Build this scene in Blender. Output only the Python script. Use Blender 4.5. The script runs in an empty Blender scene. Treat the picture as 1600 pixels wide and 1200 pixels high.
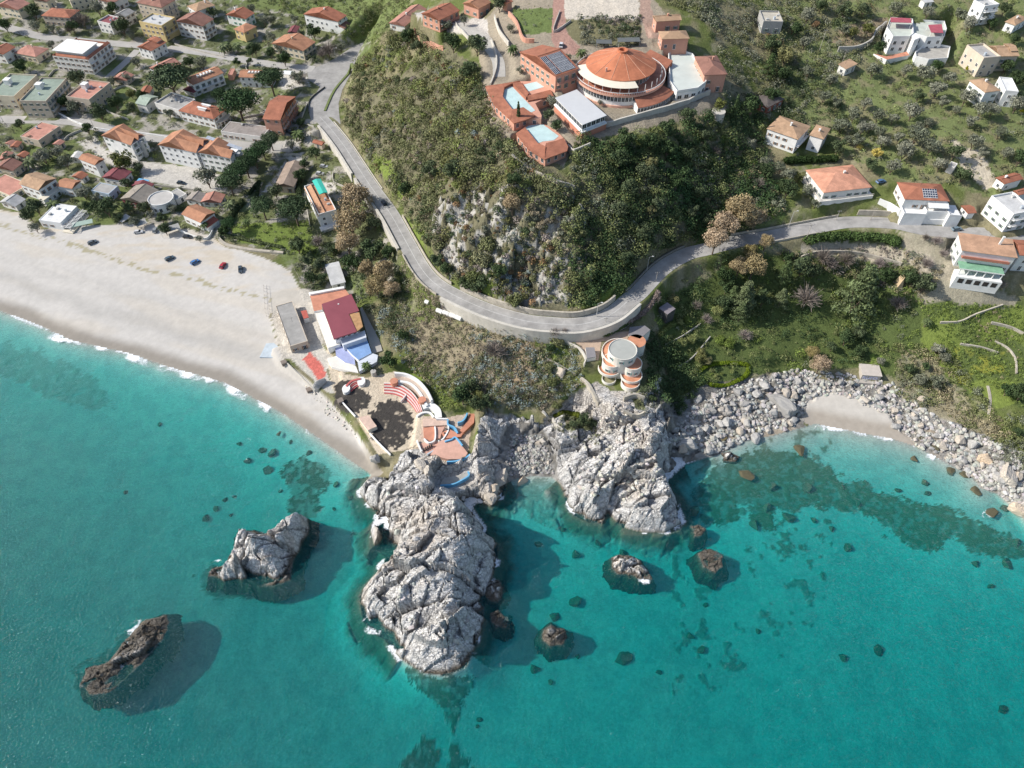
import bpy, bmesh, math, random
import numpy as np
from mathutils import Vector, Matrix
random.seed(7); rng = np.random.default_rng(7)
C = bpy.context.scene.collection
R_ = math.radians
# ---------------------------------------------------------------- camera, sky, sun, exposure
H = 215.0; PITCH = 50.0; F = 1109.0
SP, CP = math.sin(R_(PITCH)), math.cos(R_(PITCH))
cam = bpy.data.objects.new('camera', bpy.data.cameras.new('camera')); C.objects.link(cam)
cam.location = (0, 0, H); cam.rotation_euler = (R_(90 - PITCH), 0, 0)
cam.data.sensor_width = 36; cam.data.lens = F / 1600 * 36
cam.data.clip_start = 1; cam.data.clip_end = 8000
sc = bpy.context.scene; sc.camera = cam
SUN_EL = 37.0; SUN_AZ = (-1.0, 0.03)        # direction on the ground towards the sun
w = bpy.data.worlds.new('World'); sc.world = w; w.use_nodes = True
nt = w.node_tree; nt.nodes.clear()
sky = nt.nodes.new('ShaderNodeTexSky'); sky.sky_type = 'NISHITA'; sky.sun_disc = False
sky.sun_elevation = R_(SUN_EL); sky.sun_rotation = math.atan2(SUN_AZ[0], SUN_AZ[1])
sky.altitude = 50; sky.air_density = 1.0; sky.dust_density = 1.5; sky.ozone_density = 1.0
bg = nt.nodes.new('ShaderNodeBackground'); bg.inputs[1].default_value = 0.14
wo = nt.nodes.new('ShaderNodeOutputWorld')
nt.links.new(sky.outputs[0], bg.inputs[0]); nt.links.new(bg.outputs[0], wo.inputs[0])
sl = bpy.data.lights.new('sun', 'SUN'); sl.energy = 4.7; sl.angle = R_(0.53); sl.color = (1.0, 0.95, 0.87)
so = bpy.data.objects.new('sun', sl); C.objects.link(so); so.location = (-300, 0, 400)
sd = Vector((SUN_AZ[0], SUN_AZ[1], math.tan(R_(SUN_EL)) * math.hypot(*SUN_AZ)))
so.rotation_euler = sd.to_track_quat('Z', 'Y').to_euler()
sc.view_settings.view_transform = 'Standard'; sc.view_settings.look = 'None'
sc.view_settings.exposure = 0.2; sc.view_settings.gamma = 1; sc.view_settings.use_curve_mapping = False

# ---------------------------------------------------------------- numpy helpers
def pix2w(px, py, z=0.0):
    """picture point (1600x1200 reference frame) -> ground point at height z"""
    u = (np.asarray(px, float) - 800) / F; v = (600 - np.asarray(py, float)) / F
    t = (H - z) / (SP - v * CP)
    return u * t, (CP + v * SP) * t
def w2pix(x, y, z):
    dep = y * CP + (H - z) * SP
    dep = np.maximum(dep, 1)
    u = x / dep; v = (y * SP - (H - z) * CP) / dep
    return 800 + F * u, 600 - F * v
def hsh(ix, iy, s):
    n = (ix.astype(np.int64) * 374761393 + iy.astype(np.int64) * 668265263 + s * 1274126177) & 0xffffffff
    n = ((n ^ (n >> 13)) * 1274126177) & 0xffffffff
    n = n ^ (n >> 16)
    return (n & 0xffffff) / float(0xffffff)
def vnoise(x, y, s=0):
    x = np.asarray(x, float); y = np.asarray(y, float)
    ix = np.floor(x); iy = np.floor(y); fx = x - ix; fy = y - iy
    fx = fx * fx * (3 - 2 * fx); fy = fy * fy * (3 - 2 * fy)
    a = hsh(ix, iy, s); b = hsh(ix + 1, iy, s); c = hsh(ix, iy + 1, s); d = hsh(ix + 1, iy + 1, s)
    return (a + (b - a) * fx) * (1 - fy) + (c + (d - c) * fx) * fy
def fbm(x, y, s=0, o=4):
    r = 0; a = 0.5; t = 0
    for i in range(o):
        r = r + a * vnoise(x, y, s + i); t += a; a *= 0.5; x = x * 2.03; y = y * 2.03
    return r / t
def facet(x, y, s, tilt):
    """cracked rock: every Voronoi cell is a tilted plane. returns height, edge closeness"""
    ix = np.floor(x); iy = np.floor(y)
    f1 = np.full(x.shape, 9.0); f2 = np.full(x.shape, 9.0); hh = np.zeros(x.shape)
    for dx in (-1, 0, 1):
        for dy in (-1, 0, 1):
            cx = ix + dx; cy = iy + dy
            qx = cx + hsh(cx, cy, s); qy = cy + hsh(cx, cy, s + 1)
            d = np.hypot(x - qx, y - qy)
            g = (hsh(cx, cy, s + 2) - 0.5) + (hsh(cx, cy, s + 3) - 0.5) * tilt * (x - qx) + (hsh(cx, cy, s + 4) - 0.5) * tilt * (y - qy)
            m = d < f1
            f2 = np.where(m, f1, np.minimum(f2, d)); hh = np.where(m, g, hh); f1 = np.where(m, d, f1)
    return hh, f2 - f1
def inpoly(px, py, poly):
    r = np.zeros(np.shape(px), bool); n = len(poly)
    for i in range(n):
        x1, y1 = poly[i][:2]; x2, y2 = poly[(i + 1) % n][:2]
        if y1 == y2: continue
        r ^= ((y1 > py) != (y2 > py)) & (px < (x2 - x1) * (py - y1) / (y2 - y1) + x1)
    return r
def segdist(X, Y, pts, vals=None):
    """distance to a polyline and the value carried by its nearest point"""
    best = np.full(X.shape, 1e9); bv = np.zeros(X.shape)
    for i in range(len(pts) - 1):
        x1, y1 = pts[i]; x2, y2 = pts[i + 1]; L = max((x2 - x1) ** 2 + (y2 - y1) ** 2, 1e-6)
        t = np.clip(((X - x1) * (x2 - x1) + (Y - y1) * (y2 - y1)) / L, 0, 1)
        d = np.hypot(X - x1 - t * (x2 - x1), Y - y1 - t * (y2 - y1)); m = d < best
        if vals is not None: bv = np.where(m, vals[i] + (vals[i + 1] - vals[i]) * t, bv)
        best = np.where(m, d, best)
    return best, bv
def sstep(a, b, x):
    t = np.clip((x - a) / (b - a), 0, 1); return t * t * (3 - 2 * t)

# ---------------------------------------------------------------- materials
def nodes(name):
    m = bpy.data.materials.new(name); m.use_nodes = True
    n = m.node_tree; b = n.nodes['Principled BSDF']; return m, n, b
def N(n, t, **k):
    q = n.nodes.new(t)
    for a, v in k.items(): setattr(q, a, v)
    return q
def mixc(n, a, b, f, mode='MIX'):
    q = N(n, 'ShaderNodeMix', data_type='RGBA', blend_type=mode)
    for s, v in ((0, f), (6, a), (7, b)):
        if hasattr(v, 'is_linked') or hasattr(v, 'links'): n.links.new(v, q.inputs[s])
        elif s == 0: q.inputs[0].default_value = v
        else: q.inputs[s].default_value = (*v[:3], 1)
    return q.outputs[2]
def noise(n, co, scale, detail=4, rough=0.6):
    q = N(n, 'ShaderNodeTexNoise'); q.inputs['Scale'].default_value = scale
    q.inputs['Detail'].default_value = detail; q.inputs['Roughness'].default_value = rough
    n.links.new(co, q.inputs['Vector']); return q.outputs[0]
def ramp(n, f, lo, hi, a=0.0, b=1.0):
    q = N(n, 'ShaderNodeMapRange'); q.inputs[1].default_value = lo; q.inputs[2].default_value = hi
    q.inputs[3].default_value = a; q.inputs[4].default_value = b; n.links.new(f, q.inputs[0]); return q.outputs[0]
def geo_pos(n): return N(n, 'ShaderNodeNewGeometry').outputs['Position']
MC = {}
def mat(name, col, var=0.25, scale=0.6, rough=0.85, bump=0.0, stripes=None, metal=0.0, fine=6.0, spec=0.3):
    if name in MC: return MC[name]
    m, n, b = nodes(name); co = N(n, 'ShaderNodeTexCoord').outputs['Object']
    n1 = ramp(n, noise(n, co, scale, 5), 0.3, 0.7); n2 = ramp(n, noise(n, co, fine, 3), 0.3, 0.7)
    dk = tuple(c * (1 - var) for c in col); lt = tuple(min(1, c * (1 + var * 0.8)) for c in col)
    c1 = mixc(n, dk, lt, n1); c2 = mixc(n, c1, dk, ramp(n, n2, 0.35, 1.0, 0.0, 0.5))
    oi = N(n, 'ShaderNodeObjectInfo').outputs['Random']
    c2 = mixc(n, c2, tuple(c * 0.72 for c in col), ramp(n, oi, 0, 1, 0.0, 0.3))
    if stripes:
        wv = N(n, 'ShaderNodeTexWave'); wv.bands_direction = stripes[0]; wv.inputs['Scale'].default_value = stripes[1]
        wv.inputs['Distortion'].default_value = 0.6; n.links.new(co, wv.inputs['Vector'])
        c2 = mixc(n, c2, tuple(c * 0.62 for c in col), ramp(n, wv.outputs['Fac'], 0.2, 0.9, 0.6, 0.0))
    n.links.new(c2, b.inputs['Base Color']); b.inputs['Roughness'].default_value = rough
    b.inputs['Metallic'].default_value = metal; b.inputs['Specular IOR Level'].default_value = spec
    if bump:
        q = N(n, 'ShaderNodeBump'); q.inputs['Strength'].default_value = bump; q.inputs['Distance'].default_value = 0.1
        n.links.new(noise(n, co, fine, 4), q.inputs['Height']); n.links.new(q.outputs[0], b.inputs['Normal'])
    MC[name] = m; return m
def tile(name, col, ax='X'): return mat(name + ax, col, 0.42, 0.30, 0.9, 0.3, (ax, 1.1), fine=2.2)
def wallm(name, col): return mat(name, col, 0.13, 0.35, 0.9, 0.1, fine=1.5)
def foliage(name, rnd=0.5):
    """leaf colour comes from the face attribute 'col'; every copied plant gets its own shade"""
    if name in MC: return MC[name]
    m, n, b = nodes(name); at = N(n, 'ShaderNodeAttribute', attribute_name='col').outputs['Color']
    oi = N(n, 'ShaderNodeObjectInfo').outputs['Random']
    hs = N(n, 'ShaderNodeHueSaturation'); n.links.new(at, hs.inputs['Color'])
    n.links.new(ramp(n, oi, 0, 1, 1 - rnd * 0.5, 1 + rnd * 0.4), hs.inputs['Value'])
    n.links.new(ramp(n, oi, 0, 1, 0.525, 0.485), hs.inputs['Hue'])
    n.links.new(ramp(n, oi, 0, 1, 1.1, 0.8), hs.inputs['Saturation'])
    n.links.new(hs.outputs[0], b.inputs['Base Color']); b.inputs['Roughness'].default_value = 0.8
    b.inputs['Specular IOR Level'].default_value = 0.15
    MC[name] = m; return m
FOL = foliage('leaves'); FOLS = foliage('scrub_leaves', 0.0)

# ---------------------------------------------------------------- object helpers
def tag(o, label=None, cat=None, group=None, kind=None):
    if label: o['label'] = label
    if cat: o['category'] = cat
    if group: o['group'] = group
    if kind: o['kind'] = kind
    return o
def empty(name, loc, rz=0, label=None, cat=None, group=None):
    o = bpy.data.objects.new(name, None); C.objects.link(o); o.location = loc; o.rotation_euler = (0, 0, rz)
    o.empty_display_size = 0.5
    return tag(o, label, cat, group)
def link(name, me, parent=None, loc=None, rz=None, sc_=None):
    o = bpy.data.objects.new(name, me); C.objects.link(o)
    if parent: o.parent = parent
    if loc is not None: o.location = loc
    if rz is not None: o.rotation_euler = (0, 0, rz)
    if sc_ is not None: o.scale = sc_
    return o
def npmesh(name, V, Fc, mats, smooth=None, cols=None, mi=None):
    """V (n,3) and Fc (m,k) numpy arrays of one face size -> mesh"""
    me = bpy.data.meshes.new(name); V = np.ascontiguousarray(V, np.float32); Fc = np.ascontiguousarray(Fc, np.int32)
    m, k = Fc.shape
    me.vertices.add(len(V)); me.vertices.foreach_set('co', V.ravel())
    me.loops.add(m * k); me.loops.foreach_set('vertex_index', Fc.ravel())
    me.polygons.add(m); me.polygons.foreach_set('loop_start', np.arange(0, m * k, k, dtype=np.int32))
    me.polygons.foreach_set('loop_total', np.full(m, k, np.int32))
    if mi is not None: me.polygons.foreach_set('material_index', mi.astype(np.int32))
    me.update(calc_edges=True)
    sm = np.zeros(m, bool) if smooth is None else (np.full(m, smooth) if isinstance(smooth, bool) else smooth)
    me.polygons.foreach_set('use_smooth', sm)
    if cols is not None:
        dom = 'POINT' if len(cols) == len(V) else 'FACE'
        a = me.attributes.new('col', 'FLOAT_COLOR', dom)
        c4 = np.ones((len(cols), 4), np.float32); c4[:, :cols.shape[1]] = cols; a.data.foreach_set('color', c4.ravel())
    for q in mats: me.materials.append(q)
    return me
class MB:
    """collects faces, then links them as one mesh object"""
    def __init__(s): s.v = []; s.f = []; s.m = []
    def add(s, vs, fs, mi=0):
        o = len(s.v); s.v += [tuple(p) for p in vs]; s.f += [tuple(i + o for i in f) for f in fs]; s.m += [mi] * len(fs); return s
    def box(s, x0, x1, y0, y1, z0, z1, mi=0):
        return s.add([(x0, y0, z0), (x1, y0, z0), (x1, y1, z0), (x0, y1, z0), (x0, y0, z1), (x1, y0, z1), (x1, y1, z1), (x0, y1, z1)],
                     [(0, 3, 2, 1), (4, 5, 6, 7), (0, 1, 5, 4), (1, 2, 6, 5), (2, 3, 7, 6), (3, 0, 4, 7)], mi)
    def prism(s, pts, z0, z1, mi=0, mtop=None):
        n = len(pts); a = sum(pts[i][0] * pts[(i + 1) % n][1] - pts[(i + 1) % n][0] * pts[i][1] for i in range(n))
        if a < 0: pts = pts[::-1]
        zz = z1 if hasattr(z1, '__len__') else [z1] * n; zb = z0 if hasattr(z0, '__len__') else [z0] * n
        if a < 0: zz = list(zz)[::-1]; zb = list(zb)[::-1]
        s.add([(p[0], p[1], zb[i]) for i, p in enumerate(pts)] + [(p[0], p[1], zz[i]) for i, p in enumerate(pts)],
              [tuple(range(n))[::-1]] + [(i, (i + 1) % n, n + (i + 1) % n, n + i) for i in range(n)], mi)
        o = len(s.v) - n; s.f.append(tuple(range(o, o + n))); s.m.append(mi if mtop is None else mtop); return s
    def tube(s, p, q, r0, r1=None, n=7, mi=0):
        p = Vector(p); q = Vector(q); r1 = r0 if r1 is None else r1; d = (q - p).normalized()
        a = d.orthogonal().normalized(); b = d.cross(a); vs = []
        for c, r in ((p, r0), (q, r1)):
            for k in range(n):
                t = 2 * math.pi * k / n; vs.append(c + (a * math.cos(t) + b * math.sin(t)) * r)
        return s.add(vs, [(k, (k + 1) % n, n + (k + 1) % n, n + k) for k in range(n)] + [tuple(range(n))[::-1], tuple(range(n, 2 * n))], mi)
    def ribbon(s, c, lo, hi, z0, z1, mi=0, mtop=None, closed=False):
        """band between two offsets lo..hi beside the world polyline c; z0/z1 number or per-point"""
        n = len(c); L = []; Rr = []
        for i in range(n):
            a = c[i - 1] if (i or closed) else c[0]; b = c[(i + 1) % n] if (i < n - 1 or closed) else c[-1]
            tx, ty = b[0] - a[0], b[1] - a[1]; l = math.hypot(tx, ty) or 1; nx, ny = -ty / l, tx / l
            L.append((c[i][0] + nx * lo, c[i][1] + ny * lo)); Rr.append((c[i][0] + nx * hi, c[i][1] + ny * hi))
        g = lambda z, i: z[i] if hasattr(z, '__len__') else z
        vs = []
        for i in range(n): vs += [(*L[i], g(z0, i)), (*Rr[i], g(z0, i)), (*Rr[i], g(z1, i)), (*L[i], g(z1, i))]
        m = n if closed else n - 1
        for i in range(m):
            a = 4 * i; b = 4 * ((i + 1) % n); o = len(s.v)
            s.f += [(o + a + 1, o + a, o + b, o + b + 1) if False else (o + a, o + a + 1, o + b + 1, o + b)]; s.m.append(mi)
            s.f += [(o + a + 2, o + a + 3, o + b + 3, o + b + 2)]; s.m.append(mi if mtop is None else mtop)
            s.f += [(o + a + 1, o + a + 2, o + b + 2, o + b + 1)]; s.m.append(mi)
            s.f += [(o + a + 3, o + a, o + b, o + b + 3)]; s.m.append(mi)
        if not closed:
            o = len(s.v); s.f += [(o, o + 3, o + 2, o + 1), (o + 4 * n - 4, o + 4 * n - 3, o + 4 * n - 2, o + 4 * n - 1)]; s.m += [mi, mi]
        s.v += vs; return s
    def build(s, name, mats, parent=None, loc=None, rz=None, smooth=False):
        me = s.mesh(name, mats, smooth); return link(name, me, parent, loc, rz)
    def mesh(s, name, mats, smooth=False):
        me = bpy.data.meshes.new(name); me.from_pydata(s.v, [], s.f); me.update()
        for q in (mats if isinstance(mats, (list, tuple)) else [mats]): me.materials.append(q)
        me.polygons.foreach_set('material_index', np.array(s.m, np.int32))
        bm = bmesh.new(); bm.from_mesh(me); bmesh.ops.recalc_face_normals(bm, faces=bm.faces); bm.to_mesh(me); bm.free()
        if smooth: me.polygons.foreach_set('use_smooth', np.ones(len(me.polygons), bool))
        return me
def smoothline(pts, n=6):
    """Catmull-Rom through the given tuples"""
    P = np.array(pts, float); out = []
    for i in range(len(P) - 1):
        a = P[max(i - 1, 0)]; b = P[i]; c = P[i + 1]; d = P[min(i + 2, len(P) - 1)]
        for k in range(n):
            t = k / n; out.append(0.5 * (2 * b + (c - a) * t + (2 * a - 5 * b + 4 * c - d) * t * t + (3 * b - a - 3 * c + d) * t ** 3))
    out.append(P[-1]); return np.array(out)
# ---------------------------------------------------------------- terrain data (picture x, picture y, height)
SHORE = [(-700,330,.07),(-400,390,.07),(-200,425,.07),(0,486,.07),(60,508,.07),(110,532,.07),(200,552,.07),(260,573,.07),(350,598,.07),(440,645,.08),
 (500,686,.09),(560,728,.15),(580,742,.5),(568,756,2),(562,770,2),(572,785,2),(587,800,2),(590,812,2),(580,832,1.6),(586,855,1.6),(605,868,1.5),(590,892,1.5),(572,915,1.6),
 (562,930,1.6),(567,967,1.5),(582,985,1.3),(599,996,1.2),(627,1030,.9),(661,1052,.7),(700,1056,.5),(730,1040,.7),(747,1000,1.2),(757,968,1.2),(757,930,1.5),(768,905,1.5),(777,874,1.8),(776,850,2),
 (755,825,2.2),(735,798,2.2),(733,785,2),(748,783,2),(768,792,2),(785,775,2),(792,755,1.2),(808,748,.4),(830,744,.3),(862,745,.3),(876,758,1.5),(882,775,1.6),(897,804,1.6),(920,815,1.6),(940,819,1.6),
 (950,801,1.6),(962,815,1.6),(980,826,1.6),(1005,832,1.6),(1040,831,1.6),(1066,816,1.7),(1054,780,2.2),(1040,750,2.2),(1062,726,1),(1120,712,.3),(1165,690,.25),(1210,680,.25),(1240,672,.2),
 (1274,662,.1),(1296,667,.1),(1337,675,.1),(1394,686,.1),(1431,698,.12),(1487,728,.2),(1517,742,.3),(1532,762,.4),(1560,772,.6),(1590,800,.8),(1640,850,.8),(1800,930,1),(2200,1050,1)]
CP_ = [(0,320,4),(150,370,4),(300,378,5),(420,430,5),(470,480,5),(430,560,3.2),(520,560,4.6),(500,640,3.5),(560,680,4.2),(610,655,5),(650,610,6.5),(680,690,6),(700,725,6),(100,420,2.6),(300,460,2.6),(-150,330,4),
 (30,260,5),(150,260,6),(250,280,6),(330,300,6),(400,330,6),(460,330,7),(500,300,7),(540,380,6),(560,430,7),(590,470,8),(450,400,5.5),(540,480,5),
 (0,190,8),(150,190,8),(300,215,8),(420,225,8),(470,215,8),(0,100,12),(150,100,12),(300,100,12),(440,130,11),(0,0,18),(150,0,18),(300,0,18),(450,0,19),(560,10,22),(510,60,14),
 (-300,200,8),(-300,0,18),(-300,330,4),(505,250,7.5),(540,320,7),(590,400,9),(620,460,11),
 (560,150,20),(600,250,22),(640,150,42),(615,80,38),(640,330,24),(700,250,47),(720,150,55),(700,80,57),(640,30,48),(600,30,34),(590,180,24),(650,220,40),
 (755,200,58),(790,130,62),(775,215,59),(800,250,57),(850,275,56),(870,150,63),(950,160,64),(1050,160,64),(1100,150,62),(940,215,60),(1020,195,61),(1110,172,60),
 (860,80,66),(950,60,68),(880,20,70),(1000,20,72),(1100,0,74),(800,20,68),(750,50,61),(895,297,53),(680,340,34),(700,390,31),(750,330,44),(800,370,41),(850,340,48),(900,380,42),(980,330,44),(960,270,53),
 (1000,400,33),(750,420,29),(850,440,29),(930,450,28),(1050,300,46),(1045,245,53),(1130,260,44),(1150,330,33),(1100,372,28.5),(1180,230,44),(1180,150,51),(1220,100,57),(1130,60,66),(1060,50,70),
 (1245,240,42),(1310,295,38),(1430,315,39),(1550,330,38),(1300,170,50),(1400,200,50),(1500,220,50),(1590,260,46),(1430,90,58),(1550,90,60),(1550,150,55),(1350,50,64),(1500,30,68),(1600,0,72),(1250,30,66),(1200,10,69),(1300,110,57),
 (1800,300,42),(1800,50,70),(1220,340,34),(1190,300,38),
 (1250,410,25),(1350,400,25),(1450,420,28),(1540,450,25),(1590,490,17),(1340,480,13),(1250,480,12),(1180,440,18),(1120,470,15),(1060,490,13),(1080,540,9),(1120,590,5),(1200,540,8),(1260,540,6),(1350,560,5),(1450,520,12),
 (1540,520,13),(1450,600,4.5),(1540,600,8),(1590,640,8),(1500,660,3.6),(1590,720,4),(1380,610,2.4),(1250,600,3),(1160,620,2.6),(1100,640,3),(1800,600,12),(1330,640,1.4),(1060,660,3),
 (970,600,15),(930,540,19),(880,520,21),(900,560,17),(990,612,14),(1014,600,14),(1030,640,12),(1052,615,5),(1054,575,8),(1015,540,14),(880,600,13),(850,580,14),(940,640,12),(985,670,13),(920,700,10),(1015,700,13),(960,760,8),(1000,790,8),(1035,740,9),(1030,670,13),(860,660,9),(800,640,10),
 (700,520,13),(780,560,14),(680,560,7),(720,610,7.5),(760,630,10),(640,500,11),(620,540,7),(850,540,18),(655,590,6.5),
 (748,672,14),(738,700,15),(728,740,13),(768,690,7),(770,720,5),(820,690,2.2),(845,715,1.8),(860,690,4),(800,660,6),(640,735,9),(620,770,8),(670,785,12),(712,800,17),(742,838,14),(700,860,14),(640,850,11),(620,915,9),(680,930,12),(640,970,9),(700,990,8),(735,900,10),(705,925,14),(748,945,6),(660,1020,4),(775,700,3),(805,715,1.6),(765,755,5)]
MAIN = [(500,183,12),(514,198,12.4),(537,227,13.5),(556,256,14.6),(579,291,16),(610,334,17.6),(634,377,19),(658,419,20.2),(681,444,21),(717,465,21.7),(766,486,22.4),(819,501,23),(861,506,23.4),(906,507,24),
 (952,493,24.7),(985,467,25.4),(998,457,25.7),(1034,420,26.6),(1071,398,27.5),(1105,389,28.3),(1147,378,29.3),(1203,369,30.5),(1260,358,31.8),(1316,348,33),(1358,347,33.8),(1400,350,34.4),(1450,360,34.8),(1525,364,35.2),(1600,366,35.6),(1700,370,36)]
TOWN_A = [(-120,185,8.3),(0,187,8.3),(60,187,8.3),(110,189,8.3),(150,197,8.3),(230,214,8.3),(330,222,8.3),(410,231,8.3),(440,232,8.3)]
TOWN_B = [(-60,30,15),(15,44,14.5),(60,56,13.8),(110,62,13.4),(180,68,13),(270,76,12.4),(340,86,12),(420,100,12),(490,108,12)]
TOWN_C = [(215,78,12.6),(195,98,11.6),(168,122,10.6)]
HOTEL_RD = [(655,20,56),(700,28,59),(748,55,62),(765,75,62.5),(778,95,62),(780,120,61)]
def wline(P, n=5):
    S = smoothline(P, n); x, y = pix2w(S[:, 0], S[:, 1], S[:, 2]); return np.stack([x, y, S[:, 2]], 1)
main_w = wline(MAIN); tA = wline(TOWN_A); tB = wline(TOWN_B); tC = wline(TOWN_C); tH = wline(HOTEL_RD)
JUNC = [(592,56),(575,62),(545,77),(515,96),(488,108),(480,112),(482,125),(500,136),(492,148),(484,160),(482,172),(486,188),(496,200),(532,194),(530,178),(529,162),(535,140),(550,112),(575,82)]
jx, jy = pix2w([p[0] for p in JUNC], [p[1] for p in JUNC], 12.0); JW = list(zip(jx.tolist(), jy.tolist()))

# RBF over the control points, in metres
cpx, cpy, cpz = np.array(CP_, float).T
cx, cy = pix2w(cpx, cpy, cpz)
ex = np.array([(-700,300,4),(-700,600,25),(-300,800,45),(0,800,95),(300,800,110),(700,700,100),(700,300,50),(500,200,20),(-600,450,12),(0,560,85),(0,480,76)], float)
cx = np.concatenate([cx, ex[:, 0]]); cy = np.concatenate([cy, ex[:, 1]]); cz = np.concatenate([cpz, ex[:, 2]])
sel = main_w[::4]; cx = np.concatenate([cx, sel[:, 0]]); cy = np.concatenate([cy, sel[:, 1]]); cz = np.concatenate([cz, sel[:, 2]])
n_ = len(cx); A = np.hypot(cx[:, None] - cx, cy[:, None] - cy); A += np.eye(n_) * -0.8
P_ = np.stack([np.ones(n_), cx, cy], 1)
M_ = np.block([[A, P_], [P_.T, np.zeros((3, 3))]])
sol = np.linalg.solve(M_, np.concatenate([cz, [0, 0, 0]]))
def rbf(X, Y):
    r = sol[n_] + sol[n_ + 1] * X + sol[n_ + 2] * Y
    for i in range(n_): r = r + sol[i] * np.hypot(X - cx[i], Y - cy[i])
    return r
def axis(segs):
    out = [segs[0][0]]
    for a, b, s in segs:
        k = max(1, int(round((b - a) / s))); out += list(np.linspace(a, b, k + 1)[1:])
    return np.array(out)
gx = axis([(-900,-400,10),(-400,-230,2.0),(-230,-90,1.0),(-90,-62,.6),(-62,64,.36),(64,150,.55),(150,240,.9),(240,400,2.0),(400,900,10)])
gy = axis([(-60,20,4),(20,60,1.2),(60,150,.36),(150,185,.55),(185,360,.9),(360,520,1.5),(520,1000,9)])
GX, GY = np.meshgrid(gx, gy)
c1 = np.arange(-900, 901, 6.0); c2 = np.arange(-60, 1001, 6.0)
CX, CY = np.meshgrid(c1, c2); CZ = rbf(CX, CY)
def bil(ax, ay, Zg, X, Y):
    i = np.clip(np.searchsorted(ax, X) - 1, 0, len(ax) - 2); j = np.clip(np.searchsorted(ay, Y) - 1, 0, len(ay) - 2)
    fx = np.clip((X - ax[i]) / (ax[i + 1] - ax[i]), 0, 1); fy = np.clip((Y - ay[j]) / (ay[j + 1] - ay[j]), 0, 1)
    return (Zg[j, i] * (1 - fx) + Zg[j, i + 1] * fx) * (1 - fy) + (Zg[j + 1, i] * (1 - fx) + Zg[j + 1, i + 1] * fx) * fy
ZB = bil(c1, c2, CZ, GX, GY)
shx, shy = pix2w([p[0] for p in SHORE], [p[1] for p in SHORE], 0.0)
shw = list(zip(shx.tolist(), shy.tolist()))
jn = 1.2 * (fbm(GX / 4, GY / 4, 5) - .5)
sdist, sslope = segdist(GX, GY, shw, [p[2] for p in SHORE])
land = inpoly(GX, GY, shw + [(3000, shw[-1][1]), (3000, 3000), (-3000, 3000), (-3000, shw[0][1])])
PX, PY = w2pix(GX, GY, ZB)                       # picture frame position of each ground vertex: for the land cover below
def pm(poly, jit=3.0, s=11):
    return inpoly(PX + (fbm(GX / 3.5, GY / 3.5, s) - .5) * 4 * jit, PY + (fbm(GX / 3.5, GY / 3.5, s + 7) - .5) * 4 * jit, poly)
ROCK1 = [(585,735),(600,745),(635,700),(668,700),(698,716),(735,700),(760,640),(810,650),(850,660),(880,680),(890,830),(700,1130),(530,1080),(540,760),(570,745)]
BAY = [(790,672),(815,655),(850,668),(868,705),(874,752),(830,760),(792,752),(776,715)]
ROCK2 = [(850,650),(890,610),(930,600),(955,615),(1005,612),(1030,600),(1050,660),(1085,720),(1100,850),(930,860),(860,790),(855,720)]
ROCK3 = [(1030,640),(1100,600),(1180,590),(1240,575),(1290,590),(1390,600),(1440,640),(1560,690),(1660,730),(1700,900),(1540,800),(1400,690),(1280,665),(1150,700),(1070,740)]
HILLROCK = [(670,345),(740,290),(830,290),(905,300),(925,470),(820,475),(720,445),(690,400)]
bay = pm(BAY, 2); rock1 = (pm(ROCK1) | pm(ROCK2)) & ~bay; cvz = pm([(1255,660),(1262,628),(1300,612),(1345,618),(1385,640),(1400,665),(1440,700),(1290,690)], 1.5, 69); rock3 = (pm(ROCK3) & ~cvz) | bay; 
sdj = np.maximum(sdist + jn * sstep(.3, 1, sslope), 0); prof = sdj * sslope + np.maximum(sdist - 28, 0) * .9
landz = np.minimum(ZB, prof + 0.02); k_ = 1.2
landz = np.where(rock1, -k_ * np.log(np.exp(-np.clip(ZB, -5, 80) / k_) + np.exp(-np.clip(prof, 0, 80) / k_)) + .6, landz)
# rock relief: faceted blocks at four sizes
def blocks(X, Y, amp):
    wx = X + 2.0 * (fbm(X / 6, Y / 6, 31) - .5); wy = Y + 2.0 * (fbm(X / 6, Y / 6, 37) - .5)
    a = R_(28); rx = wx * math.cos(a) + wy * math.sin(a); ry = -wx * math.sin(a) + wy * math.cos(a)
    h1, e1 = facet(rx / 17, ry / 9, 41, 1.9); h2, e2 = facet(rx / 7, ry / 4, 51, 1.9); h3, e3 = facet(rx / 2.8, ry / 1.7, 61, 1.7)
    z = 4.6 * h1 + 2.5 * h2 + 0.75 * h3 + 1.2 * (fbm(X / 5, Y / 5, 77) - .5)
    z -= 1.4 * (1 - sstep(0, .06, e1)) + 0.9 * (1 - sstep(0, .08, e2)) + .2 * (1 - sstep(0, .12, e3))
    return z * amp, np.minimum(e1 * 1.5, e2)
bk, be = blocks(GX, GY, 1.0)
ramp_in = sstep(0, 5, sdist) * .8 + .2
hillrock = pm(HILLROCK, 8)
landz = landz + np.where(rock1, bk * ramp_in * 1.15, 0) + np.where(rock3 & (sdist < 60), bk * .30 * ramp_in, 0) + np.where(hillrock, bk * .8, 0)
scrubz = (fbm(GX / 9, GY / 9, 71) - .5)
hill = pm([(600,60),(700,60),(760,150),(830,270),(895,300),(960,230),(1110,180),(1200,260),(1200,340),(1100,365),(1000,430),(940,460),(860,480),(760,460),(700,430),(610,290),(570,240),(545,180),(560,110)])
landz = landz + np.where(hill, scrubz * 7, 0) + np.where(land & ~rock1 & (ZB > 9) & ~hill, scrubz * 1.2, 0)
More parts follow.
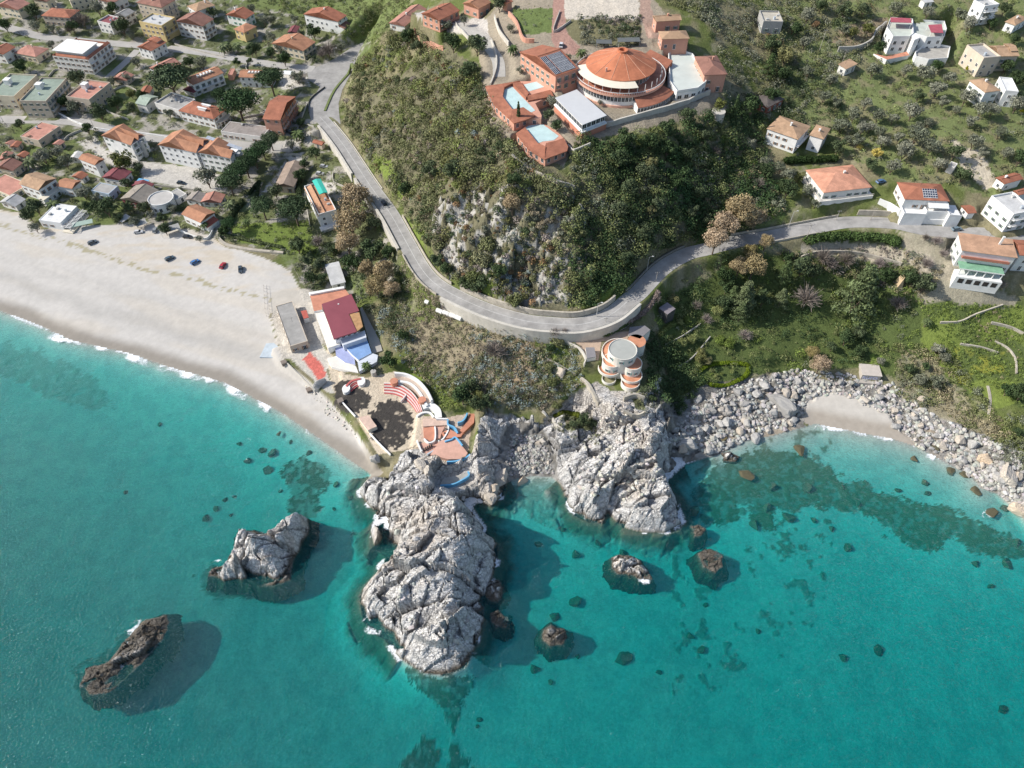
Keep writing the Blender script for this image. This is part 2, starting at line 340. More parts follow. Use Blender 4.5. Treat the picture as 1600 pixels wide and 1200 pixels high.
# sea bed
dmax = 5.6 + 3.0 * (1 - sstep(-100, 20, GX)) * sstep(20, 90, 260 - GY) + 3.0 * sstep(60, 170, 230 - GY) + 1.0 * (fbm(GX / 60, GY / 60, 81) - .5)
softs = [i for i, p in enumerate(SHORE) if p[2] < .35]
def subdist(test):
    best = np.full(GX.shape, 1e9)
    for i in range(len(shw) - 1):
        if test(SHORE[i]) and test(SHORE[i + 1]): best = np.minimum(best, segdist(GX, GY, shw[i:i + 2])[0])
    return best
d_soft = subdist(lambda p: p[2] < .5); d_rock = subdist(lambda p: p[2] >= .5)
shal = np.maximum(np.exp(-d_soft / (30 + 14 * sstep(60, 100, GX))), np.exp(-d_rock / 7)); shal = np.maximum(shal, .62 * sstep(45, 100, GX) * sstep(100, 140, GY))
seaz = -dmax * (1 - np.clip(shal, 0, 1)) - .05
skirt = (sslope > .9) & (sdist < 9)
seaz += np.where(skirt, (bk * .35 + .5) * (1 - sstep(4, 9, sdist)), 0); seaz = np.minimum(seaz, -.12)
rawd = sdist + (fbm(GX / 6, GY / 6, 95, 5) - .52) * 9 * sstep(.4, 1, sslope) * (sdist < 14) + bk * .5 * (sslope > .9)
inner = land & rock1 & (sdist < 6)
landz = np.where(inner, np.minimum(landz, np.maximum(rawd, -1.2) * sslope * 1.2 + np.where(rawd > 0, bk * .25, 0)), landz)
ZG = np.where(land, np.where(inner, landz, np.maximum(landz, .03)), seaz)
ZG = np.where(land & (sslope < .15) & (sdist < 60) & ~rock3, ZG + .12 * (fbm(GX / 5, GY / 1.6, 91) - .5) * sstep(3, 12, sdist), ZG)
# roads and junction are cut into the ground
def cut(line, half, soft):
    global ZG
    d, v = segdist(GX, GY, [tuple(p[:2]) for p in line], line[:, 2]); t = 1 - sstep(half, half + soft, d)
    ZG = ZG * (1 - t) + (v - .06) * t
jm = inpoly(GX, GY, JW); jd, _ = segdist(GX, GY, JW + [JW[0]]); jt = np.where(jm, 1, 1 - sstep(1, 9, jd)); ZG = ZG * (1 - jt) + 11.94 * jt
cut(main_w, 4.6, 2.2); cut(tA, 4.5, 5); cut(tB, 4.5, 5); cut(tC, 3, 3); cut(tH, 4, 4)
def drop(i, j, depth, reach, near=4.65):
    global ZG
    L = main_w[i:j]; d = np.full(GX.shape, 1e9); sd_ = np.zeros(GX.shape); zz_ = np.zeros(GX.shape)
    for k in range(len(L) - 1):
        (x1, y1, z1), (x2, y2, z2) = L[k], L[k + 1]; l2 = (x2 - x1) ** 2 + (y2 - y1) ** 2; tr = ((GX - x1) * (x2 - x1) + (GY - y1) * (y2 - y1)) / l2; t = np.clip(tr, 0, 1)
        dd = np.hypot(GX - x1 - t * (x2 - x1), GY - y1 - t * (y2 - y1)); m = dd < d; cr = (x2 - x1) * (GY - y1) - (y2 - y1) * (GX - x1)
        if k in (0, len(L) - 2): cr = np.where((tr < 0) & (k == 0) | (tr > 1) & (k > 0), 1, cr)
        d = np.where(m, dd, d); sd_ = np.where(m, cr, sd_); zz_ = np.where(m, z1, zz_)
    f = (sd_ < 0) * (d > near) * (1 - sstep(near + 1.5, reach, d)); ZG = np.where(f > 0, np.minimum(ZG, ZG * (1 - f) + np.minimum(ZG, zz_ - depth) * f), ZG)
drop(5, 31, 4.5, 13); drop(43, 76, 5.5, 15)
def Zat(x, y): return float(bil(gx, gy, ZG, np.array([x]), np.array([y]))[0])
def Zv(x, y): return bil(gx, gy, ZG, np.asarray(x), np.asarray(y))
def pad(pts, z, soft=1.5, grow=1.0):
    """level the ground under a building"""
    global ZG
    xs = [p[0] for p in pts]; ys = [p[1] for p in pts]
    i0, i1 = np.searchsorted(gx, [min(xs) - 6, max(xs) + 6]); j0, j1 = np.searchsorted(gy, [min(ys) - 6, max(ys) + 6])
    X = GX[j0:j1, i0:i1]; Y = GY[j0:j1, i0:i1]
    if X.size == 0: return
    d, _ = segdist(X, Y, list(pts) + [pts[0]]); m = inpoly(X, Y, pts); d = np.where(m, 0, d)
    t = 1 - sstep(grow, grow + soft, d); ZG[j0:j1, i0:i1] = ZG[j0:j1, i0:i1] * (1 - t) + z * t
def place(px, py, h=0.0):
    """ground point whose point h metres above it lies at the given place of the reference frame"""
    u = (px - 800) / F; v = (600 - py) / F
    den = SP - v * CP; t = np.linspace((H - 100) / den, (H + 8) / den, 700)
    X = u * t; Y = (CP + v * SP) * t; zr = H - den * t
    q = zr - h - Zv(X, Y); k = np.argmax(q <= 0)
    if q[k] > 0: k = len(t) - 1
    if k > 0:
        a = q[k - 1] / (q[k - 1] - q[k] + 1e-9); x = X[k - 1] + a * (X[k] - X[k - 1]); y = Y[k - 1] + a * (Y[k] - Y[k - 1])
    else: x, y = X[0], Y[0]
    return float(x), float(y), Zat(x, y)
def ppm(x, y, z): return F / (y * CP + (H - z) * SP)     # picture units per metre there
# ---------------------------------------------------------------- buildings: table of roof corners (left, front, right) in the reference frame
# z = zoom window: (x offset, y offset, scale)
def zz(o, s, *pts): return [(o[0] + x / s, o[1] + y / s) for x, y in pts]
Q1 = ((0, 0), 4); Q2 = ((0, 150), 4); Q3 = ((250, 0), 4); Q4 = ((250, 200), 4); Q5 = ((400, 400), 4); Q6 = ((950, 150), 3.553)
Q7 = ((1200, 450), 4); Q8 = ((1200, 0), 4); Q9 = ((1200, 200), 4); QA = ((600, 0), 4); QB = ((850, 0), 4); QV = ((800, 450), 4)
TERRA = (.42, .17, .105); ORANGE = (.50, .25, .15); TAN = (.50, .33, .21); PINKR = (.52, .26, .20); BROWNR = (.33, .17, .13); CRIM = (.28, .09, .10)
GREY = (.40, .39, .37); LGREY = (.55, .55, .54); WHITE = (.80, .80, .78); CREAM = (.68, .60, .46); BEIGE = (.58, .50, .40); YEL = (.66, .52, .26); PINKW = (.62, .33, .24)
OW = (.74, .72, .68); GREENR = (.29, .35, .29); DKB = (.14, .12, .11)
HS = []
def hs(q, pts, h, roof, rc, wc, label, cat='house', name='house', **k):
    HS.append(dict(p=zz(*q, *pts), h=h, roof=roof, rc=rc, wc=wc, label=label, cat=cat, name=name, **k))
# --- town on the left
hs(Q1, [(325,345),(550,372),(705,268)], 9, 'slab', TERRA, OW, 'three-storey white apartment block with a big white slab on its brown-tiled roof', 'apartment block', 'apartment_block', balc=1)
hs(Q1, [(255,98),(435,112),(510,62)], 6, 'hip', TERRA, BEIGE, 'beige house with a plain red hip roof, left of the white slab apartment block', ch=1)
hs(Q1, [(85,330),(222,355),(300,302)], 4, 'hip', PINKR, CREAM, 'low cream house with pink-red roof just left of the white slab apartment block', ch=1)
hs(Q1, [(-70,325),(20,340),(82,290)], 6, 'gx', TERRA, OW, 'white house with red roof, cut by the left edge above the green terraces')
hs(Q1, [(-50,570),(90,610),(235,475)], 7, 'flat', GREENR, CREAM, 'wide flat-roofed block with a worn green terrace at the left edge', 'apartment block', 'apartment_block', hut=1)
hs(Q1, [(140,622),(290,640),(420,495)], 9, 'flat', GREENR, BEIGE, 'beige block with green roof terrace, right of the wide one', 'apartment block', 'apartment_block', balc=1, hut=1)
hs(Q1, [(428,600),(560,630),(692,522)], 7, 'flat', PINKR, BEIGE, 'beige block with flat pink roof terrace and small white stair hut', 'apartment block', 'apartment_block', hut=1)
hs(Q1, [(698,492),(790,505),(812,462)], 3, 'gx', PINKR, BEIGE, 'low shed with brown tiled roof right of the flat pink terrace', 'shed', 'shed')
hs(Q1, [(845,298),(945,318),(1040,265)], 6, 'gx', TERRA, WHITE, 'white house with dark red gable roof at the upper street bend', wing=1)
hs(Q1, [(905,435),(1010,458),(1135,398)], 5, 'gx', PINKR, WHITE, 'low house with long pink roof behind the big round pine', ch=1)
hs(Q1, [(870,140),(1012,168),(1082,112)], 9, 'flat', LGREY, YEL, 'yellow three-storey block with a pale flat roof', 'apartment block', 'apartment_block', balc=1)
hs(Q1, [(610,138),(690,155),(745,112)], 6, 'flat', CRIM, OW, 'small white house with dark red flat roof left of the yellow block')
hs(Q1, [(715,90),(785,105),(825,68)], 6, 'gx', GREY, OW, 'narrow house with grey gable roof behind the yellow block')
hs(Q1, [(850,15),(1010,48),(1140,5)], 10, 'hip', BROWNR, BEIGE, 'large beige block with brown roof at the top edge, left', 'apartment block', 'apartment_block', balc=1)
hs(Q1, [(1135,48),(1225,72),(1345,32)], 7, 'hip', TAN, WHITE, 'white house with tan hip roof above the long brown-roofed apartments', ch=1)
hs(Q1, [(1095,132),(1265,165),(1392,128)], 9, 'gx', BROWNR, OW, 'three-storey cream apartments with long brown roof and pink balconies', 'apartment block', 'apartment_block', balc=1)
hs(Q1, [(1410,92),(1535,118),(1615,85)], 6, 'gx', TERRA, WHITE, 'white house with green shutters and red roof near the top edge', shut=(.05,.45,.30))
hs(Q1, [(1445,188),(1525,205),(1605,165)], 6, 'hip', ORANGE, YEL, 'yellow house with small orange hip roof in front of the green-shuttered one')
hs(Q1, [(-30,35),(110,62),(195,22)], 6, 'gx', PINKR, CREAM, 'cream house with patchy pink roof in the top left corner')
hs(Q1, [(355,-10),(440,12),(590,-20)], 6, 'flat', CREAM, CREAM, 'cream flat-roofed house cut by the top edge, right of the top left corner')
hs(Q1, [(600,-5),(700,20),(800,-25)], 6, 'gx', PINKR, OW, 'small pink-gabled house at the top edge left of the large beige block')
hs(Q3, [(895,88),(1112,135),(1170,95)], 8, 'gx', TERRA, WHITE, 'long white house with red roof and lower lean-to below the green slope', pent=1, balc=1)
hs(Q3, [(695,272),(895,318),(962,258)], 6, 'gx', ORANGE, CREAM, 'cream house with wide orange-tan gable roof beside the road junction', ch=1, balc=1)
hs(Q3, [(140,492),(205,530),(398,455)], 7, 'gx', ORANGE, WHITE, 'long white house with orange roof and skylight terrace, left one of a pair', sky=1, balc=1)
hs(Q3, [(460,432),(490,482),(690,488)], 6, 'gx', ORANGE, WHITE, 'long white house with orange roof and roof terrace, right one of a pair', sky=1)
hs(Q3, [(650,728),(752,752),(850,603)], 9, 'gy', TERRA, PINKW, 'tall narrow terracotta building with tan roof running up to the junction', 'apartment block', 'apartment_block', balc=1)
hs(Q3, [(115,692),(335,745),(372,668)], 6, 'hip', TERRA, WHITE, 'white house with red hip roof and two white dormers by the lower street', dorm=1, porch=1)
hs(Q1, [(968,648),(1118,695),(1205,622)], 5, 'flat', GREY, OW, 'white flat grey-roofed annex left of the house with two white dormers')
hs(Q1, [(850,640),(912,660),(990,603)], 5, 'gy', (.42,.50,.42), OW, 'narrow shed with pale green metal roof behind the street wall', 'shed', 'shed')
hs(Q3, [(380,822),(640,858),(668,792)], 4, 'flat', (.30,.27,.25), OW, 'long low white building with flat grey-brown roof beside the street')
hs(Q1, [(632,850),(818,908),(938,855)], 9, 'gx2', ORANGE, WHITE, 'short white terrace block with orange zigzag roofs at the left end of the row', 'apartment block', 'apartment_block', balc=1, towers=1)
hs(Q1, [(985,908),(1225,955),(1295,870)], 9, 'gx2', ORANGE, WHITE, 'left half of the long white terrace block with orange roofs and grey slab', 'apartment block', 'apartment_block', balc=1, towers=1)
hs(Q1, [(1235,955),(1440,990),(1515,918)], 9, 'gx2', ORANGE, WHITE, 'right half of the long white terrace block, grey metal roof at its end', 'apartment block', 'apartment_block', balc=1, towers=1)
hs(Q1, [(488,992),(592,1032),(628,985)], 7.5, 'gy', ORANGE, WHITE, 'tall narrow white house with an orange roof left of the car park')
hs(Q2, [(115,548),(238,590),(348,512)], 7, 'gy', TAN, WHITE, 'big white villa with arched windows and tan roof at the left above the beach', lower=1, balc=1)
hs(Q2, [(350,562),(450,580),(503,528)], 5, 'gy', ORANGE, WHITE, 'small white house with orange gable roof right of the big white villa')
hs(Q2, [(445,503),(512,520),(548,487)], 3, 'gx', TERRA, OW, 'small red-roofed shed behind the small white house', 'shed', 'shed')
hs(Q2, [(635,508),(762,530),(828,472)], 4, 'gx', CRIM, OW, 'low shed with a crimson metal roof left of the car park', 'shed', 'shed')
hs(Q2, [(570,592),(680,615),(722,562)], 4, 'flat', GREY, (.45,.55,.65), 'low blue-walled hut with patched grey flat roof behind the beach', 'hut', 'hut')
hs(Q2, [(750,642),(898,675),(968,582)], 4, 'gx', (.36,.32,.27), CRIM, 'wide low building with weathered brown-grey roof and red edge behind the beach')
hs(Q2, [(1045,612),(1100,648),(1148,602)], 3, 'flat', GREY, OW, 'small grey flat-roofed annex right of the round white building', 'shed', 'shed')
hs(Q2, [(1155,648),(1250,665),(1280,612)], 3, 'gx', (.38,.34,.30), OW, 'low grey-roofed end of the long beach shed', 'shed', 'shed')
hs(Q2, [(1252,662),(1380,668),(1392,614)], 3, 'gx', PINKR, OW, 'low pink-red roofed end of the long beach shed', 'shed', 'shed')
hs(Q2, [(1132,738),(1252,792),(1328,718)], 5, 'gy', ORANGE, WHITE, 'white beach house with bright orange gable roof and walled yard', porchr=1)
hs(Q2, [(275,745),(378,795),(482,690)], 4, 'flat', WHITE, WHITE, 'white flat-roofed beach house with white slatted pergola in front', lip=1)
hs(Q2, [(-5,662),(95,692),(148,640)], 3, 'gx', LGREY, OW, 'low shed with grey-white roof at the left above the beach', 'shed', 'shed')
hs(Q1, [(130,850),(240,880),(372,790)], 4, 'flat', PINKR, BEIGE, 'low old building with worn pink terrace roof below the side street')
hs(Q2, [(-40,445),(80,468),(135,415)], 4, 'gx', BROWNR, BEIGE, 'old house with dark red-brown roof at the left edge among palms')
hs(Q2, [(28,295),(70,308),(90,280)], 3, 'gx', PINKR, BEIGE, 'tiny pink-roofed shed at the left edge above the palms', 'shed', 'shed')
hs(Q2, [(100,372),(150,384),(168,352)], 3, 'gx', TERRA, BEIGE, 'tiny red-roofed shed among the palms', 'shed', 'shed')
hs(Q2, [(-90,560),(60,625),(105,520)], 3, 'flat', PINKR, CREAM, 'low building with pale pink terrace cut by the left edge')
hs(Q4, [(903,370),(992,548),(1098,508)], 7, 'terr', ORANGE, WHITE, 'white house with a turquoise canopy on its roof terrace', turq=1)
hs(Q4, [(790,215),(715,362),(825,390)], 4, 'gyl', (.36,.28,.22), BEIGE, 'long garden restaurant with brown thatch-like roof beside the row of pines', 'restaurant', 'restaurant')
hs(Q4, [(945,62),(950,90),(1010,108)], 3, 'gx', TERRA, BEIGE, 'tiny red-roofed shed against the road wall', 'shed', 'shed')
hs(Q5, [(430,60),(470,185),(560,160)], 3, 'shed', LGREY, OW, 'hut with corrugated grey metal roof behind the beach restaurant', 'hut', 'hut')
hs(Q5, [(122,315),(212,568),(322,528)], 4, 'flat', (.36,.35,.33), BEIGE, 'long low beach building with weathered grey concrete roof')
hs(Q1, [(70,905),(110,920),(140,885)], 3, 'gx', TERRA, BEIGE, 'small red-roofed hut between the palms and the old pink terrace house', 'hut', 'hut')
hs(Q1, [(325,900),(370,910),(392,880)], 3, 'gx', PINKR, BEIGE, 'tiny pinkish hut below the garden pole', 'hut', 'hut')
hs(Q1, [(445,975),(490,990),(520,950)], 3, 'gx', OW, OW, 'small white-roofed hut behind the tall narrow white house', 'hut', 'hut')
hs(Q1, [(1140,560),(1210,580),(1240,555)], 3, 'gx', CRIM, OW, 'low dark red lean-to in front of the left skylight-roofed house', 'shed', 'shed')
hs(Q1, [(880,565),(935,580),(960,540)], 3, 'gx', TERRA, OW, 'small red shed left of the big round pine', 'shed', 'shed')
hs(Q1, [(200,-5),(290,10),(360,-15)], 5, 'gx', BROWNR, CREAM, 'brown-roofed house at the top edge beside the cream flat roof')
hs(Q3, [(800,195),(850,205),(875,165)], 3, 'gx', CRIM, OW, 'small crimson and brown sheds below the long white red-roofed house', 'shed', 'shed')
hs(Q3, [(430,455),(452,470),(470,430)], 3, 'flat', PINKR, PINKW, 'small pinkish garage between the two skylight-roofed houses', 'garage', 'garage')
hs(Q2, [(820,560),(940,575),(960,548)], 3, 'gx', CRIM, OW, 'narrow red lean-to behind the wide weathered building', 'shed', 'shed')
hs(Q2, [(0,380),(60,395),(85,350)], 3.5, 'gx', PINKR, BEIGE, 'pink-roofed outbuilding at the left edge behind the palms', 'shed', 'shed')
hs(Q9, [(1130,600 - 370),(1165,250),(1185,225)], 3, 'flat', GREY, OW, 'tiny grey hut on the slope beside the sandy track', 'hut', 'hut')
# --- right side
hs(Q6, [(880,180),(1056,242),(1120,165)], 7, 'hip', TAN, WHITE, 'white two-storey villa with tan roof and balcony on the wooded slope', 'villa', 'villa', balc=1, ch=1)
hs(Q6, [(1104,235),(1198,240),(1238,180)], 7, 'hip', TAN, WHITE, 'tan-roofed white wing to the right of the wooded slope villa', 'villa', 'villa')
hs(Q9, [(228,262),(348,405),(652,370)], 4.5, 'hip', (.66,.33,.22), OW, 'villa with a big salmon-pink hip roof above the coast road', 'villa', 'villa', ch=1, deck=1)
hs(Q9, [(820,338),(855,445),(1138,458)], 5, 'hip', TERRA, WHITE, 'white villa with red-orange roof and solar panels behind white terraces', 'villa', 'villa', solar=1)
hs(Q9, [(1205,485),(1250,535),(1322,548)], 3, 'gx', TERRA, WHITE, 'small white hut with red roof beside the coast road', 'hut', 'hut')
hs(Q9, [(1392,432),(1530,548),(1660,520)], 8, 'flat', LGREY, WHITE, 'tall white house with flat pale grey roof by the right edge', balc=1)
hs(Q9, [(1448,302),(1480,350),(1598,318)], 4, 'gx', TERRA, WHITE, 'white house with small red roof by the right edge, below the sandy track')
hs(Q9, [(1520,395),(1570,420),(1650,400)], 5, 'gx', TERRA, WHITE, 'small red-roofed house cut by the right edge')
hs(Q8, [(1240,290),(1345,372),(1442,355)], 8, 'flat', GREY, BEIGE, 'beige block with grey flat roof on the right slope')
hs(Q8, [(1380,285),(1448,352),(1545,322)], 7, 'gx', TAN, BEIGE, 'beige wing with tan gable roof right of the grey flat roof', wing=1)
hs(Q8, [(1255,500),(1358,578),(1450,560)], 7, 'hip', TAN, WHITE, 'white house with tan hip roof on the right slope')
hs(Q8, [(1440,490),(1480,575),(1560,580)], 6.4, 'flat', WHITE, WHITE, 'white flat-roofed wing with parapet beside the tan hip roof on the right slope')
hs(Q8, [(1485,132),(1548,158),(1630,112)], 4, 'hip', TAN, WHITE, 'white bungalow with tan hip roof in the top right corner')
hs(Q8, [(1310,5),(1350,48),(1442,35)], 8, 'flat', LGREY, WHITE, 'white two-tier house at the top edge, right', balc=1)
hs(Q8, [(960,-5),(980,18),(1040,10)], 3, 'shed', LGREY, OW, 'small grey shed at the top edge above the white villa', 'shed', 'shed')
hs(QB, [(1345,75),(1370,142),(1492,145)], 5, 'flat', (.52,.48,.40), GREY, 'unfinished grey concrete house with flat cream roof in the trees')
hs(Q8, [(462,395),(490,432),(562,398)], 3.5, 'shed', TAN, OW, 'small white transformer hut with tan roof below the villa lane', 'hut', 'hut')
hs(QB, [(1300,625),(1400,672),(1505,618)], 3.5, 'hip', DKB, (.35,.12,.08), 'dark brown pyramid-roofed pavilion in the trees above the tan-roofed villa', 'pavilion', 'pavilion')
hs(QB, [(668,98),(700,135),(862,125)], 5, 'gx', TAN, PINKW, 'pink house with tan hip roof behind the round hotel, farther one', ch=1)
hs(QB, [(705,195),(735,245),(912,240)], 5, 'hip', TAN, PINKW, 'pink house with tan hip roof behind the round hotel, nearer one')
hs(QB, [(938,352),(1000,470),(1158,482)], 8, 'hip', BROWNR, PINKW, 'brown-roofed pink building right of the hotel deck')
hs(QA, [(228,85),(345,128),(475,65)], 6, 'gx', TERRA, PINKW, 'terracotta house with bright red roof on the left brow of the hill', balc=1, ch=1)
hs(QA, [(35,138),(130,165),(268,55)], 3.5, 'gx', PINKR, OW, 'low pink terrace-roofed annex left of the terracotta house on the brow')
hs(QA, [(490,20),(590,55),(645,5)], 5, 'gx', ORANGE, PINKW, 'orange-walled house at the top edge beside the hilltop lane')
hs(QA, [(735,5),(770,22),(815,12)], 4, 'gx', TERRA, PINKW, 'tiny orange-roofed house at the top edge above the hilltop garden')
hs(QA, [(845,325),(1072,478),(1205,418)], 7, 'gx', TERRA, PINKW, 'long terracotta hotel wing with rows of solar panels on its roof', 'hotel wing', 'hotel_wing', solar2=1, balc=1)
# right edge villa with the green terrace
hs(Q9, [(1168,657),(1212,765),(1562,812)], 8, 'shed', (.56,.34,.22), WHITE, 'large white villa with tan roof and green balcony terrace at the right edge', 'villa', 'villa', green=1, ch=1, tile=1)
hs(Q9, [(1520,695),(1575,795),(1700,825)], 8, 'gx', TERRA, WHITE, 'red-roofed house joined to the green-terraced villa, cut by the right edge')

def solve(d):
    P = d['p']; h = d['h']; g = d.get('g')
    if g is None:
        mx = sum(p[0] for p in P) / 3; my = sum(p[1] for p in P) / 3
        c = ((P[0][0] + P[2][0]) / 2, (P[0][1] + P[2][1]) / 2)
        g = place(c[0], c[1], h)[2]
    W = [pix2w(p[0], p[1], g + h) for p in P]; W = [Vector((float(a), float(b))) for a, b in W]
    ex = (W[2] - W[1]); ey = (W[0] - W[1])
    if ex.length >= ey.length:
        u = ex.normalized(); v = Vector((-u.y, u.x)); w_ = ex.length; dd = max(ey.dot(v), 2.5)
    else:
        v = ey.normalized(); u = Vector((v.y, -v.x)); dd = ey.length; w_ = max(ex.dot(u), 2.5)
    c = W[1] + u * w_ / 2 + v * dd / 2
    d.update(g=g, w=w_, d=dd, c=(c.x, c.y), rz=math.atan2(u.y, u.x))
    d['fp'] = [tuple(W[1]), tuple(W[1] + u * w_), tuple(W[1] + u * w_ + v * dd), tuple(W[1] + v * dd)]
    pad(d['fp'], g - .05)
for d in HS: solve(d)
# pads of the hand-made buildings (picture polygon, height)
def PP(pts, z, q=None):
    if q: pts = zz(*q, *pts)
    x, y = pix2w([p[0] for p in pts], [p[1] for p in pts], z); return list(zip(x.tolist(), y.tolist()))
POOL_A = zz(*QA, (632,530),(850,500),(935,490),(1000,560),(1050,600),(985,740),(800,760),(690,640)); POOL_B = zz(*QA, (825,825),(905,765),(985,770),(1150,885),(1145,925),(1005,985),(900,920))
HOTEL_Z = 62.0
pad(PP(POOL_A, 64), 59.5); pad(PP(POOL_B, 62), 57)
DOME = PP([(970, 128)], 66.5)[0]
hp = [(DOME[0] + 23 * math.cos(t), DOME[1] + 17 * math.sin(t)) for t in np.linspace(0, 6.28, 20)[:-1]]
pad(hp, HOTEL_Z, 2)
PAV = PP([(1070,612),(1240,782),(1392,722),(1205,560)], 66.5, QA); pad(PAV, 60.5)
DECK = PP([(775,345),(850,325),(925,345),(1010,470),(1012,520),(960,560),(830,580),(785,520)], 66, QB); pad(DECK, 61)
VILLA_C = PP([(692,395)], 25, QV)[0]
pad([(VILLA_C[0] + 12 * math.cos(t), VILLA_C[1] - 3 + 12 * math.sin(t)) for t in np.linspace(0, 6.28, 16)[:-1]], 15.0, 2.5)
COURT = PP([(340,290),(730,270),(720,330),(560,330),(540,450),(460,450),(420,360)], 20, QV); pad(COURT, 19.9)
REST = PP([(410,300),(595,237),(645,345),(640,465),(485,518)], 12, Q5); pad(PP([(330,225),(560,170),(780,590),(600,700),(440,600)], 5.2, Q5), 4.9)
AMPHI = PP([(440,720),(560,740),(870,700),(1000,760),(1100,900),(1050,1190),(760,1260),(620,1000),(480,840)], 5.3, Q5); pad(AMPHI, 5.2, 2)
UPT = PP([(1040,1000),(1200,1010),(1330,980),(1345,1060),(1325,1230),(1200,1290),(1090,1240),(1000,1200)], 6.5, Q5); pad(UPT, 6.3, 2)
LOWT = PP([(735,590),(930,535),(945,595),(840,650),(745,650)], 5.8, ((500, 600), 4)); pad(LOWT, 5.4, 2)
PROM = PP([(120,580),(400,540),(480,640),(520,880),(460,850),(160,640)], 4.4, Q5); pad(PROM, 4.3, 1.5)
WV = [zz(*Q8, (735,230),(905,240),(1110,200),(1140,300),(1110,370),(960,370),(740,330))]; pad(PP(WV[0], 60), 58.6, 3)
CAROUT = PP([(225,255),(345,275),(350,300),(305,295),(222,280)], 6); pad(CAROUT, 6, 3, 3)
# ---------------------------------------------------------------- ground cover colours and the ground mesh
PX, PY = w2pix(GX, GY, ZG)
def soft(a, b, f): return a * (1 - f[..., None]) + np.array(b) * f[..., None]
n1 = fbm(GX / 14, GY / 14, 101); n2 = fbm(GX / 4, GY / 4, 103); n3 = fbm(GX / 1.6, GY / 1.6, 105, 3)
SOIL = np.array((.21, .19, .115)); GRASS = np.array((.10, .155, .03)); col = np.zeros(GX.shape + (3,)) + SOIL
col = soft(col, (.115, .14, .045), sstep(.4, .6, n1)); col = soft(col, (.27, .25, .17), sstep(.55, .75, n2) * .7)
rk = np.full(GX.shape, .5)
def paint(poly, c, jit=3.0, s=13, amt=1.0, q=None):
    global col
    if q: poly = zz(*q, *poly)
    m = pm(poly, jit, s); f = m * amt if np.isscalar(amt) else m * amt
    col = soft(col, c, f.astype(float)); return m
# left plain: gardens, paving
paint([(-60,-20),(560,-20),(580,70),(490,170),(560,290),(640,430),(560,470),(480,470),(440,400),(330,370),(200,360),(60,330),(-60,320)], (.13,.145,.07), 2, 21)
paint([(-60,-20),(560,-20),(580,70),(490,170),(560,290),(640,430),(560,470),(480,470),(440,400),(330,370),(200,360),(60,330),(-60,320)], (.34,.32,.28), 2, 22, sstep(.52, .62, n2))
paint([(-60,-20),(560,-20),(580,70),(490,170),(560,290),(640,430),(560,470),(480,470),(440,400),(330,370),(200,360),(60,330),(-60,320)], (.14,.18,.06), 2, 23, sstep(.56, .64, n1) * .8)
paint([(340,0),(560,0),(640,-20),(640,30),(560,70),(500,30)], (.15,.185,.07), 4)
paint([(355,350),(480,345),(500,400),(440,395),(370,375)], (.15,.20,.05), 1.5)
for pl in ([(218,252),(310,262),(352,276),(345,300),(300,296),(222,282)], [(120,222),(150,212),(165,235),(215,250),(225,262),(180,262)], [(455,240),(475,238),(470,262),(440,300),(410,300)], [(415,225),(470,215),(470,235),(420,240)], [(480,285),(520,285),(530,300),(485,310)],
           [(435,112),(475,105),(485,135),(440,140)]):
    paint(pl, (.50,.475,.43), .6)
paint([(1200,-20),(1620,-20),(1620,330),(1480,290),(1380,275),(1290,220),(1200,120)], (.155,.185,.075), 5, 31); paint([(1200,-20),(1620,-20),(1620,330),(1480,290),(1380,275),(1290,220),(1200,120)], (.22,.20,.12), 5, 32, sstep(.5,.62,n2)*.8)
paint([(1140,280),(1230,330),(1200,360),(1120,360),(1090,300)], (.14,.19,.06), 6, 33, .7)
paint([(1485,220),(1530,235),(1560,285),(1540,298),(1512,270),(1490,245)], (.52,.46,.36), 2.5)
paint([(1320,40),(1390,25),(1382,55),(1330,75),(1300,65)], (.26,.21,.14), 4)
# hill: scrub, rock, grass tongues
paint([(540,185),(700,60),(760,150),(895,300),(960,230),(1200,300),(1000,440),(860,490),(700,430)], (.16,.15,.095), 6, 41)
rockm = hillrock & (sstep(.42, .54, n2) > .3); col = soft(col, (.42, .405, .375), rockm * .85); rk = np.maximum(rk, rockm * .7)
paint([(1110,200),(1160,230),(1200,330),(1160,360),(1110,300)], (.33,.32,.28), 8, 43, sstep(.45,.6,n2)*.8)
for pl in ([(575,240),(610,250),(640,310),(620,310)], [(630,340),(660,350),(670,390),(650,380)], [(600,560),(650,570),(720,640),(690,630),(640,590)], [(850,530),(885,530),(890,560),(860,560)], [(740,430),(780,440),(800,470),(760,460)], [(880,480),(960,440),(1000,430),(940,485)]):
    paint(pl, (.16,.21,.05), 4, 45)
paint([(650,500),(800,520),(840,560),(800,620),(740,600),(640,540)], (.27,.23,.16), 6, 46, .8)
paint([(810,510),(840,510),(830,620),(800,640),(800,560)], (.36,.27,.17), 4, 47, .8)
# garden slope and terraces right of the villa
paint([(1020,470),(1200,400),(1330,380),(1480,440),(1600,470),(1620,640),(1440,600),(1330,575),(1180,585),(1080,610),(1040,570)], (.09,.12,.04), 3, 51)
paint([(1440,470),(1600,480),(1600,620),(1560,640),(1500,600),(1440,560)], (.16,.205,.05), 3, 52, sstep(.4,.55,n1)); paint([(1490,545),(1570,550),(1570,600),(1500,600)], (.30,.30,.05), 3, 53, sstep(.48,.66,n2)*.7)
paint([(1250,382),(1330,378),(1410,388),(1460,400),(1450,425),(1400,408),(1250,400)], (.40,.36,.28), 2.5)
paint([(1400,360),(1500,365),(1500,400),(1560,450),(1590,465),(1580,480),(1440,470),(1430,430)], (.37,.33,.26), 4, 55, .8)
paint([(1400,560),(1460,560),(1520,640),(1560,680),(1480,660),(1400,620)], (.30,.27,.20), 4, 56, .6)
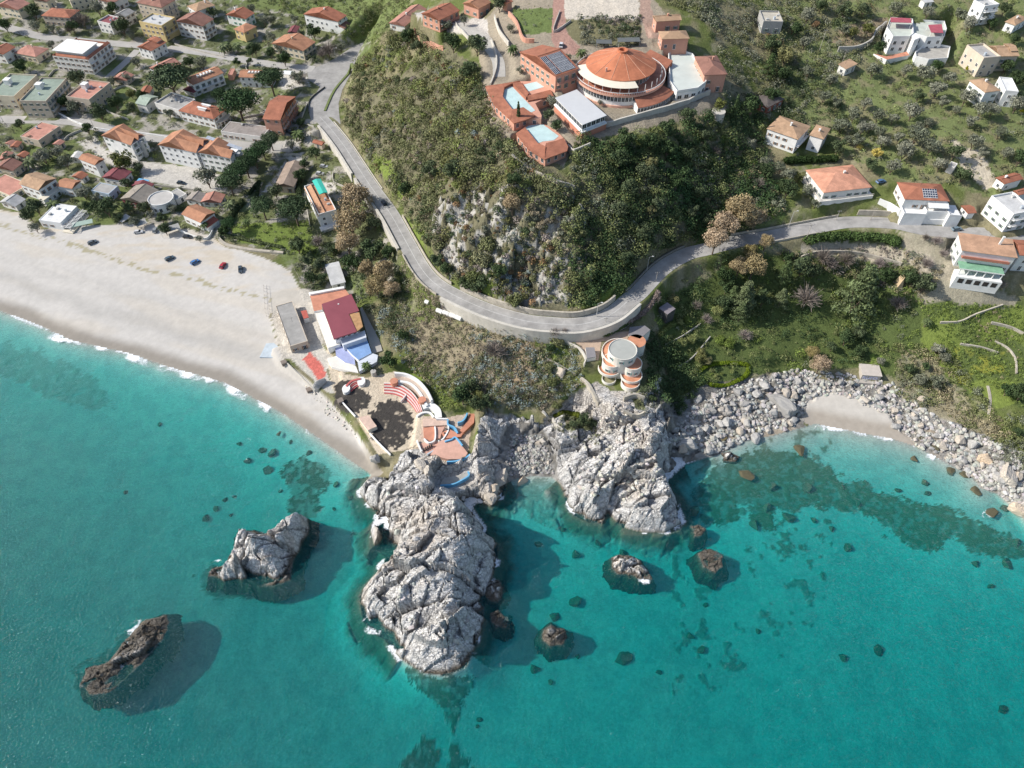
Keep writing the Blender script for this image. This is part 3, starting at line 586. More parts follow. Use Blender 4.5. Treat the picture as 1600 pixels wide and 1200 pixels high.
paint([(1360,555),(1378,555),(1378,585),(1360,580)], (.17,.24,.05), .5)
# rock headlands and cobble shore
rm = rock1 & land; rockc = np.stack([.64 + .2 * (n2 - .5)] * 3, -1) * np.array((1.0, .98, .945)); rockc = soft(rockc, (.58, .49, .39), sstep(.54, .70, n1) * .5)
rockc = soft(rockc, (.46, .45, .44), sstep(.55, .7, n3) * .5); rockc = soft(rockc, (.20, .19, .18), (1 - sstep(0.0, .05, be)) * .7)
wet = 1 - sstep(.4, 1.7, ZG + .5 * (n2 - .5)); rockc = soft(rockc, (.11, .085, .055), wet * .9)
col = np.where(rm[..., None], rockc, col); rk = np.where(rm, 1.0, rk)
r3 = rock3 & land & (sdist < 75); c3 = soft(np.zeros(GX.shape + (3,)) + (.30, .29, .27), (.19, .18, .16), sstep(.4, .6, n3)); c3 = soft(c3, (.52, .42, .30), sstep(.6, .75, n1) * .5)  # ground colour darkened under the stones to paint in their shaded gaps
col = np.where(r3[..., None], c3, col); rk = np.where(r3, .75, rk)
# vegetation tongues running over headland two
for pl in ([(880,645),(930,655),(925,675),(885,668)], [(985,612),(1005,615),(1010,640),(990,635)], [(880,565),(905,590),(890,610),(860,600)]): 
    m = pm(pl, 4, 61); col = soft(col, (.15,.17,.06), m * .9)
# sand: main beach, cove
SAND = np.array((.50, .478, .445))
bm_ = pm([(-900,300),(-60,322),(30,332),(62,358),(118,352),(170,352),(215,345),(300,360),(335,372),(350,385),(380,392),(430,410),(455,425),(470,455),(475,475),(420,490),(440,560),(500,610),(560,680),(600,740),(560,760),(400,700),(-900,600)], .8, 65) & land & ~rm
sandc = soft(np.zeros(GX.shape + (3,)) + SAND, (.50, .46, .40), sstep(.45, .65, fbm(GX / 30, (GY + GX * .35) / 7, 66)) * .7)
sandc = soft(sandc, (.50, .43, .33), sstep(.5, .65, fbm(GX / 12, GY / 3, 67)) * .5 * (sdist > 46))
track = np.abs(sdist - 44 - 4 * (n1 - .5)) < 1.3; sandc = soft(sandc, (.30, .27, .16), (track & (n3 > .5)) * .8)
damp = 1 - sstep(2.5, 8, sdist + 3 * (n1 - .5)); sandc = soft(sandc, (.25, .225, .19), damp * .9)
dk2 = np.exp(-((sdist - 17 - 8 * (n1 - .5)) / 4) ** 2) + .6 * np.exp(-((sdist - 28 - 6 * (n1 - .5)) / 3) ** 2); sandc = soft(sandc, (.40, .385, .36), dk2 * .75)
col = np.where(bm_[..., None], sandc, col)
cv = pm([(1255,660),(1262,625),(1300,612),(1345,618),(1385,640),(1400,665),(1440,700),(1290,680)], 1.5, 69) & land
sc2 = soft(np.zeros(GX.shape + (3,)) + (.50,.47,.42), (.34,.30,.25), (1 - sstep(4, 9, sdist))*.9); col = np.where(cv[..., None], sc2, col); rk = np.where((cv | bm_) & ~rm, 0, rk); rk = np.where(land, rk, .32)
# paved hotel top, roads' verges
paint([(760,200),(745,50),(800,-20),(1010,-20),(1120,140),(1140,170),(900,225),(880,260),(770,200)], (.30,.26,.20), 1.5, 71)
paint([(880,-20),(998,-20),(1000,30),(980,28),(900,35),(880,25)], (.52,.47,.40), 2.5)
paint([(878,30),(1000,32),(1000,70),(920,70),(890,60)], (.17,.16,.09), 2.5)
paint([(800,15),(865,12),(868,50),(815,55)], (.13,.17,.06), 1)
paint([(645,20),(760,30),(765,60),(700,50)], (.48,.45,.41), 1.5)
paint([(865,-20),(880,-20),(885,50),(905,72),(905,85),(870,85),(862,60)], (.36,.22,.18), .8)
paint([(1000,-20),(1015,0),(1030,60),(1012,60),(1000,20)], (.36,.25,.20), .8)
AMP = zz(*Q5, (440,560),(560,740),(700,760),(870,720),(1050,900),(1050,1010),(1030,1200),(760,1240),(620,1000),(470,830)); paint(AMP, (.55,.47,.36), .4)
paint(zz(*Q5, (330,200),(420,330),(480,560),(420,560),(340,400)), (.30,.28,.24), .5); paint(zz(*Q5, (90,230),(330,200),(420,540),(300,640),(160,640),(100,420)), (.46,.43,.38), .6); paint(zz(*Q5, (160,590),(400,540),(480,640),(440,720),(490,860),(440,850)), (.52,.49,.43), .4)
paint(zz(*Q5, (290,640),(330,600),(430,690),(440,740),(400,785),(350,720)), (.58,.16,.13), 1.6, 73)
for e in ((840,1050,138,150), (600,900,115,80), (560,830,70,60)):  # irregular dark blotches over the tan plaza floor
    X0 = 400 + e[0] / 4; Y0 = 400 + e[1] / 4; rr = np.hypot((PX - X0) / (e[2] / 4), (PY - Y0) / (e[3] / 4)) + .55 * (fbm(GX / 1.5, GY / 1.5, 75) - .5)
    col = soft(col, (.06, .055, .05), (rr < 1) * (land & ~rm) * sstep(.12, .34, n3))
paint(zz(*Q5, (1050,1000),(1200,1010),(1330,980),(1345,1060),(1325,1230),(1200,1290),(1090,1240),(1010,1200)), (.50,.40,.32), .6)
# sea bed: sand with weed beds (outlines in the reference frame) 
sbx = PX + (fbm(GX / 3.5, GY / 3.5, 81, 5) - .5) * 34 + rng.normal(0, 1.6, GX.shape); sby = PY + (fbm(GX / 3.5, GY / 3.5, 83, 5) - .5) * 34 + rng.normal(0, 1.6, GX.shape)
SEAC = soft(np.zeros(GX.shape + (3,)) + (.46,.445,.39), (.40,.39,.345), sstep(.4,.65,n2)); weed = np.zeros(GX.shape)
WEED = [([(470,715),(505,728),(522,752),(500,778),(505,800),(470,808),(450,800),(455,770),(440,735)], .95), ([(1085,775),(1110,735),(1160,700),(1260,712),(1330,750),(1420,785),(1500,800),(1560,830),(1600,840),(1600,870),(1540,868),(1490,845),(1450,862),(1400,840),(1340,800),(1290,790),(1240,800),(1180,790),(1110,800)], .8),
        ([(1090,790),(1110,750),(1150,760),(1160,810),(1130,830),(1105,815)], .9), ([(1165,760),(1215,770),(1210,830),(1180,815)], .85), ([(640,1040),(700,1060),(745,1050),(725,1110),(700,1145),(690,1100),(645,1075)], .85), ([(650,1150),(680,1160),(690,1210),(625,1210)], .9), ([(700,1165),(730,1180),(745,1210),(710,1210)], .85),
        ([(550,820),(590,845),(605,880),(600,890),(565,860)], .85), ([(0,540),(60,545),(150,590),(180,640),(120,640),(40,600),(0,590)], .42), ([(780,770),(860,750),(900,790),(880,830),(820,800)], .5), ([(115,1075),(125,1045),(200,990),(250,960),(268,965),(220,1045),(160,1092)], .6), ([(305,905),(330,885),(400,900),(430,925),(345,938)], .7)]
for pl, a in WEED: weed = np.maximum(weed, inpoly(sbx, sby, pl) * a)
weed = weed * (.55 + .45 * sstep(.35, .5, n3)); wn_ = fbm(GX / 3.2, GY / 3.2, 87); weed = np.maximum(weed, sstep(.60, .70, wn_) * .55 * (sdist < 50) * (PX > 1050) * (PX < 1300))
weed = np.maximum(weed, (1 - sstep(3, 8, sdist + 5 * (n2 - .5))) * (sslope > .9) * .9)
SEAC = soft(SEAC, (.055, .060, .028), weed); cove = sstep(60, 90, GX); SEAC = soft(SEAC, (.15, .125, .065), weed * cove * (GY > 100) * .85); col = np.where(land[..., None], col, SEAC)
ZG = np.where(~land & (weed > .3), np.minimum(ZG + .5 * n3 * (ZG < -1.5), -.12), ZG)
col = np.clip(col * (0.9 + .2 * n3[..., None]), 0, 1)
ny, nx = GX.shape; idx = np.arange(nx * ny).reshape(ny, nx)
Fq = np.stack([idx[:-1, :-1], idx[:-1, 1:], idx[1:, 1:], idx[1:, :-1]], -1).reshape(-1, 4)
rkf = (rk[:-1, :-1] > .8).ravel()
def ground_mat():
    m, n, b = nodes('ground'); at = N(n, 'ShaderNodeAttribute', attribute_name='col').outputs['Color']; p = geo_pos(n); rkn = N(n, 'ShaderNodeAttribute', attribute_name='rk').outputs['Fac']
    def mth(op, a, b_):
        q = N(n, 'ShaderNodeMath', operation=op)
        for i, v in enumerate((a, b_)):
            if hasattr(v, 'links'): n.links.new(v, q.inputs[i])
            else: q.inputs[i].default_value = v
        return q.outputs[0]
    amp = ramp(n, rkn, 0, .5, .18, 1.0)
    a = mth('MULTIPLY', ramp(n, noise(n, p, .9, 6, .7), .3, .7, -.24, .24), amp); a2 = mth('MULTIPLY', ramp(n, noise(n, p, 4.5, 3), .3, .7, -.16, .16), amp); a = mth('ADD', mth('ADD', a, a2), 1.0)
    # cracks in the bare rock, at two sizes, stretched along the bedding
    isr = ramp(n, rkn, .68, 1.0, 0, 1); cr = None
    for scl, wd, dist in ((.30, .05, 1.2), (.85, .07, .8)):
        mp = N(n, 'ShaderNodeMapping'); mp.inputs['Rotation'].default_value = (.3, .2, -.6); mp.inputs['Scale'].default_value = (1, 1.9, 1.2); ds = N(n, 'ShaderNodeVectorMath', operation='MULTIPLY_ADD'); nc = N(n, 'ShaderNodeTexNoise'); nc.inputs['Scale'].default_value = scl * 1.6; n.links.new(p, nc.inputs['Vector']); n.links.new(nc.outputs['Color'], ds.inputs[0]); ds.inputs[1].default_value = (dist / scl * .6,) * 3; n.links.new(p, ds.inputs[2]); n.links.new(ds.outputs[0], mp.inputs[0])
        v = N(n, 'ShaderNodeTexVoronoi', feature='DISTANCE_TO_EDGE'); v.inputs['Scale'].default_value = scl; n.links.new(mp.outputs[0], v.inputs['Vector']); e = ramp(n, v.outputs['Distance'], 0, wd, 1, 0); cr = e if cr is None else mth('MAXIMUM', cr, mth('MULTIPLY', e, .7))
    cr = mth('MULTIPLY', cr, isr); a = mth('MULTIPLY', a, mth('SUBTRACT', 1.0, mth('MULTIPLY', cr, .42)))
    mm = N(n, 'ShaderNodeVectorMath', operation='SCALE'); n.links.new(at, mm.inputs[0]); n.links.new(a, mm.inputs['Scale']); n.links.new(mm.outputs[0], b.inputs['Base Color']); b.inputs['Roughness'].default_value = .95; b.inputs['Specular IOR Level'].default_value = .1
    q = N(n, 'ShaderNodeBump'); q.inputs['Strength'].default_value = .8; q.inputs['Distance'].default_value = .5
    n.links.new(mth('SUBTRACT', mth('MULTIPLY', noise(n, p, 1.3, 6, .7), amp), cr), q.inputs['Height']); n.links.new(q.outputs[0], b.inputs['Normal']); return m
def rkattr(me, r):
    a = me.attributes.new('rk', 'FLOAT', 'POINT'); a.data.foreach_set('value', np.ascontiguousarray(r.ravel(), np.float32))
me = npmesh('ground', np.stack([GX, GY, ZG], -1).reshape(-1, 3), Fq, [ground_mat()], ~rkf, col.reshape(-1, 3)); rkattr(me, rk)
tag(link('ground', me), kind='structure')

# ---------------------------------------------------------------- sea: a body of water with absorbing volume, foam where waves break
sx = axis([(-900,-260,20),(-260,260,1.0),(260,900,20)]); sy = axis([(-60,20,10),(20,300,1.0),(300,620,20)])
SX, SY = np.meshgrid(sx, sy)
sdS, slS = segdist(SX, SY, shw, [p[2] for p in SHORE]); inl = inpoly(SX, SY, shw + [(3000, shw[-1][1]), (3000, 3000), (-3000, 3000), (-3000, shw[0][1])])
SPX, SPY = w2pix(SX, SY, 0.0 * SX)
fn = fbm(SX / 5, SY / 5, 201); edge = np.where(inl, 0, sdS)
foam = np.exp(-(edge / (.8 + 2.0 * (fn > .5) * fn)) ** 2) * np.where(slS < .12, .62 * sstep(.40, .62, fn + .1 * (SX < -70)), .0)
foam += np.exp(-((edge - 1.5) / 2.6) ** 2) * (slS < .12) * (SX > -178) * (SX < -92) * (.55 * sstep(.3, .6, fbm(SX / 9, SY / 9, 207)))
foam += np.exp(-(edge / 1.8) ** 2) * (slS > .5) * sstep(.48, .60, fn) * .75
def fspot(px, py, rx, ry, a):
    global foam
    d = np.hypot((SPX - px) / rx, (SPY - py) / ry); foam = np.maximum(foam, np.exp(-d ** 3) * a * sstep(.35, .6, fbm(SX / 1.5, SY / 1.5, 205)) * 1.3)
for f in ((698,1030,30,14,.95), (665,1045,16,10,.6), (728,1010,14,10,.6), (585,985,22,10,.5), (345,880,12,8,.7), (340,897,16,6,.4), (212,985,20,14,.5), (222,972,16,5,.5), (205,1010,22,9,.55), (178,1040,22,9,.5), (235,1000,12,8,.5), (160,1062,12,7,.45), (1010,905,14,8,.8), (985,895,14,5,.5), (1310,668,42,7,.7), (1395,684,26,6,.8), (1475,712,30,9,.9), (1550,760,18,9,.5), (1070,722,8,8,.6), (1140,715,16,8,.6), (762,990,10,8,.5), (1545,803,16,8,.5), (520,690,10,5,.5), (80,515,30,6,.5), (110,528,40,10,.7), (205,548,30,7,.7)): fspot(*f)
foam = np.clip(foam, 0, 1)
ny, nx = SX.shape; idx = np.arange(nx * ny).reshape(ny, nx)
V = np.stack([SX, SY, 0 * SX], -1).reshape(-1, 3); Ft = np.stack([idx[:-1, :-1], idx[:-1, 1:], idx[1:, 1:], idx[1:, :-1]], -1).reshape(-1, 4)
bord = np.concatenate([idx[0, :], idx[1:, -1], idx[-1, -2::-1], idx[-2:0:-1, 0]]); nb = len(bord); o = len(V)
Vb = V[bord].copy(); Vb[:, 2] = -30; ctr = np.array([[0, 280, -30]]); V2 = np.concatenate([V, Vb, ctr]); k = np.arange(nb); k2 = (k + 1) % nb
Fs = np.stack([bord[k2], bord[k], o + k, o + k2], -1); Fb = np.stack([o + k2, o + k, np.full(nb, o + nb), np.full(nb, o + nb)], -1)
Fb2 = np.stack([o + k2, o + k, np.full(nb, o + nb)], -1)
me = bpy.data.meshes.new('sea'); allf = Ft.tolist() + Fs.tolist() + Fb2.tolist(); me.from_pydata(V2.tolist(), [], allf); me.update()
a = me.attributes.new('foam', 'FLOAT', 'POINT'); a.data.foreach_set('value', np.concatenate([foam.ravel(), np.zeros(nb + 1)]).astype(np.float32))
def sea_mat():
    m, n, b = nodes('sea_water'); out = n.nodes['Material Output']; p = geo_pos(n)
    mp = N(n, 'ShaderNodeMapping'); mp.inputs['Scale'].default_value = (1, 1.9, 1); mp.inputs['Rotation'].default_value = (0, 0, .5); n.links.new(p, mp.inputs[0])
    def ma(x, k, y):
        q = N(n, 'ShaderNodeMath', operation='MULTIPLY_ADD'); n.links.new(x, q.inputs[0]); q.inputs[1].default_value = k
        if y is None: q.inputs[2].default_value = 0
        else: n.links.new(y, q.inputs[2])
        return q.outputs[0]
    hgt = ma(noise(n, mp.outputs[0], .30, 1, .4), .45, ma(noise(n, mp.outputs[0], 1.15, 1, .4), .95, ma(noise(n, mp.outputs[0], 2.6, 2, .5), .10, None)))
    bp = N(n, 'ShaderNodeBump'); bp.inputs['Strength'].default_value = 1; bp.inputs['Distance'].default_value = .95; n.links.new(hgt, bp.inputs['Height'])
    gl = N(n, 'ShaderNodeBsdfGlossy'); gl.inputs['Roughness'].default_value = .09; n.links.new(bp.outputs[0], gl.inputs['Normal'])
    tr = N(n, 'ShaderNodeBsdfTransparent'); fr = N(n, 'ShaderNodeFresnel'); fr.inputs[0].default_value = 1.33; n.links.new(bp.outputs[0], fr.inputs['Normal'])
    ge = N(n, 'ShaderNodeNewGeometry').outputs['Backfacing']; inv = ramp(n, ge, 0, 1, 1, 0); fm = N(n, 'ShaderNodeMath', operation='MULTIPLY'); n.links.new(fr.outputs[0], fm.inputs[0]); n.links.new(inv, fm.inputs[1])
    mx = N(n, 'ShaderNodeMixShader'); n.links.new(fm.outputs[0], mx.inputs[0]); n.links.new(tr.outputs[0], mx.inputs[1]); n.links.new(gl.outputs[0], mx.inputs[2])
    # suspended light-scattering particles give the body of the water its own milky turquoise
    df = N(n, 'ShaderNodeBsdfDiffuse'); df.inputs[0].default_value = (.0, .22, .26, 1); md = N(n, 'ShaderNodeMixShader'); md.inputs[0].default_value = .12
    n.links.new(mx.outputs[0], md.inputs[1]); n.links.new(df.outputs[0], md.inputs[2])
    fo = N(n, 'ShaderNodeAttribute', attribute_name='foam').outputs['Fac']; fn1 = noise(n, p, 1.3, 6, .75)
    th = N(n, 'ShaderNodeMath', operation='MULTIPLY_ADD'); n.links.new(fo, th.inputs[0]); th.inputs[1].default_value = .85; n.links.new(fn1, th.inputs[2])
    ff = ramp(n, th.outputs[0], .82, 1.1); fd = N(n, 'ShaderNodeBsdfDiffuse'); fd.inputs[0].default_value = (.8, .83, .85, 1)
    mf = N(n, 'ShaderNodeMixShader'); n.links.new(ff, mf.inputs[0]); n.links.new(md.outputs[0], mf.inputs[1]); n.links.new(fd.outputs[0], mf.inputs[2])
    n.links.new(mf.outputs[0], out.inputs['Surface'])
    va = N(n, 'ShaderNodeVolumeAbsorption'); va.inputs['Color'].default_value = (.0, .875, .878, 1); va.inputs['Density'].default_value = .33
    n.links.new(va.outputs[0], out.inputs['Volume']); return m
me.materials.append(sea_mat()); me.polygons.foreach_set('use_smooth', np.ones(len(me.polygons), bool)); tag(link('sea', me), kind='structure')

# ---------------------------------------------------------------- roads
ASPH = mat('asphalt', (.34, .33, .315), .26, .22, .95, .1, fine=.9); CONC = mat('pale_concrete', (.45, .43, .39), .16, .25, .95, .1, fine=1.2); ASPH2 = mat('worn_street', (.42, .405, .38), .16, .12, .95, .1, fine=1.0)
LINEM = mat('road_paint', (.62, .62, .60), .3, .8, .8)
def road(name, line, half, m, dz=.03):
    c = [(p[0], p[1]) for p in line]; z = line[:, 2] + dz
    b = MB(); b.ribbon(c, -half, half, z - .5, z); return tag(b.build(name, m), kind='structure')
road('road', main_w, 3.7, ASPH); road('street', tA, 3.9, ASPH2); road('street', tB, 3.6, ASPH2); road('side_street', tC, 2.4, ASPH2); road('hilltop_lane', tH, 2.8, CONC)
b = MB(); b.prism(JW, 11.5, 12.02); tag(b.build('road_junction', ASPH), kind='structure')
c = [(p[0], p[1]) for p in main_w]
b = MB(); b.ribbon(c[:75], -.08, .08, main_w[:75, 2] + .034, main_w[:75, 2] + .038); tag(b.build('road_marking', LINEM), kind='structure')
b = MB(); b.ribbon(c[:75], 3.35, 3.47, main_w[:75, 2] + .034, main_w[:75, 2] + .038); tag(b.build('road_marking', LINEM), kind='structure')
# ---------------------------------------------------------------- houses
GLASS, gn, gb = nodes('window_glass'); gb.inputs['Base Color'].default_value = (.03, .04, .05, 1); gb.inputs['Roughness'].default_value = .15
DARKM = mat('dark_opening', (.05, .045, .04)); WHITEM = wallm('white_paint', WHITE); IRON = mat('dark_iron', (.08, .08, .08), rough=.6)
WIN = {}
def window_mesh(w, h, sh):
    k = (w, h, sh)
    if k in WIN: return WIN[k]
    b = MB(); b.box(-w / 2, w / 2, -.03, .05, 0, h, 1)
    for x0, x1, z0, z1 in ((-w / 2 - .08, -w / 2, -.08, h + .08), (w / 2, w / 2 + .08, -.08, h + .08), (-w / 2, w / 2, h, h + .08), (-w / 2 - .06, w / 2 + .06, -.1, 0), (-.03, .03, 0, h)):
        b.box(x0, x1, -.10, .02, z0, z1, 0)
    if sh:
        b.box(-w * .95, -w / 2 - .09, -.09, -.02, 0, h, 2); b.box(w / 2 + .09, w * .95, -.09, -.02, 0, h, 2)
    me = b.mesh('window', [WHITEM, GLASS] + ([wallm('shutter%s' % (sh,), sh)] if sh else [])); WIN[k] = me; return me
def wcolour(c): return wallm('wall_%.2f_%.2f_%.2f' % c, c)
def rcolour(c, ax): return tile('tiles_%.2f_%.2f_%.2f' % c, c, ax)
PANEL, pn_, pb = nodes('solar_panel'); pb.inputs['Base Color'].default_value = (.02, .03, .06, 1); pb.inputs['Roughness'].default_value = .2
FRAME = mat('panel_frame', (.6, .62, .64), rough=.4)
def gable(b, x0, x1, y0, y1, z, rise, along='x', t=.18, hip=0.0):
    """tiled roof slab with thickness between two eaves; hip = inset of the ridge ends"""
    cx, cy = (x0 + x1) / 2, (y0 + y1) / 2
    if along == 'x': r0, r1 = (x0 + hip, cy), (x1 - hip, cy)
    else: r0, r1 = (cx, y0 + hip), (cx, y1 - hip)
    v = [(x0, y0, z), (x1, y0, z), (x1, y1, z), (x0, y1, z), (*r0, z + rise), (*r1, z + rise)]
    v = v + [(a, c_, d - t) for a, c_, d in v]
    f = [(0, 1, 5, 4), (2, 3, 4, 5), (1, 2, 5), (3, 0, 4)] if along == 'x' else [(1, 2, 5, 4), (3, 0, 4, 5), (0, 1, 4), (2, 3, 5)]
    f += [tuple(i + 6 for i in q[::-1]) for q in f] + [(0, 6, 7, 1), (1, 7, 8, 2), (2, 8, 9, 3), (3, 9, 6, 0)]
    if hip <= 0: # real gable: triangles are walls under the roof
        pass
    b.add(v, f); return b
def panels(parent, x0, x1, n, m, y0, y1, z0, z1, gap=.12, name='solar_panel'):
    """n x m panels on a slope; y and z run from the eave side (0) to the ridge side (1)"""
    dx = (x1 - x0) / n
    for j in range(m):
        a, c_ = j / m, (j + 1) / m; ya, yb = y0 + (y1 - y0) * a, y0 + (y1 - y0) * c_; za, zb = z0 + (z1 - z0) * a, z0 + (z1 - z0) * c_
        for i in range(n):
            u0, u1 = x0 + dx * i + gap, x0 + dx * (i + 1) - gap; b = MB()
            g_ = .06; b.add([(u0 - .08, ya + g_, za), (u1 + .08, ya + g_, za), (u1 + .08, yb - g_, zb), (u0 - .08, yb - g_, zb), (u0 - .08, ya + g_, za + .06), (u1 + .08, ya + g_, za + .06), (u1 + .08, yb - g_, zb + .06), (u0 - .08, yb - g_, zb + .06)],
                            [(0, 3, 2, 1), (4, 5, 6, 7), (0, 1, 5, 4), (1, 2, 6, 5), (2, 3, 7, 6), (3, 0, 4, 7)], 1)
            b.add([(u0, ya + .14, za + .08), (u1, ya + .14, za + .08), (u1, yb - .14, zb + .08), (u0, yb - .14, zb + .08)], [(0, 1, 2, 3)], 0)
            b.build(name, [PANEL, FRAME], parent)
def balustrade(b, x0, x1, y0, y1, z, h=1.0, mi=0):
    b.box(x0, x1, y0, y1, z + h - .1, z + h, mi); n = max(2, int(max(x1 - x0, y1 - y0) / .5))
    for i in range(n + 1):
        if x1 - x0 > y1 - y0: x = x0 + (x1 - x0 - .08) * i / n; b.box(x, x + .08, y0 + .02, y1 - .02, z, z + h - .1, mi)
        else: y = y0 + (y1 - y0 - .08) * i / n; b.box(x0 + .02, x1 - .02, y, y + .08, z, z + h - .1, mi)
def house(d):
    w, dp, h, g = d['w'], d['d'], d['h'], d['g']; rt = d['roof']
    root = empty(d['name'], (*d['c'], g), d['rz'], d['label'], d['cat'], d.get('group'))
    W = wcolour(d['wc']); ov = .45 if rt not in ('flat', 'slab', 'terr') else 0.0
    x0, x1, y0, y1 = -w / 2 + ov, w / 2 - ov, -dp / 2 + ov, dp / 2 - ov
    along = 'x' if rt in ('gx', 'gx2') or (rt in ('hip', 'slab') and w >= dp) else 'y'
    span = dp if along == 'x' else w; rise = max(.7, min(span * .5 * .34, 3.2)); hipi = min(span / 2, max(w, dp) / 2 - .3)
    RM = rcolour(d['rc'], 'X' if along == 'x' else 'Y'); rng2 = random.Random(int(abs(d['c'][0] * 7 + d['c'][1] * 13)))
    wb = MB(); wb.box(x0, x1, y0, y1, -5, h - (0.02 if rt in ('flat', 'terr') else .2))
    if rt in ('gx', 'gy', 'gyl'):
        if along == 'x':
            for xx in (x0, x1 - .25): wb.add([(xx, y0, h - .2), (xx, y1, h - .2), (xx, 0, h + rise * .9 - .2), (xx + .25, y0, h - .2), (xx + .25, y1, h - .2), (xx + .25, 0, h + rise * .9 - .2)], [(0, 2, 1), (3, 4, 5), (0, 1, 4, 3), (1, 2, 5, 4), (2, 0, 3, 5)])
        else:
            for yy in (y0, y1 - .25): wb.add([(x0, yy, h - .2), (x1, yy, h - .2), (0, yy, h + rise * .9 - .2), (x0, yy + .25, h - .2), (x1, yy + .25, h - .2), (0, yy + .25, h + rise * .9 - .2)], [(0, 1, 2), (3, 5, 4), (0, 3, 4, 1), (1, 4, 5, 2), (2, 5, 3, 0)])
    wb.build('wall', W, root)
    rb = MB()
    if rt in ('gx', 'gy', 'gyl'): gable(rb, -w / 2, w / 2, -dp / 2, dp / 2, h, rise, along)
    elif rt == 'hip': gable(rb, -w / 2, w / 2, -dp / 2, dp / 2, h, rise, along, hip=hipi)
    elif rt == 'shed': rb.add([(-w/2,-dp/2,h), (w/2,-dp/2,h), (w/2,dp/2,h+.6), (-w/2,dp/2,h+.6), (-w/2,-dp/2,h-.15), (w/2,-dp/2,h-.15), (w/2,dp/2,h+.45), (-w/2,dp/2,h+.45)], [(0,1,2,3),(7,6,5,4),(0,4,5,1),(1,5,6,2),(2,6,7,3),(3,7,4,0)])
    elif rt == 'gx2':   # row of cross gables: front slopes folded in zigzag
        n = max(2, int(round(w / 7))); s = w / n; fr = -dp / 2
        gable(rb, -w / 2, w / 2, fr + dp * .28, dp / 2, h + .3, rise, 'x')
        for i in range(n):
            a, c_ = -w / 2 + s * i, -w / 2 + s * (i + 1)
            if i == n - 1 and d['label'].startswith('right'): continue
            m_ = (a + c_) / 2 + (s * .22 if i % 2 == 0 else -s * .22); zt = h + rise + .25
            v = [(a, fr, h), (c_, fr, h), (m_, fr, h + rise * .75), (a, 0, h + .5), (c_, 0, h + .5), (m_, dp * .12, zt)]; v += [(p[0], p[1], p[2] - .16) for p in v]
            f = [(0, 2, 5, 3), (2, 1, 4, 5)]; f += [tuple(k + 6 for k in q[::-1]) for q in f] + [(0, 6, 8, 2), (2, 8, 7, 1)]; rb.add(v, f)
    elif rt == 'slab':
        for (a0, a1, b0, b1, sx_, sy_) in ((-w/2, w/2, -dp/2, -dp/2 + 1.6, 0, -1), (-w/2, w/2, dp/2 - 1.6, dp/2, 0, 1), (-w/2, -w/2 + 1.6, -dp/2 + 1.6, dp/2 - 1.6, -1, 0), (w/2 - 1.6, w/2, -dp/2 + 1.6, dp/2 - 1.6, 1, 0)):
            def zq(x, y): return h if (sx_ * x + sy_ * y) > (abs(sx_) * w / 2 + abs(sy_) * dp / 2) - .2 else h + .8
            c4 = [(a0, b0), (a1, b0), (a1, b1), (a0, b1)]; rb.add([(x, y, zq(x, y)) for x, y in c4] + [(x, y, h - .25) for x, y in c4], [(0,1,2,3),(7,6,5,4),(0,4,5,1),(1,5,6,2),(2,6,7,3),(3,7,4,0)])
        sb = MB(); sb.box(-w/2 + 1, w * .22, -dp/2 + 3.0, dp/2 - .5, h + 2.3, h + 2.6); sb.build('roof_slab', WHITEM, root)
        sb = MB(); sb.box(-w/2 + 2.2, w * .2, -dp/2 + 4, dp/2 - 1.5, h - .1, h + 2.3); sb.build('attic_wall', W, root)
    elif rt == 'terr':
        rb.box(-w/2 + .3, w/2 - .3, -dp/2 + .3, dp/2 - .3, h - .02, h + .06)
    else:
        rb.box(-w/2 + .3, w/2 - .3, -dp/2 + .3, dp/2 - .3, h - .02, h + .06)
    RMAT = rcolour(d['rc'], 'X' if along == 'x' else 'Y') if rt not in ('flat', 'terr', 'shed') or d.get('tile') else mat('deck_%.2f_%.2f_%.2f' % d['rc'], d['rc'], .28, .25, .9, fine=1.1)
    roof = rb.build('roof', RMAT, root)
    if rt in ('flat', 'terr'):
        pb_ = MB(); lip = .25 if d.get('lip') or h < 5 else .8
        for q in ((-w/2, w/2, -dp/2, -dp/2 + .28), (-w/2, w/2, dp/2 - .28, dp/2), (-w/2, -w/2 + .28, -dp/2 + .28, dp/2 - .28), (w/2 - .28, w/2, -dp/2 + .28, dp/2 - .28)): pb_.box(*q, h - .05, h + lip)
        pb_.build('parapet', W, root)
    if rt in ('gx', 'hip', 'gy', 'slab') and w > 6:    # ridge cap line
        if rt in ('gx',): k = MB(); k.box(-w/2 + .05, w/2 - .05, -.16, .16, h + rise - .04, h + rise + .09); k.build('ridge_cap', rcolour(tuple(c * .8 for c in d['rc']), 'X'), roof)
    # windows and doors on the sides one can see
    ns = max(1, int(round((h - .3) / 3.0))); sh = d.get('shut') or ((.12, .20, .14) if rng2.random() < .25 else ((.30, .17, .09) if rng2.random() < .5 else None))
    small = max(w, dp) < 4
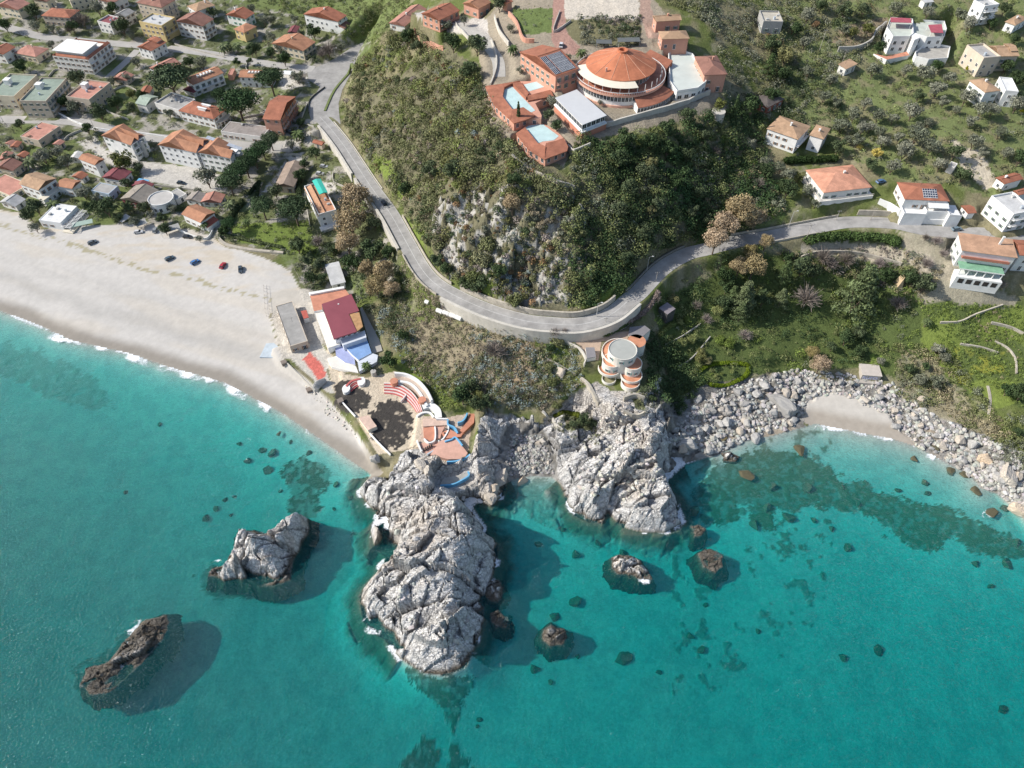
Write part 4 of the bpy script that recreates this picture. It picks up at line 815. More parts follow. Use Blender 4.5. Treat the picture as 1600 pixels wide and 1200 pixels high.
    for si, (L, fx) in enumerate(((x1 - x0, 'f'), (y1 - y0, 'l'), (y1 - y0, 'r'))):
        n = int(L / 3.3)
        if n < 1 or small: continue
        for s in range(ns):
            for i in range(n):
                if rng2.random() < .14: continue
                u = (i + .5) / n; tall = (d.get('balc') and fx == 'f' and s > 0) or (s == 0 and i == n // 2 and fx == 'f')
                hh = 2.15 if tall else 1.25; zb = s * 3.0 + (.25 if tall else 1.0)
                if zb + hh > h - .35: hh = h - .4 - zb
                if hh < .6: continue
                me_ = window_mesh(1.1, round(hh, 2), sh if (n > 1 and L / n > 2.6) else None); nm = 'door' if (tall and s == 0) else 'window'
                if fx == 'f': link(nm, me_, root, (x0 + L * u, y0 - .01, zb), 0)
                elif fx == 'l': link(nm, me_, root, (x0 - .01, y0 + L * u, zb), -math.pi / 2)
                else: link(nm, me_, root, (x1 + .01, y0 + L * u, zb), math.pi / 2)
    if d.get('balc'):
        for s in range(1, ns):
            n = max(1, int(w / 7)); sg = (x1 - x0) / n
            for i in range(n):
                b = MB(); a, c_ = x0 + sg * i + .5, x0 + sg * (i + 1) - .5; b.box(a, c_, y0 - 1.3, y0 - .01, s * 3 + .02, s * 3 + .18)
                B = b.build('balcony', W, root); b = MB(); balustrade(b, a, c_, y0 - 1.28, y0 - 1.2, s * 3 + .18); b.box(a, a + .1, y0 - 1.2, y0 - .03, s * 3 + .9, s * 3 + 1.05); b.box(c_ - .1, c_, y0 - 1.2, y0 - .03, s * 3 + .9, s * 3 + 1.05); b.build('railing', WHITEM if rng2.random() < .6 else W, B)
    if d.get('ch') or (rt in ('gx', 'hip') and rng2.random() < .5 and w > 7):
        cxm = rng2.uniform(-w * .25, w * .25); cym = rng2.uniform(-dp * .15, dp * .2); b = MB(); b.box(cxm - .35, cxm + .35, cym - .3, cym + .3, h, h + rise + .7); b.box(cxm - .45, cxm + .45, cym - .4, cym + .4, h + rise + .7, h + rise + .85); b.build('chimney', W, roof)
    if d.get('hut'):
        b = MB(); b.box(w * .02, w * .02 + 3.2, dp * .1, dp * .1 + 3, h + .06, h + 2.7); b.box(w * .02 - .2, w * .02 + 3.4, dp * .1 - .2, dp * .1 + 3.2, h + 2.7, h + 2.9); b.build('stair_hut', WHITEM, root)
    if d.get('wing'):
        b = MB(); gable(b, w * .1, w * .5 - .3, -dp * .3, dp * .4, h + rise * .75, .8, 'x'); b.build('upper_roof', RMAT, root)
        b = MB(); b.box(w * .1 + .3, w * .5 - .6, -dp * .3 + .3, dp * .4 - .3, h - .1, h + rise * .75 - .05); b.build('upper_wall', W, root)
    if d.get('pent'):
        b = MB(); b.add([(-w*.5,y0-4.2,h-3.6),(w*.28,y0-4.2,h-3.6),(w*.28,y0-.02,h-2.4),(-w*.5,y0-.02,h-2.4),(-w*.5,y0-4.2,h-3.8),(w*.28,y0-4.2,h-3.8),(w*.28,y0-.02,h-2.6),(-w*.5,y0-.02,h-2.6)], [(0,1,2,3),(7,6,5,4),(0,4,5,1),(1,5,6,2),(2,6,7,3),(3,7,4,0)]); b.build('lean_to_roof', rcolour(BROWNR, 'X'), root)
        b = MB(); b.box(-w*.5+.3, w*.26, y0-3.9, y0-.01, -5, h-3.75); b.build('lean_to_wall', W, root)
    if d.get('sky'):
        b = MB(); b.box(-w*.25, w*.28, -dp*.22, dp*.08, h + rise*.25, h + rise*.8); b.build('roof_terrace', mat('terrace_floor', (.55,.45,.36)), root)
        for i in range(5): b = MB(); b.box(-w*.22 + i*w*.1, -w*.22 + i*w*.1 + w*.05, -dp*.2, -dp*.02, h + rise*.8, h + rise*.8 + .5); b.build('skylight', WHITEM, roof)
    if d.get('dorm'):
        for xx in (-w*.18, w*.12):
            b = MB(); b.box(xx - .5, xx + .5, -dp*.18, dp*.02, h + rise*.4, h + rise + .6); b.box(xx - .65, xx + .65, -dp*.22, dp*.04, h + rise + .6, h + rise + .72); b.build('dormer', WHITEM, roof)
    if d.get('porch'):
        pts = [(w*.46*math.cos(t) + w*.05, y0 - .02 + 3.0*math.sin(t)) for t in np.linspace(math.pi, 2*math.pi, 14)]; b = MB(); b.prism(pts, 2.9, 3.15); b.build('porch_slab', wallm('cream_slab', (.72,.66,.54)), root)
        [MB().tube((px_*.96, (py_-y0)*.93+y0, -1), (px_*.96, (py_-y0)*.93+y0, 2.9), .14).build('porch_column', WHITEM, root) for px_, py_ in pts[1:-1:2]]
    if d.get('towers'):   # round water tanks / stair drums on the front
        n = max(1, int(w / 13))
        for i in range(n):
            xx = -w*.5 + (i + .55) * w / n; b = MB(); b.tube((xx, y0 - .9, -3), (xx, y0 - .9, h - .6), 1.25, n=16); b.build('stair_drum', mat('grey_concrete_drum', (.42,.43,.42)), root, smooth=False)
        if d['label'].startswith('right'):
            b = MB(); b.add([(w*.28,y0-1,h-.4),(w*.5,y0-1,h-.4),(w*.5,y1,h+rise+.2),(w*.28,y1,h+rise+.2),(w*.28,y0-1,h-.5),(w*.5,y0-1,h-.5),(w*.5,y1,h+rise+.1),(w*.28,y1,h+rise+.1)], [(0,1,2,3),(7,6,5,4),(0,4,5,1),(1,5,6,2),(2,6,7,3),(3,7,4,0)]); b.build('metal_roof', mat('blue_grey_metal', (.50,.54,.60), rough=.5), root)
    if d.get('lower'):
        b = MB(); b.box(x0 - 2.2, x1 + .3, y0 - 3.4, y0 - .01, -5, 3.2); b.build('lower_storey', W, root); b = MB(); b.box(x0 - 2.4, x1 + .5, y0 - 3.6, y0 - .01, 3.2, 3.36); b.build('terrace', wallm('cream_slab', (.72,.66,.54)), root)
        for i in range(4): link('window', window_mesh(1.1, 1.6, None), root, (x0 + (i + .3) * (w / 4), y0 - 3.43, .9), 0)
    if d.get('porchr'):
        b = MB(); b.add([(x0+.5,y0-3,2.6),(x1-1,y0-3,2.6),(x1-1,y0-.02,3.5),(x0+.5,y0-.02,3.5),(x0+.5,y0-3,2.4),(x1-1,y0-3,2.4),(x1-1,y0-.02,3.3),(x0+.5,y0-.02,3.3)], [(0,1,2,3),(7,6,5,4),(0,4,5,1),(1,5,6,2),(2,6,7,3),(3,7,4,0)]); b.build('porch_roof', rcolour((.42,.13,.09), 'X'), root)
        b = MB(); b.box(x0+.7, x1-1.2, y0-2.8, y0-.02, -3, 2.35); b.build('porch_wall', W, root)
    if d.get('deck'):
        b = MB(); b.box(x0 - 1.6, x1 + 1.6, y0 - 1.8, y1 + .5, -6, 1.2); b.build('terrace', W, root)
        b = MB(); balustrade(b, x0 - 1.6, x1 + 1.6, y0 - 1.8, y0 - 1.7, 1.2); balustrade(b, x0 - 1.6, x0 - 1.5, y0 - 1.7, y1, 1.2); b.build('railing', wallm('cream_slab', (.72,.66,.54)), root)
    if d.get('solar'):
        for nm, a0, a1, b0, b1, zt in (('terrace', -w*.48, w*.02, -4.4, -.03, .3), ('terrace', w*.02, w*.55, -3.4, -.03, 1.0), ('side_terrace', w*.5+.02, w*.5+5, -5.0, 3, .9)):
            b = MB(); b.box(a0, a1, y0 + b0, y0 + b1, -6, zt); T_ = b.build(nm, WHITEM, root); b = MB(); b.box(a0, a1, y0 + b0, y0 + b0 + .25, zt, zt + .9); b.box(a0, a0 + .25, y0 + b0 + .25, y0 + b1, zt, zt + .9); b.build('parapet', WHITEM, T_)
        b = MB(); b.add([(w*.05,y0-2.6,3.0),(w*.5,y0-2.6,3.0),(w*.5,y0-.03,4.0),(w*.05,y0-.03,4.0),(w*.05,y0-2.6,2.85),(w*.5,y0-2.6,2.85),(w*.5,y0-.03,3.85),(w*.05,y0-.03,3.85)], [(0,1,2,3),(7,6,5,4),(0,4,5,1),(1,5,6,2),(2,6,7,3),(3,7,4,0)]); b.build('white_porch_roof', WHITEM, root)
        panels(roof, -w*.08, w*.24, 6, 4, -dp*.42, -dp*.06, h + rise*.22, h + rise*.92)
    if d.get('solar2'):
        panels(roof, -w*.46, -w*.22, 4, 3, -dp*.47, -dp*.05, h + rise*.12, h + rise*.95); panels(roof, -w*.19, w*.40, 12, 4, -dp*.47, -dp*.05, h + rise*.12, h + rise*.95)
    if d.get('turq'):
        m_ = mat('turquoise_canvas', (.06,.50,.40), .12, .4); b = MB(); gable(b, w*.0, w*.48, -dp*.02, dp*.48, h + 2.7, .5, 'y', t=.06); b.build('canopy', m_, root)
        for px_, py_ in ((.02,0),(.46,0),(.02,.46),(.46,.46)): b = MB(); b.tube((w*px_, dp*py_, h), (w*px_, dp*py_, h + 2.7), .07); b.build('canopy_post', IRON, root)
        b = MB(); b.add([(-w/2-.3,-dp/2,h-.3),(-w*.12,-dp/2,h+.9),(-w*.12,dp/2,h+.9),(-w/2-.3,dp/2,h-.3),(-w/2-.3,-dp/2,h-.5),(-w*.12,-dp/2,h+.7),(-w*.12,dp/2,h+.7),(-w/2-.3,dp/2,h-.5)], [(0,1,2,3),(7,6,5,4),(0,4,5,1),(1,5,6,2),(2,6,7,3),(3,7,4,0)]); b.build('tiled_strip', rcolour((.58,.33,.20), 'Y'), root)
        b = MB()
        for k in range(7): b.box(-w*.1, w*.0, -dp*.45 + k*dp*.13, -dp*.45 + k*dp*.13 + .12, h + 1.1, h + 1.25)
        b.build('pergola', IRON, root); b = MB(); b.box(x0 - 1, x1 + 1, y0 - 3.4, y0 - .02, -4, .9); b.build('terrace', W, root); b = MB(); balustrade(b, x0 - 1, x1 + 1, y0 - 3.4, y0 - 3.3, .9); b.build('railing', WHITEM, root)
    if d.get('green'):
        RB = wallm('red_band', (.50,.20,.14)); GT = mat('green_terrace', (.22,.42,.28), .25, .5)
        for k, (yy, zt, mm_) in enumerate(((1.4, 5.4, RB), (4.8, 2.7, GT))):
            b = MB(); b.box(x0 + .6, x1 - 1.5 - k, y0 - yy - (0 if k == 0 else 0), y0 - .02 - (0 if k == 0 else 0), zt - .3, zt); b.build('balcony_floor', mm_, root)
            b = MB(); b.box(x0 + .6, x1 - 1.5 - k, y0 - yy - .1, y0 - yy, zt - .3, zt + (.8 if k == 0 else .15)); b.build('balcony_edge', RB if k == 0 else WHITEM, root)
        b = MB(); b.box(x0 + .3, x1 - 2.2, y0 - 6.2, y0 - .03, -6, -.2); b.build('lower_terrace', W, root)
        for i in range(6): b = MB(); xx = x0 + 1.0 + i * (x1 - x0 - 4) / 5; b.box(xx, xx + .3, y0 - 4.7, y0 - 4.4, -.2, 2.4); b.build('column', WHITEM, root)
        for i in range(5): b = MB(); xx = x0 + 1.6 + i * (x1 - x0 - 4) / 5; b.box(xx, xx + 2, y0 - 6.26, y0 - 6.2, -3, -.9); b.build('window', DARKM, root)
    if d['label'].startswith('white flat-roofed beach house'):
        b = MB()
        for k in range(14): b.box(x0 - 1 + k * (w + 1) / 14, x0 - 1 + k * (w + 1) / 14 + .25, y0 - 5, y0 - .02, 2.7, 2.85)
        for yy in (-5, -2.6, -.4): b.box(x0 - 1.2, x1 + .2, y0 + yy, y0 + yy + .2, 2.55, 2.7)
        b.build('pergola', WHITEM, root); [MB().box(x0 - 1 + k * w / 3, x0 - .8 + k * w / 3, y0 - 4.9, y0 - 4.7, -2, 2.55).build('pergola_post', WHITEM, root) for k in range(4)]; b = MB(); b.box(x0 - 1.5, x1, y0 - 5.4, y0 - .02, -2, .3); b.build('porch_floor', wallm('cream_slab', (.72,.66,.54)), root)
    if rt in ('flat', 'terr') and w > 8 and dp > 6:
        for k in range(rng2.randint(1, 3)):
            a, c_ = rng2.uniform(-w * .4, w * .35), rng2.uniform(-dp * .35, dp * .3); b = MB()
            if rng2.random() < .5: b.tube((a, c_, h + .06), (a, c_, h + 1.3), .55, n=12); b.build('water_tank', mat('tank_plastic', (.45,.50,.55)), roof)
            else: b.box(a, a + 1.4, c_, c_ + .9, h + .06, h + .8); b.build('roof_box', mat('roof_box', (.5,.5,.48)), roof)
    elif w > 7:
        a = rng2.uniform(-w * .3, w * .3); b = MB(); b.tube((a, 0, h + rise * .6), (a, 0, h + rise + 2.0), .04, n=5); b.tube((a - .6, 0, h + rise + 1.7), (a + .6, 0, h + rise + 1.7), .03, n=4); b.build('aerial', IRON, roof)
    return root
for d in HS: house(d)
# ---------------------------------------------------------------- hand-made buildings: hotel, villas, beach restaurant, amphitheatre
def ctr(pts): return sum(p[0] for p in pts) / len(pts), sum(p[1] for p in pts) / len(pts)
def loc(pts, o): return [(p[0] - o[0], p[1] - o[1]) for p in pts]
def ewin(root, o, P, Q, z, n, w=1.1, h=1.3, nm='window', m=None):
    P = Vector((P[0] - o[0], P[1] - o[1])); Q = Vector((Q[0] - o[0], Q[1] - o[1])); t = (Q - P); L = t.length; t /= L
    nn = Vector((t.y, -t.x)); a = math.atan2(t.y, t.x)
    for i in range(n):
        p = P + t * L * (i + .5) / n + nn * .01; link(nm, m or window_mesh(w, h, None), root, (p.x, p.y, z - o[2]), a)
def orient(pts):
    a = sum(pts[i][0] * pts[(i + 1) % len(pts)][1] - pts[(i + 1) % len(pts)][0] * pts[i][1] for i in range(len(pts))); return pts if a > 0 else pts[::-1]
PINK = wcolour(PINKW); TW = wcolour(WHITE); TR = tile('tiles_terra', TERRA, 'X'); TRF = mat('terracotta_floor', (.52, .23, .15), .3, .4); RING = wallm('pink_band', (.68, .40, .30)); LB = mat('pale_blue_terrace', (.50, .66, .66), .15, .3); CANV = mat('cream_canvas', (.74, .68, .56), .08, .5)
def arc(cx, cy, r, a0, a1, n, ry=None):
    ry = ry or r; return [(cx + r * math.cos(R_(a0 + (a1 - a0) * i / n)), cy + ry * math.sin(R_(a0 + (a1 - a0) * i / n))) for i in range(n + 1)]
# round hotel
dx_, dy_ = PP([(970.5, 99)], 72)[0]; O = (dx_, dy_, 62.0)
ht = empty('round_hotel', O, 0, 'big round hotel with red conical roof and cream awning on the hilltop', 'hotel')
b = MB(); b.prism(arc(0, 0, 18.2, 0, 360, 48)[:-1], -4, 5.0); b.build('lower_storey', TW, ht)
for k in range(34): 
    a = 183 + k * 4.8; 
    if a < 345: p = arc(0, 0, 18.22, a, a, 1)[0]; link('window', window_mesh(1.15, 1.9, None), ht, (p[0], p[1], 2.6), R_(a + 90))
b = MB(); b.prism(arc(0, 0, 18.7, 0, 360, 48)[:-1], 0, .9); b.build('base_band', RING, ht)
b = MB(); b.prism(arc(0, 0, 19.4, 0, 360, 48)[:-1], 5.0, 5.9, 0, 1); b.build('terrace', [RING, TRF], ht)
b = MB(); b.ribbon(arc(0, 0, 19.2, 0, 360, 72)[:-1], -.1, .1, 6.7, 6.85, closed=True)
for k in range(120): p = arc(0, 0, 19.2, k * 3, 0, 1)[0]; b.box(p[0] - .07, p[0] + .07, p[1] - .07, p[1] + .07, 5.9, 6.7)
b.build('railing', TW, ht)
b = MB(); b.prism(arc(0, 0, 12.6, 0, 360, 40)[:-1], 5.9, 9.8); b.build('upper_wall', wallm('red_wall', (.42, .17, .12)), ht)
for k in range(20):
    a = 190 + k * 9; p = arc(0, 0, 12.62, a, a, 1)[0]; link('window', window_mesh(1.3, 2.1, None), ht, (p[0], p[1], 6.2), R_(a + 90))
for k in range(16):
    p = arc(0, 0, 17.6, 180 + k * 12, 0, 1)[0]; b = MB(); b.tube((p[0], p[1], 5.9), (p[0], p[1], 8.6), .14); b.build('column', TW, ht)
b = MB(); rings = [(14.9, 9.6), (14.9, 9.85), (10, 11.7), (5, 13.9), (2.2, 15.0), (2.2, 15.9), (1.5, 15.9), (1.5, 14.6)]
vs = []; n = 48
for r, z in rings: vs += [(r * math.cos(2 * math.pi * k / n), r * math.sin(2 * math.pi * k / n), z) for k in range(n)]
b.add(vs, [(i * n + k, i * n + (k + 1) % n, (i + 1) * n + (k + 1) % n, (i + 1) * n + k) for i in range(len(rings) - 1) for k in range(n)] + [tuple(range(n))[::-1], tuple(range(7 * n, 8 * n))]); rf = b.build('roof', mat('cone_tiles', (.52, .19, .10), .3, .22, fine=1.6), ht)
for a in range(8, 368, 30):
    p = arc(0, 0, 14.8, a, a, 1)[0]; q = arc(0, 0, 2.3, a, a, 1)[0]; m_ = arc(0, 0, 10, a, a, 1)[0]; b = MB(); b.tube((*p, 9.9), (*m_, 11.78), .09); b.tube((*m_, 11.78), (*q, 15.02), .09); b.build('hip_cap', mat('ridge_tiles', (.62, .36, .25)), rf)
b = MB(); b.box(-7.6, -6.8, -9.6, -8.9, 9.5, 12.6); b.build('chimney', RING, rf)
A0, A1 = arc(0, 0, 13.6, 178, 287, 26), arc(0, 0, 18.9, 178, 287, 26); b = MB(); vs = [(*p, 9.75) for p in A0] + [(*p, 8.7) for p in A1] + [(*p, 9.65) for p in A0] + [(*p, 8.6) for p in A1]; m = 27
b.add(vs, [(i, i + m, i + m + 1, i + 1) for i in range(26)] + [(i + 2 * m, i + 2 * m + 1, i + 3 * m + 1, i + 3 * m) for i in range(26)] + [(i + m, i + 3 * m, i + 3 * m + 1, i + m + 1) for i in range(26)]); b.build('awning', CANV, ht)
# skirt roof sweeping round to the right
A0, A1 = arc(0, 0, 18.9, 283, 335, 14), arc(0, 0, 24.5, 283, 335, 14); vs = [(*p, 4.6) for p in A0] + [(*p, 3.0) for p in A1] + [(*p, 4.4) for p in A0] + [(*p, 2.8) for p in A1]; m = 15; b = MB()
b.add(vs, [(i, i + m, i + m + 1, i + 1) for i in range(14)] + [(i + 2 * m, i + 2 * m + 1, i + 3 * m + 1, i + 3 * m) for i in range(14)] + [(i + m, i + 3 * m, i + 3 * m + 1, i + m + 1) for i in range(14)]); b.build('skirt_roof', TR, ht)
b = MB(); b.prism(arc(0, 0, 23.8, 283, 335, 14) + arc(0, 0, 18, 335, 283, 8), -5, 2.9); b.build('veranda_wall', TW, ht)
for k in range(14): a = 284.5 + k * 3.6; p = arc(0, 0, 23.82, a, a, 1)[0]; link('window', window_mesh(1.05, 1.6, None), ht, (p[0], p[1], .6), R_(a + 90))
b = MB(); b.prism([(8, 10), (20, 4), (24, 10), (15, 18)], -3, [6.2, 5.0, 6.4, 7.6]); b.build('side_roof', TR, ht)
# pavilion, deck
def prismhouse(name, label, cat, poly, z, zb, mw, mr, lip=None, wins=(), over=0.0):
    poly = orient(poly); o = (*ctr(poly), zb); r = empty(name, o, 0, label, cat); L = loc(poly, o)
    b = MB(); c = ctr(L); S = [(c[0] + (p[0] - c[0]) * (1 - over), c[1] + (p[1] - c[1]) * (1 - over)) for p in L]
    b.prism(S, -4, z - zb - .15); b.build('wall', mw, r); b = MB(); b.prism(L, z - zb - .15, z - zb + .1); b.build('roof', mr, r)
    if lip: b = MB(); b.ribbon(L, 0, .3, z - zb + .1, z - zb + lip, closed=True); b.build('parapet', mw, r)
    for i, zz_, n, w_, h_ in wins:
        P = (S[i][0] + o[0], S[i][1] + o[1]); Q_ = S[(i + 1) % len(S)]; ewin(r, o, P, (Q_[0] + o[0], Q_[1] + o[1]), zz_, n, w_, h_)
    return r, L, o
WM = wcolour(WHITE)
def front_edges(poly):
    """indices of the polygon edges that look towards the viewer's side"""
    poly = orient(poly); return [i for i in range(len(poly)) if (poly[(i + 1) % len(poly)][0] - poly[i][0]) > abs(poly[(i + 1) % len(poly)][1] - poly[i][1]) * -.2 and math.dist(poly[i], poly[(i + 1) % len(poly)]) > 4]
def wn(poly, z, w_=1.1, h_=1.3, gap=3.0):
    p = orient(poly); return [(i, z, max(1, int(math.dist(p[i], p[(i + 1) % len(p)]) / gap)), w_, h_) for i in front_edges(poly)]
r, L, o = prismhouse('glass_pavilion', 'flat grey-roofed glass pavilion on a terracotta base in front of the round hotel', 'pavilion', PAV, 66.5, 60.5, WM, mat('grey_roof', (.56, .57, .58), .06, .3), None, wn(PAV, 64.2, 1.9, 1.7, 2.3), .06)
b = MB(); c = ctr(L); b.prism([(c[0] + (p[0] - c[0]) * 1.04, c[1] + (p[1] - c[1]) * 1.04) for p in L], 2.6, 3.1); b.build('ledge', WM, r); b = MB(); b.prism([(c[0] + (p[0] - c[0]) * 1.02, c[1] + (p[1] - c[1]) * 1.02) for p in L], -5, 2.6); b.build('base', wallm('terracotta_wall', (.55, .24, .16)), r)
prismhouse('roof_deck_building', 'white many-sided building with pale roof deck right of the round hotel', 'building', DECK, 66, 60, WM, mat('pale_deck', (.56, .60, .56), .12, .2), 1.0, wn(DECK, 63, 1.8, 1.6, 2.4))
# terracotta pool-terrace buildings
def poolhouse(label, body, z, blues, tiles_, zb):
    W = orient(PP(body, z - 1.1, QA)); o = (*ctr(W), zb); r = empty('terrace_building', o, 0, label, 'hotel building', 'terracotta terrace buildings below the hotel')
    b = MB(); b.prism(loc(W, o), -5, z - 1.1 - zb); b.build('wall', PINK, r)
    for p in blues: b = MB(); b.prism(loc(PP(p, z - 1.05, QA), o), z - 1.2 - zb, z - 1.04 - zb); b.build('blue_terrace', LB, r)
    for p in tiles_:
        b = MB(); T = PP([q[:2] for q in p], z, QA); b.prism(loc(T, o), z - 1.15 - zb, [z - zb + (q[2] if len(q) > 2 else 0) for q in p]); b.build('roof', TR, r)
    fe = [i for i in range(len(W)) if W[(i + 1) % len(W)][0] > W[i][0] - 2 and math.dist(W[i], W[(i + 1) % len(W)]) > 4]
    for i in fe: ewin(r, o, W[i], W[(i + 1) % len(W)], zb + 1.2, max(1, int(math.dist(W[i], W[(i + 1) % len(W)]) / 3)), 1.2, 1.7)
    return r
poolhouse('angular terracotta-roofed building round pale blue terraces, upper of the two below the hotel', [(640,540),(850,508),(960,508),(1050,565),(1058,600),(985,625),(945,645),(985,720),(982,745),(900,735),(812,765),(788,742),(695,655)], 64.5,
          [[(752,548),(800,540),(945,690),(920,702),(870,670),(802,682),(742,602)], [(875,528),(960,508),(1012,540),(902,572)]],
          [[(632,530,-.5),(742,522),(752,548),(742,602),(802,682),(790,738,-.6),(690,648,-.7)], [(800,516),(850,503,-.3),(905,580),(888,610)], [(802,682),(872,670),(945,715,-.3),(902,735,-.6),(812,760,-.8),(790,738,-.7)], [(895,598),(1040,560),(1062,592,-.5),(900,622,-.5)], [(742,522),(850,503),(805,518),(750,545)]], 59.5)
poolhouse('curved terracotta-roofed building with pale blue terrace, lower of the two below the hotel', [(830,835),(905,770),(985,770),(1070,805),(1145,888),(1140,930),(1008,985),(902,925)], 62,
          [[(882,802),(905,785),(992,776),(1092,850),(1062,876),(992,884),(962,896)]], [[(825,825,-.5),(882,795),(962,894),(1012,918,.2),(1006,985,-.7),(900,920,-.7)], [(1012,896,.2),(1070,880),(1122,862),(1152,908,-.6),(1145,932,-.8),(1006,985,-.7),(1006,930,.2)]], 57)
# oval cliff villa
vo = (VILLA_C[0], VILLA_C[1], 15.0); vl = empty('round_villa', vo, 0, 'cream villa of stacked round towers with orange terraces on the sea cliff', 'villa'); CRW = wallm('cream_wall', (.72, .69, .62)); ORT = mat('orange_terrace', (.58, .27, .16), .25, .4)
def drum(name, px, py, z, r, zb, mt, mw=CRW, lip=0, sq=1.0):
    x, y = PP([(px, py)], z, QV)[0]; x -= vo[0]; y -= vo[1]; b = MB(); b.prism(arc(x, y, r, 0, 360, 28, r * sq)[:-1], zb - 15, z - 15, 0, 1); q = b.build(name, [mw, mt], vl)
    if lip: b = MB(); b.ribbon(arc(x, y, r, 0, 360, 28, r * sq)[:-1], -.02, .22, z - 15.2, z - 15 + lip, closed=True); b.build('parapet', mw, q)
    return x, y
GC = mat('grey_concrete_roof', (.40, .41, .38), .1, .4)
x, y = drum('top_tower', 692, 385, 25.4, 5.2, 14, GC, lip=.25); [link('window', window_mesh(.9, 1.2, (.10,.30,.28)), vl, (x + 5.22 * math.cos(R_(a)), y + 5.22 * math.sin(R_(a)), 8.2), R_(a + 90)) for a in (262, 300, 215)]
drum('terrace_drum', 672, 400, 21.6, 6.6, 13, ORT, lip=.5); x, y = drum('left_drum', 625, 455, 21.3, 3.5, 12, ORT, lip=.4); [link('window', window_mesh(.9, 1.2, (.10,.30,.28)), vl, (x + 3.52 * math.cos(R_(a)), y + 3.52 * math.sin(R_(a)), 3.7), R_(a + 90)) for a in (240, 290)]
x, y = drum('right_drum', 752, 470, 21.3, 3.6, 12, ORT, lip=.4); [link('window', window_mesh(.9, 1.2, (.10,.30,.28)), vl, (x + 3.62 * math.cos(R_(a)), y + 3.62 * math.sin(R_(a)), 3.7), R_(a + 90)) for a in (250, 290)]
drum('balcony_ring', 610, 500, 18, 4.3, 17.5, ORT, lip=.7); drum('balcony_ring', 745, 545, 17.6, 4.0, 17.1, ORT, lip=.7); drum('lower_drum', 740, 590, 16.6, 3.4, 8, ORT, lip=.6); drum('lower_drum', 605, 570, 15.6, 2.6, 8, mat('mossy_terrace', (.30,.28,.16)), lip=.6); drum('side_terrace', 780, 330, 20.6, 3.4, 14, ORT)
r, L, o = prismhouse('garage', 'small grey-roofed garage beside the round cliff villa', 'garage', PP([(735,245),(830,235),(865,262),(800,318),(725,295)], 20.5, QV), 20.5, 17.5, CRW, mat('slate', (.24, .23, .24), .15, .5), None)
prismhouse('tiled_shelter', 'open shelter with a dull violet tiled roof above the villa garden', 'shelter', PP([(918,125),(970,90),(1022,130),(972,165)], 20, QV), 20, 17.4, IRON, mat('violet_tiles', (.27,.24,.26), .15, .5), None)
prismhouse('lean_to_shelter', 'narrow grey-roofed lean-to on the courtyard left of the round villa', 'shelter', PP([(460,372),(515,372),(525,430),(468,440)], 21.8, QV), 21.8, 19.9, CRW, mat('slate', (.24, .23, .24), .15, .5), None)
b = MB(); b.prism(COURT, 14, 19.96); tag(b.build('courtyard', mat('courtyard_tiles', (.50, .38, .29), .15, .5)), kind='structure')
# beach restaurant
def P5(pts, z): return PP(pts, z, Q5)
ro = (*P5([(530, 380)], 5)[0], 4.9); rs = empty('beach_restaurant', ro, 0, 'beach restaurant with crimson roof, white side terrace and blue front terraces', 'restaurant')
def rp(name, pts, z0, z1, mw, mt=None, par=None):
    b = MB(); zl = z1 if hasattr(z1, '__len__') else [z1] * len(pts); P = [PP([p], zl[i], Q5)[0] for i, p in enumerate(pts)]
    b.prism(loc(P, ro), z0 - 4.9, [a - 4.9 for a in zl], 0, 1); return b.build(name, [mw, mt or mw], par or rs)
CRM = mat('crimson_sheet', (.30, .085, .105), .1, .2, rough=.55, stripes=('X', .9)); BLU = mat('blue_terrace', (.22, .36, .62), .22, .3)
Wr = P5([(418,306),(588,248),(632,340),(632,460),(490,508)], 11.4); b = MB(); b.prism(loc(Wr, ro), -3, 6.4); b.build('wall', TW, rs)
rp('crimson_roof', [(410,300),(595,237),(645,342),(580,362),(630,472),(485,518)], 11.3, [12.2,12.2,11.7,11.7,11.7,11.9], CRM)
rp('tan_roof', [(580,362),(645,352),(668,440),(630,472)], 11.0, 11.45, mat('rusty_tan', (.46,.27,.13), .3, .6)); rp('rear_terrace', [(335,235),(550,195),(585,245),(410,300),(415,335),(362,345)], 4, 8.6, TW, mat('orange_floor', (.58,.26,.17), .25, .4))
rp('rear_parapet', [(328,228),(550,188),(552,200),(338,240)], 8, 9.4, TW); rp('white_terrace', [(365,345),(412,318),(488,520),(520,530),(525,550),(450,575)], 3, 7.6, TW, wallm('white_floor', (.74,.71,.64)))
rp('front_wall', [(525,515),(680,465),(690,508),(545,558)], 3, 9.4, wallm('pale_blue_wall', (.62,.66,.72))); rp('blue_terrace', [(545,556),(690,508),(722,605),(640,650),(600,615)], 3, 7.2, TW, BLU)
rp('lower_blue_terrace', [(495,570),(535,556),(615,640),(620,680),(555,665),(500,625)], 3, 6.0, TW, mat('lilac_floor', (.36,.40,.62), .2, .4)); rp('curved_white_stair', [(445,640),(500,625),(560,660),(625,690),(640,730),(560,715),(470,690)], 3, 5.6, TW, wallm('white_floor', (.74,.71,.64)))
rp('terrace_wall', [(722,605),(762,620),(755,660),(645,722),(635,660)], 3, 6.8, wallm('pale_blue_wall', (.62,.66,.72)))
for z0, P, Q_, n in ((9.6, Wr[4], Wr[3], 4), (6.2, Wr[0], Wr[4], 5), (9.4, Wr[0], Wr[4], 4)): ewin(rs, ro, P, Q_, z0, n)
b = MB(); b.box(0, .6, 0, .5, 7.1, 7.3); b.build('vent', TW, rs)
b = MB(); b.prism(P5([(650,330),(700,270),(790,590),(725,610)], 5.4), 3, 5.35); tag(b.build('service_yard', CONC), kind='structure')
